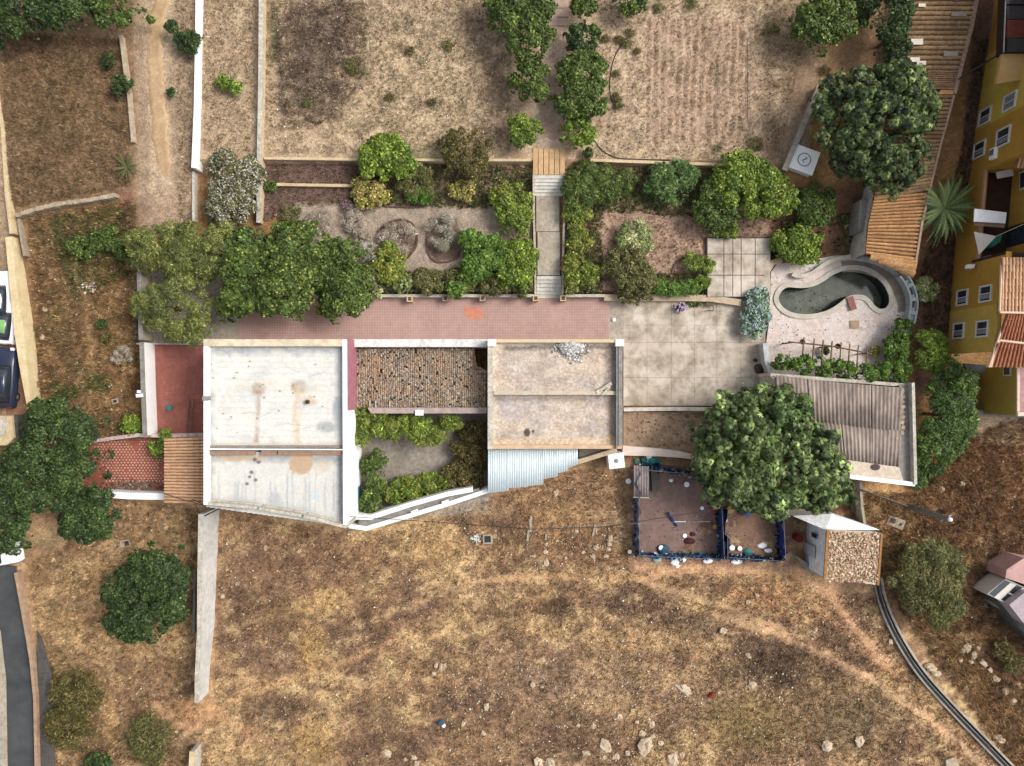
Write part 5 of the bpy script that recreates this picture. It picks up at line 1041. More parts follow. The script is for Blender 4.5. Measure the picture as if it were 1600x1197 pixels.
for i, (x, y) in enumerate(((1451, 1040), (1455, 1044), (1462, 1052), (1557, 1150), (1562, 1156))): tag(MB().lathe((*W(x, y), 0), [(.3, 0), (.33, .12), (.2, .25)], 7, 1.3, .8).build('rock', rockm), 'pale rounded rock resting against the drain channel', 'rock', 'rocks along the drain channel')
t = thing('street_pole', 'grey concrete utility pole rising beside the rusty scrub', 'pole', tl(1418, 791)); bx_, by_ = W(1418, 791); MB().tube([(bx_, by_, 0), (bx_, by_, 5.4)], .24, 10, .17).build('pole_shaft', metalg, t); MB().lathe((bx_, by_, 5.4), [(.15, 0), (.15, .12), (.05, .2)], 8).build('cap', whpl, t)
MB().box((bx_+.02, by_, 4.9), (.9, .1, .1), .5).build('crossarm', metalg, t)
t = thing('street_pole', 'short pale pole standing with its base at the pebbly grass', 'pole', tl(828, 842)); x, y = W(826, 812); MB().tube([(x, y, 0), (x+.05, y, 4.2)], .09, 8, .07).build('pole_shaft', offw, t)
def cable(lb, pts, r_=.025, m_=black):
    V = smooth(pts, 6, False) if len(pts) > 2 and False else pts; P3 = []
    for i in range(len(pts)-1):
        a, b = pts[i], pts[i+1]; n = 8
        for j in range(n+(i == len(pts)-2)): f_ = j/n; z_ = a[2]+(b[2]-a[2])*f_; p_ = W(a[0]+(b[0]-a[0])*f_, a[1]+(b[1]-a[1])*f_, z_); P3.append((*p_, z_))
    return tag(MB().tube(P3, r_, 5).build('cable', m_), lb, 'cable')
cable('dark power cable sagging from the white roofed house across the golden field', [(322, 789, 5.0), (440, 801, 4.4), (560, 808, 4.2), (700, 817, 4.1), (830, 827, 4.1), (950, 823, 4.1), (1040, 808, 4.0), (1130, 794, 4.0), (1240, 806, 4.2)])
cable('thin pale wire crossing the netted run', [(848, 826, 4.0), (960, 819, 3.6), (1110, 815, 3.4)], .012, metalg)
cable('thick black cable joining the long tile roof to the balcony', [(1497, 124, 3.2), (1540, 98, 4.5), (1572, 78, 6.0)], .06)
cable('thin cable hanging down the face of the mustard wall', [(1553, -20, 5.5), (1548, 45, 5.0), (1541, 95, 4.4), (1530, 150, 3.0), (1522, 210, 2.2)], .02)
cable('dark pipe ending at the corner of the tan tile lean-to', [(300, 780, 2.9), (318, 788, 4.8)], .03); cable('short thick black cable below the corner of the white roofed house', [(320, 806, 4.0), (346, 793, 4.7)], .05)
cable('thin dark cable over the tan tile lean-to', [(256, 771, 2.7), (290, 782, 3.0), (320, 790, 4.6)], .025)
cable('thick dark tube running from the stone hut gutter to the pole', [(1345, 765, 1.4), (1418, 791, 1.0)], .07)  # dark tube laid from the gutter end to the pole foot
for lb, pts in (('black irrigation hose curving on the left of the furrowed plot', [(978, 60), (962, 85), (954, 115), (953, 145), (957, 160)]), ('black irrigation hose curving by the low edging right of the stairs', [(928, 218), (940, 234), (962, 246), (1000, 249), (1050, 250)])):
    tag(MB().tube([(*W(x, y, 1.25), 1.25) for x, y in smooth(pts, 4, False)], .035).build('hose', black), lb, 'hose')
tag(MB().tube([(*W(1168, y, 1.3), 1.3) for y in (60, 110, 150, 190)], .02).build('hose', black), 'thin straight black hose along the right side of the furrowed plot', 'hose')
tag(MB().tube([(*W(152, 184, 1.3), 1.35), (*W(170, 196, 1.3), 1.28), (*W(198, 208, 1.3), 1.25)], .045, 6).tube([(*W(184, 205, 1.3), 1.32), (*W(186, 200, 1.3), 1.5)], .05).build('fallen_branch', bark), 'thin dark branch lying on the upper left plot', 'branch')
def pit(lb, x, y, w_, h_, rz, holes):
    t = thing('inspection_pit', lb, 'inspection pit', tl(x, y)); xx, yy = W(x, y)
    mb = MB()
    mb.box((xx, yy, .05), (w_, h_, .16), rz); mb.build('pit_frame', conc, t)
    for dx, dy, a_, b_ in holes: cs, sn = math.cos(rz), math.sin(rz); MB().box((xx+dx*cs-dy*sn, yy+dx*sn+dy*cs, .135), (a_, b_, .02), rz).build('pit_opening', black, t)
    return t
pit('open square well with a dark opening and white rubble beside it', 762, 842, .75, .75, .05, [(0, 0, .5, .5)]); pit('pale concrete inspection pit with two openings near the utility pole', 1399, 816, 1.35, .75, -.35, [(-.3, .05, .42, .36), (.38, -.02, .2, .2)])
pit('small stone inspection pit left of the round dark bush', 197, 849, .8, .55, .1, [(.12, 0, .32, .36)]); pit('small grey pit cover at the edge of the western slope', 181, 627, .5, .4, .2, [(0, 0, .25, .2)])
r = np.random.default_rng(7); X = r.normal(744, 4, 60); Y = r.normal(842, 3.5, 60); wx, wy = W(X, Y); chips('well_rubble', 'small heap of white rubble left of the open square well', wx, wy, np.full(60, .08), (.05, .14), [srgb(235, 232, 225), srgb(205, 200, 190)], 'rubble', 5)
r = np.random.default_rng(17); X = r.normal(141+0, 5, 80); Y = r.normal(445, 5, 80); wx, wy = W(X, Y); chips('stone_heap', 'small heap of white stones on the western slope', wx, wy, np.full(80, .1), (.05, .16), [srgb(235, 225, 210), srgb(205, 190, 170)], 'rubble', 5)
# rocks
r = random.Random(21); MES = []
for k in range(8):
    mb = MB(); n = 7; prof = [(.7, 0), (1.0, .25), (.85, .6), (.4, .8)]
    mb.lathe((0, 0, 0), prof, n); mb.v = [(x*(1+.75*(r.random()-.5)), y*(1+.75*(r.random()-.5)), z_*(1+.6*(r.random()-.5))) for x, y, z_ in mb.v]
    me = bpy.data.meshes.new('rock'); me.from_pydata(mb.v, [], mb.f); me.materials.append(rockm); MES.append(me)
def rock(x, y, s_, lb, grp, sx=None, rz=None):
    sx = sx or r.uniform(.8, 1.5)
    h = gz(x, y); xx, yy = W(x, y, h); o = bpy.data.objects.new('rock', MES[r.randrange(8)]); COL.objects.link(o); s_ *= M*.43; o.location = (xx, yy, h+.02); o.scale = (s_*sx*1.1, s_*1.1, s_*1.0); o.rotation_euler.z = r.uniform(0, 6) if rz is None else rz
    return tag(o, lb, 'rock', grp)
for x, y, s_ in ((953, 842, 9), (931, 855, 10), (952, 850, 7), (951, 858, 8), (927, 869, 8), (947, 869, 9), (911, 863, 5), (853, 850, 7), (852, 862, 8), (845, 879, 7), (853, 880, 10), (826, 855, 5), (870, 845, 5), (884, 872, 5), (835, 868, 6), (983, 862, 6), (901, 830, 5), (960, 792, 5), (869, 770, 9)): rock(x, y, s_, 'pale rock in the loose group of stones left of the netted run', 'rocks left of the netted run')
for x, y, s_ in ((681, 1040, 8), (692, 1041, 11), (678, 1053, 8)): rock(x, y, s_, 'cream stone of the little trio in the middle of the southern field', 'trio of cream stones')
for x, y, s_ in ((945, 1165, 24), (968, 1118, 9), (1003, 1145, 12), (1006, 1165, 24), (927, 1135, 9), (915, 1176, 12), (962, 1180, 14), (944, 1182, 9), (980, 1176, 10), (1050, 1185, 22), (1032, 1160, 9), (1018, 1130, 10), (840, 1190, 18), (860, 1193, 14), (1065, 1178, 10), (995, 1128, 7), (1020, 1150, 8), (904, 1133, 6), (988, 1110, 7)): rock(x, y, s_, 'tan boulder in the rocky outcrop at the bottom edge', 'boulders of the bottom outcrop')
for x, y, s_, lb, g_ in ((760, 1103, 11, 'pale stone upper right of the dark blue bag', 0), (724, 1130, 8, 'small pale stone close to the right of the dark blue bag', 0), (755, 1145, 8, 'small pale stone lower right of the dark blue bag', 0), (606, 1177, 12, 'rounded tan stone near the bottom edge left of the little stone cluster', 0),
    (647, 1183, 9, 'pale stone of the little cluster at the bottom edge below the blue bag', 'little cluster below the blue bag'), (652, 1192, 12, 'pale stone of the little cluster at the bottom edge below the blue bag', 'little cluster below the blue bag'), (633, 1186, 6, 'pale stone of the little cluster at the bottom edge below the blue bag', 'little cluster below the blue bag'),
    (832, 1070, 9, 'left stone of the close pair in the middle of the lower field', 0), (847, 1073, 6, 'right smaller stone of the close pair in the middle of the lower field', 0), (1168, 1023, 12, 'pinkish white stone at the left of the big dark weed patch', 0), (1175, 1070, 12, 'pale stone below the big dark weed patch', 0), (1130, 985, 11, 'white stone beside the upper dark weed patch', 0), (1290, 1165, 18, 'large pale stone near the bottom edge, left one of two', 0), (1341, 1157, 16, 'large pale stone near the bottom edge, right one of two', 0),
    (1168, 940, 7, 'small white stone below the netted runs, left one of two', 0), (1182, 930, 8, 'small white stone below the netted runs, right one of two', 0), (1272, 985, 8, 'narrow pale stone between the two right hand trails', 0), (1391, 1003, 9, 'white stone just left of the drain channel', 0), (1471, 764, 9, 'left white stone in the rusty scrub above the utility pole', 0), (1502, 755, 10, 'right white stone in the rusty scrub above the utility pole', 0),
    (372, 912, 8, 'small pale stone right of the tall white wall', 0), (348, 932, 7, 'small pale stone touching the foot of the tall white wall', 0), (415, 856, 6, 'tiny white stone below the white roofed house, left one', 0), (468, 861, 7, 'tiny white stone below the white roofed house, right one', 0), (260, 824, 6, 'small stone right of the small stone inspection pit', 0), (275, 868, 6, 'small stone above the three lobed dark tree', 0), (175, 640, 5, 'tiny stone by the grey pit cover', 0), (66, 527, 8, 'pale stone on the western slope close to the cream wall', 0), (72, 485, 7, 'upper pale stone on the western slope near the brown kerb', 0),
    *[(x, y, s_, 'pale outcrop stone on the bank left of the mauve roofed house', 'outcrop stones on the right bank') for x, y, s_ in ((1510, 1010, 13), (1520, 1022, 11), (1500, 1030, 9), (1535, 1035, 11), (1555, 1060, 12), (1570, 1080, 10), (1582, 1095, 10), (1504, 1016, 9), (1516, 1034, 8), (1546, 1046, 9), (1528, 1012, 8))]): rock(x, y, s_, lb, g_ or None)
rock(1068, 1075, 15, 'long whitish stone in the lower middle of the field', None, 2.0, -.6); rock(643, 1011, 8, 'small white stone shaped like a wedge beside the trail', None, .6); rock(1480, 1215, 10, 'flat stone at the bottom right edge', None)
o = MB().prism([(1478, 1188), (1493, 1183), (1500, 1200), (1480, 1205)], 0, .3).build('flat_slab', stone); tag(o, 'broad flat grey slab at the bottom edge near the trail', 'slab')
r = random.Random(22)
tag(MB().box((*W(1111, 1084), .15), (.35, .22, .25), .6).lathe((*W(1111, 1084), .25), [(.1, 0), (.06, .12)], 8).build('jerrycan', redpl), 'small red can lying in the lower field', 'can')
t = thing('plastic_bag', 'crumpled dark blue and white bag in the lower field', 'bag', tl(691, 1130)); x, y = W(689, 1128); MB().lathe((x, y, 0), [(.2, 0), (.28, .15), (.14, .28)], 7, 1.1, .8).build('bag', mat('dark_blue_bag', (.02, .06, .09), (.03, .08, .12), 5), t); MB().lathe((x+.2, y-.25, 0), [(.14, 0), (.18, .1), (.08, .2)], 7).build('bag', whpl, t)
for x, y, l_, rz in ((825, 836, .9, 1.45), (829, 818, 1.2, 1.5), (928, 828, .9, 1.35), (853, 838, .5, 1.5)): tag(MB().box((*W(x, y), .1), (l_, .16, .16), rz).build('block', conc), 'narrow pale concrete offcut stuck in the pebbly grass', 'block', 'concrete offcuts left of the netted run')
# round dark bush like heap
# ---------------------------------------------------------------- netted runs
def net(parent, a, b, h, m_=navy, posts=True, tilt=0):
    A = W(*a); B = W(*b); A = Vector(A); B = Vector(B); d = (B-A); L_ = d.length; d.normalize(); n = max(2, int(L_/.35)); mb = MB(); q = Vector((-d.y, d.x)); rr_ = random.Random(int(L_*99))
    V = []; F = []
    for i in range(n+1):
        p = A+d*L_*i/n; w_ = rr_.uniform(-.13, .13)
        for k in range(3): V.append((*(p+q*(w_*(1+k)*.6+tilt*k)), h*k/2*(1+rr_.uniform(-.12, .06))))
    for i in range(n):
        for k in range(2): F.append((3*i+k, 3*i+3+k, 3*i+4+k, 3*i+1+k))
    mb.add(V, F); o = mb.build('netting', m_, parent, True); s_ = o.modifiers.new('thickness', 'SOLIDIFY'); s_.thickness = .012
    if posts:
        k = max(2, int(L_/1.8)+1)
        for i in range(k): p = A+d*L_*i/(k-1); MB().tube([(p.x, p.y, 0), (p.x, p.y, h+.1)], .03).build('post', metalg, parent)
    MB().tube([(A.x, A.y, h), (B.x, B.y, h)], .02).build('top_rail', metalg, parent)
NR = thing('netted_run', 'larger chicken run fenced with navy netting below the fig tree', 'animal run', tl(1055, 800))
greyp = mat('greyish_blue_net', srgb(110, 118, 135), srgb(85, 92, 110), 3)
lightn = mat('faded_net', srgb(150, 155, 165), srgb(60, 72, 110), 1.2, (.03, .05, .12), 4)
net(NR, (992, 730), (994, 862), 1.6, lightn); net(NR, (992, 730), (1085, 738), 1.5, navy); net(NR, (994, 862), (1060, 866), 1.2, mat('bright_blue_tarp', srgb(40, 90, 140), srgb(30, 60, 110), 2, srgb(90, 130, 160), 5)); net(NR, (1060, 866), (1125, 868), 1.2, MATS['bright_blue_tarp'])
net(NR, (1118, 785), (1122, 866), 1.7, navy)
fl = MB().prism([(990, 722), (1128, 735), (1128, 872), (990, 866)], -.2, .06).build('floor', mat('run_floor', srgb(150, 122, 112), srgb(128, 104, 94), .8, srgb(104, 88, 86), 3, a3=.6), NR)
NB = thing('netted_run', 'smaller chicken run with blue netting beside the white hut', 'animal run', tl(1180, 830))
net(NB, (1127, 790), (1127, 866), 1.7, navy); net(NB, (1127, 866), (1218, 872), 1.0, navy); net(NB, (1212, 800), (1216, 870), 1.6, mat('royal_net', srgb(40, 60, 130), srgb(30, 45, 100), 3)); MB().prism([(1128, 740), (1240, 745), (1240, 876), (1128, 872)], -.2, .05).build('floor', mat('run_floor_brown', srgb(158, 124, 100), srgb(132, 102, 84), .8, srgb(100, 80, 70), 3, a3=.6), NB)
t = thing('coop_roof', 'small sloping corrugated sheet roof in the corner of the larger run', 'coop', tl(1001, 750))
corrug(t, 'corrugated_sheet', (990, 727), (1014, 729), (1014, 778), (990, 776), 1.5, 1.3, .2, .03, mat('rusty_tin', srgb(160, 150, 148), srgb(120, 116, 116), 1.5, srgb(140, 100, 90), 4)); MB().prism([(993, 730), (1011, 731), (1011, 774), (993, 773)], 0, 1.2).build('coop_body', wood, t)
MB().tube([(*W(990, 777, 1.35), 1.35), (*W(1014, 778, 1.35), 1.35)], .04).build('edge_bar', offw, t)
tag(MB().prism([(1017, 733), (1030, 737), (1029, 768), (1019, 768)], .05, .5).build('dark_crate', darkc), 'dark grey crate beside the coop roof', 'crate')
tag(MB().tube([(*W(1042, 800), .3), (*W(1057, 822), .1)], .09).build('blue_pole', MATS['royal_net']), 'navy pole lying diagonally in the larger run', 'pole')
tag(MB().tube([(*W(1052, 815, .2), .2), (*W(1072, 815, .2), .2)], .03).build('white_stick', whpl), 'short white stick in the middle of the larger run', 'stick')
def bucket(x, y, s_, m_, lb, cat='bucket', grp=None, nm='bucket', hh=1.4, z0_=.05):
    t = thing(nm, lb, cat, tl(x, y), grp); xx, yy = W(x, y, z0_+s_*hh); mb = MB(); mb.lathe((xx, yy, z0_), [(s_*.8, 0), (s_, s_*hh), (s_*1.08, s_*hh), (s_*1.08, s_*hh-.03)], 12); mb.build('bucket_body', m_, t)
    MB().lathe((xx, yy, z0_+s_*hh), [(s_*1.05, 0), (s_*1.05, .02), (s_*.3, .035)], 12).build('lid', m_, t); return t
for x, y, s_, m_, lb in ((1117, 796, .28, redpl, 'red tub at the top of the netting between the two runs'), (1141, 797, .28, yelpl, 'sandy yellow tub in the top corner of the smaller run'), (1168, 800, .32, bluep, 'blue drum under the fig tree edge in the smaller run'),
        (1144, 856, .2, whpl, 'white bucket in the lower left of the smaller run'), (1156, 857, .17, whpl, 'smaller white bucket next to the white bucket in the smaller run'), (1033, 856, .18, whpl, 'white bucket on the dark heap at the foot of the larger run'), (1042, 868, .17, whpl, 'white bucket just outside the lower net of the larger run'),
        (984, 862, .15, whpl, 'white bucket outside the lower left corner of the larger run'), (995, 720, .18, teal, 'green pot above the corner of the larger run'), (1014, 714, .2, whpl, 'white tub beside the green sheets above the larger run'), (1073, 757, .2, whpl, 'round white basin in the upper part of the larger run'), (1097, 794, .14, whpl, 'small white bowl near the dividing net'), (1070, 837, .16, whpl, 'white bowl in the lower middle of the larger run'), (982, 752, .2, whpl, 'white can hung on the left net'), (1117, 823, .15, yelpl, 'cream can at the dividing net'), (264, 637, .2, teal, 'dark green round pot on the brick red patio')):
    bucket(x, y, s_, m_, lb, 'bucket' if 'bucket' in lb else 'tub', hh=1.2 if s_ > .16 else .5)
def bag(x, y, s_, m_, lb, cat='bag', sx=1.3): 
    rr_ = random.Random(int(x*7+y)); mb = MB(); xx, yy = W(x, y); mb.lathe((xx, yy, .04), [(s_*.8, 0), (s_, s_*.3), (s_*.75, s_*.6), (s_*.25, s_*.8)], 9, sx, 1)
    mb.v = [(a+rr_.uniform(-.15, .15)*s_, b+rr_.uniform(-.15, .15)*s_, c_) for a, b, c_ in mb.v]; return tag(mb.build('plastic_bag', m_), lb, cat)
for x, y, s_, m_, lb, sx in ((1067, 872, .3, whpl, 'white sack at the right of the litter outside the larger run', 1), (1054, 878, .25, whpl, 'white sack in the middle of the litter outside the larger run', 1.4), (1058, 884, .15, whpl, 'tiny white wrapper below the litter sacks', 1.2), (1053, 871, .25, mat('pale_blue_bag', srgb(150, 190, 215), srgb(120, 165, 195), 3), 'pale blue sack among the litter outside the larger run', 1.3), (1026, 873, .3, mat('mint_bag', srgb(170, 190, 180), srgb(140, 165, 160), 3), 'crumpled greenish bag outside the lower net', 1.2), (1105, 876, .2, whpl, 'flat white bag near the foot of the dividing net', 2), (1150, 877, .22, whpl, 'white cloth strip outside the smaller run', 2),
        (1190, 852, .25, whpl, 'white bag pile in the lower right of the smaller run', 1.6), (1200, 860, .2, whpl, 'grey white bag at the right of the bag pile in the smaller run', 1.6), (1168, 861, .25, teal, 'teal plastic sack in the smaller run', 1.5), (1036, 857, .35, MATS['dark_blue_bag'], 'dark blue sack heap at the foot of the larger run', 1.5), (1014, 719, .4, teal, 'torn green sheet above the larger run', 1.6), (1026, 722, .25, teal, 'smaller green sheet scrap above the larger run', 1.5), (1028, 733, .2, whpl, 'white rag near the top net of the larger run', 1.8), (1077, 845, .28, mat('maroon_rag', srgb(90, 40, 45), srgb(70, 30, 36), 4), 'dark maroon rag in the larger run', 1.6), (1082, 834, .18, MATS['maroon_rag'], 'small maroon rag above the larger one', 1.4), (1048, 750, .15, whpl, 'white scrap near the middle top of the larger run', 1.2), (1326, 100, .6, bluep, 'bright blue tarpaulin bundle on top of the fig tree edge', 1), (1318, 97, .25, whpl, 'white scrap beside the blue tarpaulin bundle', 1.2), (1133, 812, .2, whpl, 'hanging white rag on the net of the smaller run', .8), (448, 190, .12, whpl, 'upper white scrap on the pale upper plot', 1.2), (449, 212, .14, whpl, 'lower white scrap on the pale upper plot', 1.6)):
    bag(x, y, s_, m_, lb, sx=sx)
r = np.random.default_rng(32); X = []; Y = []
for (a_, b_), (c_, d_), n_ in (((992, 728), (994, 866), 110), ((994, 866), (1126, 870), 190), ((1000, 728), (1085, 740), 110), ((1120, 785), (1127, 868), 110), ((1128, 868), (1218, 874), 130), ((1212, 800), (1217, 870), 60), ((1003, 712), (1030, 726), 30)):
    f_ = r.random(n_); X.append(a_+(c_-a_)*f_+r.normal(0, 2.6, n_)); Y.append(b_+(d_-b_)*f_+r.normal(0, 2.6, n_))
X = np.concatenate(X); Y = np.concatenate(Y); wx, wy = W(X, Y, .3); chips('netting_scraps', 'blue and dark scraps of netting and litter along the run fences', wx, wy, r.uniform(.08, .6, len(X)), (.05, .17), [srgb(40, 60, 120), srgb(28, 40, 80), srgb(50, 110, 150), srgb(25, 28, 36), srgb(70, 140, 135), srgb(200, 205, 210)], 'litter', 9)
r = np.random.default_rng(31); X = r.uniform(1000, 1225, 330); Y = r.uniform(740, 868, 330); wx, wy = W(X, Y); chips('yard_litter', 'small crumbs of litter and stones on the floor of the netted runs', wx, wy, np.full(330, .08), (.03, .08), [srgb(220, 215, 210), srgb(190, 180, 175), srgb(90, 85, 90), srgb(80, 90, 120)], 'litter', 5)
# small things on the terraces
t = thing('flower_stand', 'purple and white potted flower stand beside the bench wall in the concrete yard', 'plant stand', tl(1062, 483)); x, y = W(1061, 482)
MB().lathe((x, y, .05), [(.2, 0), (.3, .4), (.34, .45), (.27, .45)], 12).build('pot', mat('purple_pot', srgb(80, 62, 80), srgb(60, 48, 64), 4), t)
for k in range(3): a = k*2.1+.4; MB().tube([(x+.2*math.cos(a), y+.2*math.sin(a), .3), (x+.55*math.cos(a), y+.42*math.sin(a), .06)], .04).build('leg', black, t)
t2 = MB(); rr_ = random.Random(5)
for k in range(46): a = rr_.uniform(0, 6.28); q_ = rr_.uniform(0, .5); t2.box((x+q_*math.cos(a), y+q_*math.sin(a)*.8, .55+rr_.uniform(0, .35)), (.14, .09, .04), a)
t2.build('petals', mat('lilac_petals', srgb(205, 170, 200), srgb(90, 60, 88), 9, srgb(232, 228, 235), 14, a3=.9), t)['kind'] = 'stuff'
t = thing('garden_chair', 'overturned metal garden chair near the garden steps', 'chair', tl(1108, 480)); x, y = W(1107, 479)
for p_, q_ in (((-.35, .3), (.25, .3)), ((.25, .3), (.3, -.35)), ((.3, -.35), (-.2, -.35)), ((-.3, 0), (.28, 0))): MB().tube([(x+p_[0], y+p_[1], .35), (x+q_[0], y+q_[1], .3)], .03).build('frame_bar', mat('brown_metal', srgb(110, 95, 82), srgb(95, 80, 70), 3), t)
for p_ in ((-.3, .3), (.28, .28), (.3, -.33), (-.2, -.33)): MB().tube([(x+p_[0], y+p_[1], .35), (x+p_[0]*1.1, y+p_[1]*1.1, .05)], .025).build('leg', MATS['brown_metal'], t)
MB().box((x, y+.12, .36), (.5, .3, .03)).build('seat', MATS['brown_metal'], t)
tag(bag(1186, 576, .38, mat('brown_sack', srgb(90, 70, 62), srgb(70, 54, 50), 4), '', 'sack', 1.2), 'dark brown sack at the right end of the concrete yard', 'sack')
tag(bag(1180, 563, .16, MATS['brown_sack'], '', 'sack', 1.2), 'small dark sack above the brown sack in the concrete yard', 'sack'); tag(MB().lathe((*W(959, 500), .05), [(.14, 0), (.16, .1), (.1, .14)], 10).build('bowl', whpl), 'small white bowl on the grey strip at the end of the pink terrace', 'bowl')
t = thing('wooden_ladder', 'old wooden ladder lying on the brick red patio', 'ladder', tl(294, 650)); 
for dx in (0, 6): MB().tube([(*W(296+dx, 624, .3), .3), (*W(291+dx, 676, .3), .25)], .05).build('rail', wood, t)
for k in range(9): y = 628+k*5.6; MB().tube([(*W(295.6-k*.45, y, .3), .3), (*W(301.8-k*.45, y, .3), .3)], .03).build('rung', wood, t)
tag(MB().box((*W(218, 618, 1.8), 1.7), (.5, .25, .3), .1).box((*W(216, 612, 1.8), 1.6), (.3, .2, .2)).build('meter_box', whpl), 'white meter box beside the white rendered wall', 'meter box')
# teardrop beds and other bed edgings
for lb, pts in (('teardrop bed edging of dark bricks on the left', [(590, 362), (604, 350), (625, 343), (645, 350), (652, 368), (650, 386), (638, 402), (622, 411)]), ('teardrop bed edging of dark bricks on the right', [(668, 362), (667, 380), (671, 398), (682, 409), (700, 409), (714, 402), (722, 388)]),
        ('low curved edging of dark bricks below the yellowish shrubs', [(600, 323), (630, 324), (655, 324), (675, 319)]), ('curved edging of dark bricks beside the small yuccas', [(1050, 428), (1055, 412), (1070, 402), (1090, 399), (1104, 400)])):
    t = thing('bed_edging', lb, 'bed edging', tl(*pts[0])); q_ = smooth(pts, 3, False); em = mat('dark_brick', srgb(120, 92, 78), srgb(92, 70, 60), 4, rnd=.2)
    for i in range(len(q_)-1):
        g_ = gz(*q_[i]); a = W(*q_[i], g_); b = W(*q_[i+1], g_); MB().strip([a, (a[0]+(b[0]-a[0])*.95, a[1]+(b[1]-a[1])*.95)], .12, g_-.1, g_+.14).build('brick', em, t)
# ---------------------------------------------------------------- cars at the left edge
def car(lb, x, y, m_, L_=4.2, Wd=1.75, rz=math.pi/2, hgt=1.45, roofm=None):
    xx, yy = W(x, y, 1); t = thing('parked_car', lb, 'car', (xx, yy, 0)); cs, sn = math.cos(rz), math.sin(rz)
    def T(u, v, z_): return (xx+u*cs-v*sn, yy+u*sn+v*cs, z_)
    def loft(secs, name, mt, zb):
        V = []; F = []
        for u, hw, zt_ in secs:
            for v, z_ in ((-hw, zb), (-hw*1.0, zb+(zt_-zb)*.6), (-hw*.86, zt_), (0, zt_+.03), (hw*.86, zt_), (hw, zb+(zt_-zb)*.6), (hw, zb)): V.append(T(u, v, z_))
        n = 7
        for i in range(len(secs)-1):
            for j in range(n-1): F.append((i*n+j, i*n+j+1, (i+1)*n+j+1, (i+1)*n+j))
        F += [tuple(range(n))[::-1], tuple((len(secs)-1)*n+j for j in range(n))]
        return MB().add(V, F).build(name, mt, t, True)
    w = Wd/2; h = L_/2
    loft([(-h, w*.8, .62), (-h+.15, w*.96, .82), (-h*.55, w, .9), (h*.4, w, .92), (h-.35, w*.96, .8), (h, w*.78, .6)], 'body', m_, .25)
    loft([(-h*.82, w*.74, .9), (-h*.55, w*.84, hgt-.06), (h*.05, w*.86, hgt), (h*.42, w*.8, .92)], 'glasshouse', glass, .86)
    loft([(-h*.52, w*.76, hgt-.02), (-h*.2, w*.78, hgt+.03), (h*.06, w*.74, hgt+.02)], 'roof', roofm or m_, hgt-.05)
    for u in (-h*.62, h*.62):
        for v in (-w*.92, w*.92):
            p = T(u, v, .32); ax = Vector((-sn, cs, 0)); wm = MB().tube([tuple(Vector(p)-ax*.1), tuple(Vector(p)+ax*.1)], .32, 14).build('wheel', black, t); MB().tube([tuple(Vector(p)-ax*.108), tuple(Vector(p)+ax*.108)], .17, 10).build('rim', metalg, wm)
    for v in (-w*.65, w*.65): p = T(h-.12, v, .66); MB().box(p, (.22, .3, .14), rz).build('headlight', whpl, t); p = T(-h+.1, v, .68); MB().box(p, (.16, .3, .14), rz).build('tail_light', redpl, t)
    return t
car('white car cut by the left edge, upper one of the parked cars', -6, 462, carw, 3.9); car('white car with a pale green wing beside the cream wall', 2, 502, carw, 3.5, 1.7, math.pi/2-.1, 1.5, cargr)
car('dark navy vehicle beside the lower part of the cream wall', 0, 590, carn, 4.7, 1.9, math.pi/2-.06, 1.7, carn); car('white van tip at the end of the asphalt road', -20, 868, carw, 4.6, 1.95, .15, 1.9)
t = thing('beige_outhouse', 'small beige flat roofed outhouse at the left edge above the dark trees', 'outhouse', tl(0, 670)); MB().prism([(-40, 650), (18, 650), (22, 684), (10, 696), (-40, 696)], 0, 2.4).build('walls', cream, t); MB().prism([(-40, 653), (8, 653), (8, 680), (-40, 680)], 2.3, 2.55).build('roof_slab', offw, t); MB().prism([(22, 648), (27, 648), (30, 690), (25, 690)], 0, 2.2).build('gate_post', darkc, t)
# ---------------------------------------------------------------- vegetation
GREEN = dict(
 mid=[(.075, .125, .028), (.10, .15, .035), (.05, .09, .022)], bright=[(.13, .21, .03), (.17, .25, .04), (.08, .14, .025)], dark=[(.035, .068, .02), (.05, .09, .026), (.025, .05, .016)],
 olive=[(.11, .13, .045), (.085, .10, .035), (.14, .14, .06)], yellow=[(.28, .28, .08), (.20, .22, .06), (.33, .28, .12)], fig=[(.082, .135, .045), (.14, .21, .085), (.035, .066, .024)], figd=[(.055, .088, .032), (.105, .15, .06), (.025, .046, .018)],
 blue=[(.07, .14, .045), (.10, .17, .055), (.05, .10, .03)], grey=[(.30, .31, .28), (.22, .24, .20), (.36, .36, .34)], silver=[(.42, .43, .46), (.30, .32, .32), (.16, .19, .12)], brown=[(.10, .095, .03), (.07, .07, .025), (.14, .12, .045)],
 lush=[(.08, .165, .028), (.05, .11, .02), (.115, .21, .04)], deep=[(.052, .105, .024), (.038, .08, .02), (.09, .16, .035)], hyd=[(.38, .50, .62), (.28, .40, .55), (.10, .18, .06), (.5, .58, .66)], vari=[(.22, .30, .12), (.40, .42, .25), (.10, .17, .05)], vine=[(.13, .20, .03), (.09, .15, .025), (.19, .23, .05)], feather=[(.14, .18, .05), (.085, .11, .04), (.18, .22, .07)], twig=[(.33, .31, .28), (.24, .21, .19), (.40, .38, .35)])
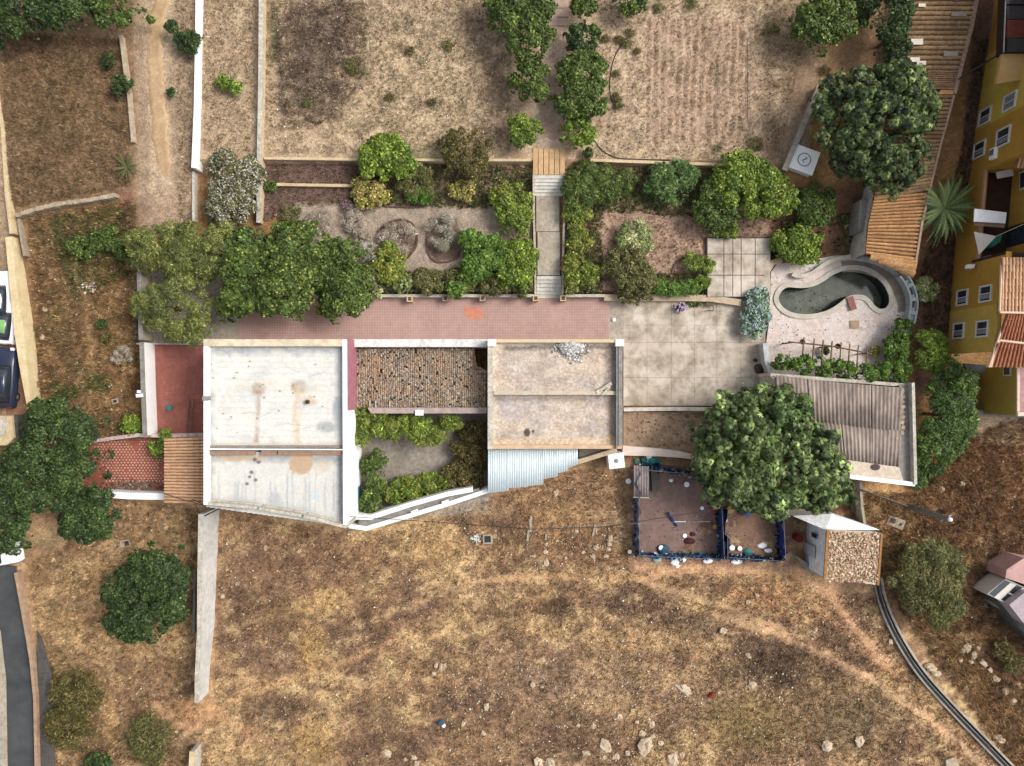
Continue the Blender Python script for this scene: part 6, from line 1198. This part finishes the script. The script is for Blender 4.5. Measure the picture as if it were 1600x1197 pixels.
def leafmesh(name, P, N, size, aspect, cols, parent, fold=.12, ax=None, seed=0):
    cols = np.asarray(cols)*np.array([.96, .86, .72]); r = np.random.default_rng(seed); n = len(P); N = N/np.linalg.norm(N, axis=1, keepdims=True)
    t = r.normal(size=(n, 3)) if ax is None else ax; t = t-(t*N).sum(1, keepdims=True)*N; t /= np.linalg.norm(t, axis=1, keepdims=True)+1e-9; b = np.cross(N, t)
    s_ = size[:, None]; a = t*s_*.5; w = b*s_*.5*aspect; f = N*s_*fold
    V = np.stack([P-a, P+w+f-a*.15, P+a, P-w+f-a*.15], 1).reshape(-1, 3); F = (np.array([0, 1, 2, 3])[None]+np.arange(n)[:, None]*4)
    return fast(name, V, F, LEAF, parent, np.repeat(np.clip(cols, .008, .8), 4, 0))
LEAFN = [0]
def crown(parent, shapes, h, pal, leaf=.26, dens=150, style='broad', seed=1, name='crown', base=None, lob=1.0, gap=0.0, flatten=1.0, fl=None):
    r = np.random.default_rng(seed); PP = []; NN = []; CC = []; SS = []; AX = []
    pal = np.array(GREEN[pal])
    for (x, y, rx, ry) in shapes:
        g0 = gz(x, y) if base is None else base; rx *= .99; ry *= .99; hc = g0+h*.55; k = M*(1-hc/CH); cx, cy = W(x, y, hc); RX = rx*k; RY = ry*k; RM_ = math.sqrt(RX*RY)
        nl = int(np.clip(20+RM_*RM_*2.6*lob, 16, 100)); 
        for i in range(nl+(12 if h > 1.5 else 0)):
            spr = i >= nl; a = r.uniform(0, 6.283); q = math.sqrt(r.uniform(0, 1)) if i > nl*.35 else r.uniform(.72, .98)
            lr = RM_*r.uniform(.15, .38)/math.sqrt(max(lob, .6)); lr = max(lr, .14)*(.72 if style == 'rosette' else 1); lr = lr*.5 if spr else lr; q = r.uniform(.9, 1.04) if spr else q*max(0., 1-lr/RM_*.6); wb = 1+.11*math.sin(a*3+seed)+.08*math.sin(a*7+seed*2); ux = math.cos(a)*q*RX*wb; uy = math.sin(a)*q*RY*wb
            dome = math.sqrt(max(0, 1-q*q))*(1 if not spr else r.uniform(.6, 2)); zc_ = g0+h*(.42+.58*dome)*r.uniform(.84, 1.0)-lr*.8; zc_ = max(zc_, g0+lr*.4)
            A = 2*math.pi*lr*lr; n = int(A*dens*(1-gap*r.random())); 
            if n < 5: n = 5
            d = r.normal(size=(n, 3)); d /= np.linalg.norm(d, axis=1, keepdims=True); d[:, 2] = np.where(d[:, 2] < -.15, -d[:, 2], d[:, 2])
            rad = lr*(r.random(n)**.35*.55+.5)*(1+.16*np.sin(d[:, 0]*7+i)*np.cos(d[:, 1]*6+i*2))
            P = d*rad[:, None]*np.array([1, 1, .8*flatten])+np.array([cx+ux, cy+uy, zc_])
            lc = pal[r.integers(len(pal))]*r.uniform(.82, 1.2); mixf = r.random((n, 1))*.7
            C_ = lc*(1-mixf)+pal[r.integers(len(pal), size=n)]*mixf; C_ = C_*np.exp(.5*r.normal(size=(n, 1)))
            if style == 'rosette':
                m_ = max(1, n//7); Pc = P[:m_]; dc = d[:m_]; P = np.repeat(Pc, 7, 0); dn = np.repeat(dc+np.array([0, 0, .7]), 7, 0)
                an = np.tile(np.arange(7)*6.283/7, m_)+np.repeat(r.uniform(0, 6.28, m_), 7); t1 = np.cross(dn, np.array([.3, .9, .1])); t1 /= np.linalg.norm(t1, axis=1, keepdims=True); dn /= np.linalg.norm(dn, axis=1, keepdims=True); t2 = np.cross(dn, t1)
                ax = t1*np.cos(an)[:, None]+t2*np.sin(an)[:, None]; sz = leaf*np.repeat(r.uniform(.75, 1.25, m_), 7)*r.uniform(.8, 1.15, len(P)); P = P+ax*sz[:, None]*.5; N_ = dn+ax*.95+r.normal(size=P.shape)*.12
                cb = np.repeat(C_[:m_]*np.exp(.3*r.normal(size=(m_, 1))), 7, 0)*r.uniform(.85, 1.2, (len(P), 1)); AX.append(ax); C_ = cb
            else:
                sz = leaf*r.uniform(.6, 1.35, n); N_ = d*.7+np.array([0, 0, .45])+r.normal(size=(n, 3))*.5
                if style == 'feather':
                    ax = d*np.array([1, 1, .3])+r.normal(size=(n, 3))*.5; sz *= 1.5; AX.append(ax)
                elif style == 'twig': ax = np.array([.2, .2, 1])+d*.7+r.normal(size=(n, 3))*.3; sz *= 1.8; AX.append(ax)
                else: AX.append(r.normal(size=(n, 3)))
            PP.append(P); NN.append(N_); CC.append(C_); SS.append(sz)
        # loose fill over the whole dome so neighbouring lobes knit together
        n = int(math.pi*RX*RY*dens*(.22 if style == 'rosette' else .36)*(1-gap)); a = r.uniform(0, 6.283, n); q = np.sqrt(r.random(n))*.93; dm = np.sqrt(1-q*q); wob = .97+.10*np.sin(a*3+seed)+.08*np.sin(a*7+seed*2)+.06*np.sin(a*13+1)
        P = np.stack([cx+np.cos(a)*q*RX*wob, cy+np.sin(a)*q*RY*wob, g0+h*(.30+.50*dm)*r.uniform(.8, 1.05, n)], 1); d = np.stack([np.cos(a)*q, np.sin(a)*q, dm+.2], 1)
        C_ = pal[r.integers(len(pal), size=n)]*np.exp(.4*r.normal(size=(n, 1))); N_ = d*.5+np.array([0, 0, .4])+r.normal(size=(n, 3))*.5
        PP.append(P); NN.append(N_); CC.append(C_); SS.append(leaf*r.uniform(.6, 1.4, n)); AX.append(r.normal(size=(n, 3)))
    P = np.concatenate(PP); N_ = np.concatenate(NN); C_ = np.concatenate(CC); SZ = np.concatenate(SS); AXX = np.concatenate(AX)
    if fl is not None:
        k_ = r.random(len(P)) < fl[1]; C_[k_] = np.array(fl[0])*r.uniform(.8, 1.15, (k_.sum(), 1))
    gi = np.floor(P[:, 0]/.3).astype(int)-int(P[:, 0].min()/.3-2); gj = np.floor(P[:, 1]/.3).astype(int)-int(P[:, 1].min()/.3-2); hm = np.full((gi.max()+2, gj.max()+2), -9.); np.maximum.at(hm, (gi, gj), P[:, 2])
    k_ = (P[:, 2] > hm[gi, gj]-(.5 if style != 'rosette' else .95)) | (r.random(len(P)) < .07)
    P, N_, C_, SZ, AXX = P[k_], N_[k_], C_[k_], SZ[k_], AXX[k_]
    g0 = min(gz(s_[0], s_[1]) for s_ in shapes) if base is None else base; P[:, 2] = np.maximum(P[:, 2], g0+.05); LEAFN[0] += len(P)
    return leafmesh(name, P, N_, SZ, {'broad': .62, 'rosette': .55, 'feather': .2, 'fine': .5, 'twig': .07}[style], C_, parent, ax=AXX, seed=seed)
def plant(name, lb, cat, shapes, h, pal, leaf=.26, dens=150, style='broad', grp=None, trunk=None, seed=None, base=None, part='crown', **kw):
    leaf *= 1 if style == 'rosette' else .86; dens *= 1 if style == 'rosette' else 1.22
    x0, y0 = np.mean([s_[0] for s_ in shapes]), np.mean([s_[1] for s_ in shapes]); g0 = gz(x0, y0) if base is None else base
    hc = g0+h*.55; cx, cy = W(x0, y0, hc); t = thing(name, lb, cat, (cx, cy, g0), grp); seed = seed or int(x0*3+y0*7) % 9973
    crown(t, shapes, h, pal, leaf, dens, style, seed, part, base, **kw)
    r = random.Random(seed)
    tr = trunk if trunk is not None else max(.03, h*.035); mb = MB(); mb.tube([(cx, cy, g0-.2), (cx+r.uniform(-.1, .1)*h*.3, cy+r.uniform(-.1, .1)*h*.3, g0+h*.3), (cx+r.uniform(-.1, .1)*h*.4, cy, g0+h*.5)], tr, 8, tr*.7)
    for s_ in shapes[:3]:
        sx, sy = W(s_[0], s_[1], hc)
        for k in range(4 if h > 1.5 else 3):
            a = r.uniform(0, 6.28); q = r.uniform(.3, .6); mb.tube([(cx, cy, g0+h*.28), ((cx+sx)/2+math.cos(a)*.2*h*.2, (cy+sy)/2, g0+h*.5), (sx+math.cos(a)*s_[2]*M*q, sy+math.sin(a)*s_[3]*M*q, g0+h*.66)], tr*.5, 6, tr*.15)
    mb.build('trunk' if h > 1.8 else 'stem', bark, t, True); return t
T = plant
# big fig trees
T('fig_tree', 'huge fig tree in the middle right hiding the corner of the corrugated store', 'tree', [(1200, 712, 122, 100), (1270, 745, 58, 58), (1150, 690, 70, 78), (1195, 660, 70, 55)], 6.0, 'fig', .36, 48, 'rosette', trunk=.35, lob=1.6)
T('fig_tree', 'big dark fig tree overhanging the long tile roof at the upper right', 'tree', [(1368, 196, 94, 98), (1392, 150, 60, 52), (1326, 172, 58, 64), (1388, 252, 60, 46)], 5.6, 'figd', .33, 50, 'rosette', trunk=.32, lob=1.6)
# trees upper left
T('evergreen_tree', 'dark evergreen in the top left corner', 'tree', [(20, 16, 62, 44)], 4.2, 'dark', .26, 140)
T('evergreen_tree', 'dark evergreen second from the top left corner', 'tree', [(100, 8, 55, 40)], 4.0, 'dark', .26, 140)
T('evergreen_tree', 'greener evergreen whose right edge nears the tan path', 'tree', [(182, 12, 40, 34)], 3.6, 'mid', .26, 140)
T('shrub', 'dark green shrub leaning on the white wall beside the tan path', 'shrub', [(294, 66, 22, 19), (270, 44, 10, 12)], 1.5, 'dark', .2, 190)
T('shrub', 'small tufty plant in the upper left plot', 'shrub', [(168, 95, 13, 11)], .8, 'dark', .2, 160, 'feather')
T('shrub', 'dark shrub growing over the thin crumbling wall', 'shrub', [(190, 134, 18, 17)], 1.4, 'dark', .2, 190)
T('shrub', 'tiny round shrub right of the tan path', 'shrub', [(267, 144, 7, 7)], .6, 'dark', .16, 220)
T('shrub', 'bright green sprawling shrub between the two upper walls', 'shrub', [(352, 128, 16, 11), (368, 138, 13, 10)], .9, 'bright', .2, 180)
T('flowering_shrub', 'large shrub covered in pale lilac white flowers', 'flowering shrub', [(362, 278, 46, 42), (358, 322, 40, 32)], 2.0, 'olive', .22, 190, 'fine', fl=((.50, .52, .58), .26))
T('shrub', 'low green plant at the bend of the thin cream wall', 'shrub', [(420, 291, 15, 8)], .5, 'mid', .2, 160)
T('shrub', 'yellowing weeds at the left of the garden beds', 'shrub', [(452, 335, 18, 16)], .6, 'olive', .2, 90, 'feather')
# garden shrubs
T('shrub', 'bright lime green shrub at the top of the garden beds', 'shrub', [(604, 246, 44, 34)], 1.9, 'bright', .24, 190)
T('shrub', 'dense dome shaped brownish green shrub over the low edging', 'shrub', [(729, 236, 41, 38)], 2.0, 'brown', .18, 230, 'fine', lob=2)
T('shrub', 'yellow green shrub with pale straw tips below the lime shrub', 'shrub', [(578, 300, 34, 24)], 1.3, 'yellow', .22, 150)
T('shrub', 'loose grey green shrub between the lime shrub and the dome', 'shrub', [(648, 282, 34, 28)], 1.3, 'olive', .2, 110, 'feather')
T('shrub', 'dark low palm like shrub with arching leaves in the bed', 'shrub', [(657, 306, 24, 14)], 1.0, 'lush', .32, 110, 'feather')
T('shrub', 'small yellowish shrub near the dome shaped shrub', 'shrub', [(722, 298, 22, 16)], 1.0, 'yellow', .2, 140)
T('shrub', 'tall yellow green hedge shrub left of the stairs', 'shrub', [(798, 316, 32, 32), (806, 345, 28, 26)], 1.8, 'vine', .2, 180)
T('shrub', 'pair of green shrubs at the lower left of the stairs', 'shrub', [(806, 412, 32, 44)], 1.9, 'bright', .22, 190)
T('shrub', 'lush bright green shrub above the terrace planters', 'shrub', [(752, 402, 40, 40), (738, 378, 22, 18)], 1.9, 'lush', .26, 170)
T('hedge', 'low olive hedge along the terrace wall', 'hedge', [(670, 440, 34, 20), (720, 440, 30, 20), (775, 445, 34, 17), (815, 450, 18, 14)], 1.1, 'olive', .18, 190, 'fine')
T('shrub', 'small vivid green sprig between two stone planters', 'shrub', [(713, 453, 15, 15)], 1.3, 'lush', .24, 170)
T('shrub', 'rounded yellow green bush in front of the silver twigs', 'shrub', [(604, 412, 27, 34)], 1.8, 'vine', .2, 190, fl=((.35, .27, .05), .06))
T('shrub', 'thin silvery shrub climbing between the dark tree and the yellow bush', 'shrub', [(573, 392, 16, 14), (585, 420, 8, 26)], 1.6, 'silver', .2, 100, 'feather')
T('shrub', 'pale mixed shrub with white blooms at the terrace edge', 'shrub', [(628, 443, 18, 16), (590, 455, 8, 14)], 1.1, 'vari', .18, 130)
for x, y, rx, ry, h_, lb in ((498, 345, 26, 20, .9, 'grey heap of dead twigs at the left of the garden paths'), (556, 345, 24, 22, .9, 'silvery sloping heap of dead twigs above the dark tree'), (623, 372, 30, 28, 1.0, 'grey dead shrub in the left teardrop bed'), (690, 362, 24, 31, 1.2, 'pale grey cone shaped shrub in the right teardrop bed'), (568, 372, 16, 10, .7, 'thin silvery twigs beside the yellow bush')):
    T('dead_shrub', lb, 'dead shrub', [(x, y, rx, ry)], h_, 'grey' if 'cone' in lb else 'twig', .24, 150, 'twig', lob=1.5)
T('flowering_shrub', 'small purple flowered shrub above the silvery twigs', 'flowering shrub', [(543, 322, 10, 9)], .7, 'mid', .14, 180, fl=((.35, .2, .35), .5))
# path trees
T('citrus_tree', 'large citrus tree at the top left of the central path', 'tree', [(812, 18, 55, 40), (826, 62, 38, 34), (785, 5, 34, 24)], 3.6, 'mid', .25, 165)
T('citrus_tree', 'round citrus tree left of the central path, second from the top', 'tree', [(830, 128, 31, 33)], 2.8, 'mid', .24, 185)
T('citrus_tree', 'small light green citrus tree just left of the stair head', 'tree', [(819, 203, 25, 26)], 2.0, 'bright', .22, 190)
T('citrus_tree', 'small dark citrus tree at the top right of the central path', 'tree', [(912, 8, 20, 22)], 2.2, 'mid', .22, 185)
T('citrus_tree', 'dark green citrus tree right of the path above the longest one', 'tree', [(911, 62, 28, 24)], 2.5, 'dark', .22, 190)
T('citrus_tree', 'tall oblong citrus tree on the right of the central path', 'tree', [(909, 112, 40, 32), (908, 155, 40, 34)], 3.0, 'mid', .24, 185)
T('citrus_tree', 'light green small citrus tree below the oblong one', 'tree', [(905, 205, 27, 27)], 2.0, 'bright', .22, 190)
T('shrub', 'tiny dark shrub beside the stair head', 'shrub', [(918, 240, 9, 9)], .8, 'dark', .16, 200)
T('citrus_tree', 'small citrus tree cut by the top edge of the furrowed plot', 'tree', [(985, 2, 26, 22)], 2.3, 'mid', .22, 185)
T('citrus_tree', 'big round citrus tree at the top right', 'tree', [(1286, 30, 50, 44)], 3.4, 'mid', .25, 165)
T('evergreen_tree', 'dark narrow tree beside the top of the long tile roof', 'tree', [(1388, 30, 36, 48), (1397, 78, 22, 26)], 3.6, 'dark', .22, 170)
T('evergreen_tree', 'shadowy shrub filling the gap between the citrus and the dark narrow tree', 'shrub', [(1345, 8, 26, 26)], 2.0, 'dark', .2, 150)
# right garden
T('shrub', 'feathery green shrub right of the stair top', 'shrub', [(935, 285, 54, 32), (905, 300, 26, 34)], 1.7, 'mid', .24, 150, 'feather', fl=((.35, .25, .08), .03))
T('shrub', 'bluish green feathery shrub in the upper right garden', 'shrub', [(1052, 285, 42, 34)], 1.8, 'blue', .24, 170, 'feather')
T('citrus_tree', 'tall light green tree in the upper right garden', 'tree', [(1160, 282, 52, 42), (1200, 305, 42, 40)], 3.0, 'bright', .24, 175)
T('citrus_tree', 'darker tree leaning below the light green garden tree', 'tree', [(1118, 322, 38, 38)], 2.4, 'mid', .24, 165)
T('shrub', 'round dark green shrub left of the cistern strip', 'shrub', [(1276, 320, 31, 34)], 1.8, 'mid', .22, 170)
T('shrub', 'lively green shrub just above the pool rim', 'shrub', [(1246, 382, 42, 32)], 2.0, 'bright', .24, 170)
T('shrub', 'small green shrub beside the left tip of the pool', 'shrub', [(1224, 428, 15, 20)], 1.4, 'mid', .2, 190)
T('shrub', 'bright yellow green shrub at the top of the slab terrace', 'shrub', [(1136, 360, 24, 13)], .9, 'vine', .22, 170)
T('hedge', 'long olive green hedge along the right side of the stairs', 'hedge', [(900, 330, 22, 26), (902, 375, 20, 30), (900, 420, 22, 26), (892, 448, 12, 14), (920, 430, 18, 20)], 1.3, 'vine', .2, 150, fl=((.3, .2, .08), .08))
T('variegated_shrub', 'round cream and green variegated shrub in the right garden', 'shrub', [(993, 371, 29, 29)], 1.4, 'vari', .28, 130, 'feather')
T('shrub', 'olive green mound overlapping the bench wall', 'shrub', [(980, 415, 34, 34), (1000, 438, 30, 28), (985, 458, 22, 16)], 1.7, 'olive', .19, 210, 'fine')
for x, y, rx, lb in ((1080, 409, 15, 'left one of the two small yuccas beside the slab terrace'), (1104, 414, 14, 'right one of the two small yuccas beside the slab terrace'), (1098, 440, 12, 'small yucca below the pair at the slab terrace')):
    T('yucca', lb, 'yucca', [(x, y, rx, rx)], .9, 'bright', .3, 110, 'feather')
T('hedge', 'low bright green hedge behind the bench wall', 'hedge', [(1042, 450, 24, 14), (1075, 450, 22, 15), (1030, 446, 16, 12)], .9, 'lush', .22, 170, 'feather')
T('hydrangea', 'hydrangea with pale blue flower heads at the right of the concrete yard', 'hydrangea', [(1183, 466, 20, 18), (1184, 492, 24, 24), (1178, 514, 18, 16)], 1.5, 'lush', .24, 170, fl=((.40, .55, .68), .55))
T('ground_creeper', 'small green creeper on the foot of the bench wall', 'creeper', [(1086, 474, 14, 5)], .4, 'mid', .16, 190, base=.05)
T('hedge', 'tall dark clipped hedge on the right side of the pool terrace', 'hedge', [(1408, 520, 18, 22), (1400, 548, 22, 26), (1396, 580, 28, 20)], 1.9, 'lush', .2, 200, base=0)
for i, (x, y, q) in enumerate(((1216, 567, 13), (1250, 571, 18), (1283, 575, 17), (1303, 570, 11), (1320, 580, 17), (1348, 584, 18), (1372, 578, 15), (1233, 568, 12))):
    T('clipped_shrub', ['first small round shrub at the left end of the row above the store', 'large second round shrub in the row above the store', 'third round shrub in the row above the store', 'thin small shrub filling the gap in the middle of the row', 'round shrub just right of the dark gap in the row', 'broad round shrub near the right end of the row', 'last round shrub of the row next to the tall hedge', 'narrow shrub wedged between the first two round ones'][i], 'shrub', [(x, y, q, q*.95)], 3.4, 'lush', .2, 200, grp='round shrubs in a row above the corrugated store', base=.1)
T('potted_plant', 'dark leafy plant in a pot under the pergola', 'potted plant', [(1289, 548, 6, 6)], .7, 'dark', .16, 200, base=.1); T('potted_plant', 'yellow flowering plant at the right end of the pergola', 'potted plant', [(1367, 548, 7, 9)], .8, 'yellow', .16, 180, base=.1)
T('shrub', 'pale green leafy shrub behind the curved bench wall', 'shrub', [(1446, 453, 18, 22)], 1.3, 'vari', .26, 130, 'feather')
T('broadleaf_tree', 'large bright green tree growing beside the corrugated store', 'tree', [(1474, 645, 46, 62), (1452, 695, 28, 46), (1488, 605, 30, 34)], 4.2, 'deep', .26, 160, 'feather', lob=.8)
T('broadleaf_tree', 'light leafy shrub tree above the big bright green tree', 'tree', [(1450, 545, 28, 32), (1478, 575, 24, 24)], 2.6, 'bright', .28, 130, 'feather')
T('agave_shrub', 'bluish green agave like shrub below the bright green tree', 'shrub', [(1438, 740, 18, 24)], 1.0, 'blue', .34, 100, 'feather')
T('olive_tree', 'yellowish olive tree standing alone in the rusty scrub', 'tree', [(1452, 905, 58, 56), (1440, 870, 36, 26), (1470, 950, 40, 28)], 3.4, 'olive', .2, 190, 'feather', lob=.8)
# left group
T('pepper_tree', 'feathery pale green tree above the grey terrace wall, upper one', 'tree', [(290, 392, 82, 42), (240, 382, 48, 28), (345, 385, 36, 36)], 3.8, 'feather', .2, 210, 'feather', lob=1.2)
T('pepper_tree', 'feathery pale green tree overhanging the corner of the red patio', 'tree', [(284, 480, 62, 52), (240, 478, 28, 30)], 4.0, 'feather', .2, 210, 'feather', lob=1.2)
T('mango_tree', 'broad dark green tree over the left end of the pink terrace', 'tree', [(395, 425, 48, 66), (375, 470, 34, 26)], 4.2, 'mid', .27, 165)
T('mango_tree', 'broad tree dotted with yellow leaves over the pink terrace', 'tree', [(470, 405, 66, 54), (445, 455, 56, 42)], 4.6, 'mid', .28, 165, fl=((.32, .36, .10), .06))
T('mango_tree', 'dark round tree at the right of the yellow dotted tree', 'tree', [(540, 450, 46, 44), (540, 400, 32, 28)], 4.2, 'mid', .24, 180, seed=77)
T('shrub', 'dark green brush patch on the western slope', 'shrub', [(135, 385, 34, 20), (165, 372, 26, 20), (195, 388, 30, 22)], 1.1, 'mid', .2, 120, gap=.5)
T('shrub', 'small round dark bush on the golden slope', 'shrub', [(160, 506, 10, 7)], .7, 'dark', .16, 220); T('shrub', 'dry olive bush below the small round bush', 'shrub', [(167, 528, 11, 9)], .6, 'brown', .16, 160)
T('dead_shrub', 'grey round heap of brushwood beside the white rendered wall', 'brushwood', [(191, 555, 18, 15)], .9, 'twig', .2, 240, 'twig', lob=2)
T('shrub', 'bright green rounded bush left of the white rendered wall', 'shrub', [(207, 662, 20, 17)], 1.2, 'bright', .2, 200)
T('shrub', 'bright climbing plant over the corner of the diamond tiled patio', 'shrub', [(248, 698, 14, 17), (261, 680, 9, 12)], 1.5, 'bright', .2, 180)
T('carob_tree', 'huge dark tree in the left middle beside the diamond tiled patio', 'tree', [(92, 686, 62, 58), (56, 745, 62, 62), (110, 735, 46, 42)], 5.0, 'dark', .24, 150, lob=1.2)
T('carob_tree', 'lower right lobe of dark trees under the whitewashed patio wall', 'tree', [(138, 808, 44, 42), (158, 775, 24, 20)], 3.2, 'dark', .24, 165)
T('carob_tree', 'dark tree at the left edge above the white van tip', 'tree', [(14, 822, 34, 46)], 3.6, 'dark', .24, 160)
T('carob_tree', 'dark green three lobed tree left of the tall white wall', 'tree', [(240, 892, 46, 42), (222, 965, 48, 40), (200, 925, 34, 40), (262, 925, 34, 50)], 3.6, 'dark', .24, 165)
T('shrub', 'olive green sprawling bush near the asphalt road', 'shrub', [(120, 1080, 42, 34), (110, 1135, 40, 40)], 1.6, 'brown', .2, 120, 'feather', gap=.3)
T('shrub', 'greyish green bush at the bottom left corner of the slope', 'shrub', [(232, 1150, 36, 34), (240, 1185, 26, 18)], 1.2, 'olive', .2, 80, 'feather', gap=.5)
T('shrub', 'dark bush cut by the bottom edge at the lower left', 'shrub', [(152, 1192, 28, 16)], 1.2, 'dark', .2, 150); T('shrub', 'low dark brush at the foot of the mauve roofed house', 'shrub', [(1570, 1015, 18, 22), (1585, 1040, 16, 16)], 1.0, 'brown', .22, 90, 'feather')
T('shrub', 'small weed patch beside the asphalt wall at the bottom left', 'shrub', [(90, 1100, 12, 26)], .6, 'olive', .18, 90, 'feather')
# courtyard plants
T('climbing_vine', 'bright green creeper spreading along the top of the courtyard', 'creeper', [(590, 660, 44, 22), (640, 668, 46, 20), (672, 680, 24, 16), (560, 645, 16, 20), (565, 680, 14, 20), (705, 660, 18, 12)], 2.4, 'vine', .30, 130, 'feather', base=.3, gap=.3)
T('shrub', 'dark green shrub in the lower left corner of the courtyard', 'shrub', [(585, 745, 20, 42), (578, 785, 20, 26)], 1.8, 'mid', .22, 160, base=0)
T('shrub', 'leafy yellow green shrub at the bottom of the courtyard', 'shrub', [(630, 770, 34, 24), (680, 756, 32, 20)], 1.6, 'vine', .24, 160, base=0)
T('shrub', 'dark tangled shrub in the right side of the courtyard', 'shrub', [(735, 705, 26, 40), (725, 745, 34, 26), (745, 675, 16, 20)], 1.7, 'brown', .2, 150, base=0)
# palm
def fronds(lb, x, y, z0, n, L_, pal, cat='palm', nm='palm', seed=2, wid=.28, drop=.9, trunkr=.18):
    r = random.Random(seed); g0 = gz(x, y); cx, cy = W(x, y, g0+z0); t = thing(nm, lb, cat, (cx, cy, g0)); MB().tube([(cx, cy, g0-.1), (cx, cy, g0+z0)], trunkr, 9, trunkr*.9).build('trunk', bark, t, True); pal = GREEN[pal]
    for i in range(n):
        a = i*2.399+r.uniform(-.2, .2); ln = L_*r.uniform(.75, 1.1); el = r.uniform(.1, 1.0); V = []; F = []; C_ = []; col = np.array(pal[r.randrange(3)])*r.uniform(.8, 1.2); K = 9; pts = []
        for k in range(K+1):
            f_ = k/K; q_ = ln*f_*math.cos(el*.9); pts.append(Vector((cx+math.cos(a)*q_, cy+math.sin(a)*q_, g0+z0+ln*f_*math.sin(el)*.9-drop*f_*f_*ln*.5)))
        sd_ = Vector((-math.sin(a), math.cos(a), 0))
        for k in range(1, K*3):
            f_ = k/(K*3); p = pts[int(f_*K)].lerp(pts[min(K, int(f_*K)+1)], f_*K-int(f_*K)); w = wid*ln*.5*math.sin(math.pi*min(1, f_*.85+.18))
            for sg in (-1, 1):
                tip = p+sd_*sg*w+Vector((math.cos(a), math.sin(a), -.25))*w*.7; dd = Vector((math.cos(a), math.sin(a), 0))*.05; b_ = len(V); V += [tuple(p-dd), tuple(p+dd), tuple(tip)]; F.append((b_, b_+1, b_+2)); C_ += [col*r.uniform(.8, 1.2)]*3
        for k in range(K): 
            p, q_ = pts[k], pts[k+1]; w = .03; b_ = len(V); V += [tuple(p-sd_*w), tuple(p+sd_*w), tuple(q_)]; F.append((b_, b_+1, b_+2)); C_ += [np.array((.2, .2, .08))]*3
        fast('frond', V, F, LEAF, t, np.array(C_))
    return t
fronds('large palm with long green fronds beside the long tile roof', 1474, 326, 2.0, 60, 3.1, 'mid', seed=4, wid=.16)
fronds('spiky agave like plant at the end of the thin crumbling wall', 198, 262, .4, 30, 1.25, 'olive', 'agave', 'agave', 6, .10, .5, .1)
fronds('small spiky plant with withered tips at the foot of the furrowed plot', 1122, 230, .2, 14, .6, 'brown', 'agave', 'agave', 7, .14, .6, .05)
# dead clumps over the furrowed plot
r = random.Random(41)
for x, y, s_ in ((985, 52, 9), (948, 60, 8), (968, 62, 8), (980, 68, 9), (995, 80, 6), (963, 115, 6), (965, 155, 7), (962, 148, 5), (967, 165, 6), (1180, 225, 14), (1590, 600, 1), (1205, 45, 14), (1080, 5, 12), (1030, 12, 10), (1290, 110, 10), (675, 160, 8), (640, 80, 9), (700, 70, 12), (550, 110, 10), (545, 100, 12), (480, 160, 9), (610, 150, 8)):
    if s_ > 1: T('dead_clump', 'withered brown plant clump on the pale upper plots', 'dead plant', [(x, y, s_, s_*.8)], .4, 'brown' if r.random() < .6 else 'olive', .12, 160, 'feather', grp='withered clumps on the upper plots')
print('LEAVES', LEAFN[0])

# ---------------------------------------------------------------- origins of single mesh things go to their own base
for o in list(bpy.data.objects):
    if o.type == 'MESH' and o.parent is None and not o.children and o.data.users == 1 and o.get('kind') != 'structure' and o.location.length < 1e-6:
        n = len(o.data.vertices)
        if not n: continue
        v = np.empty(n*3, np.float32); o.data.vertices.foreach_get('co', v); v = v.reshape(-1, 3); b = np.array([(v[:, 0].min()+v[:, 0].max())/2, (v[:, 1].min()+v[:, 1].max())/2, v[:, 2].min()], np.float32)
        o.data.vertices.foreach_set('co', (v-b).ravel()); o.location = [float(q) for q in b]; o.data.update()
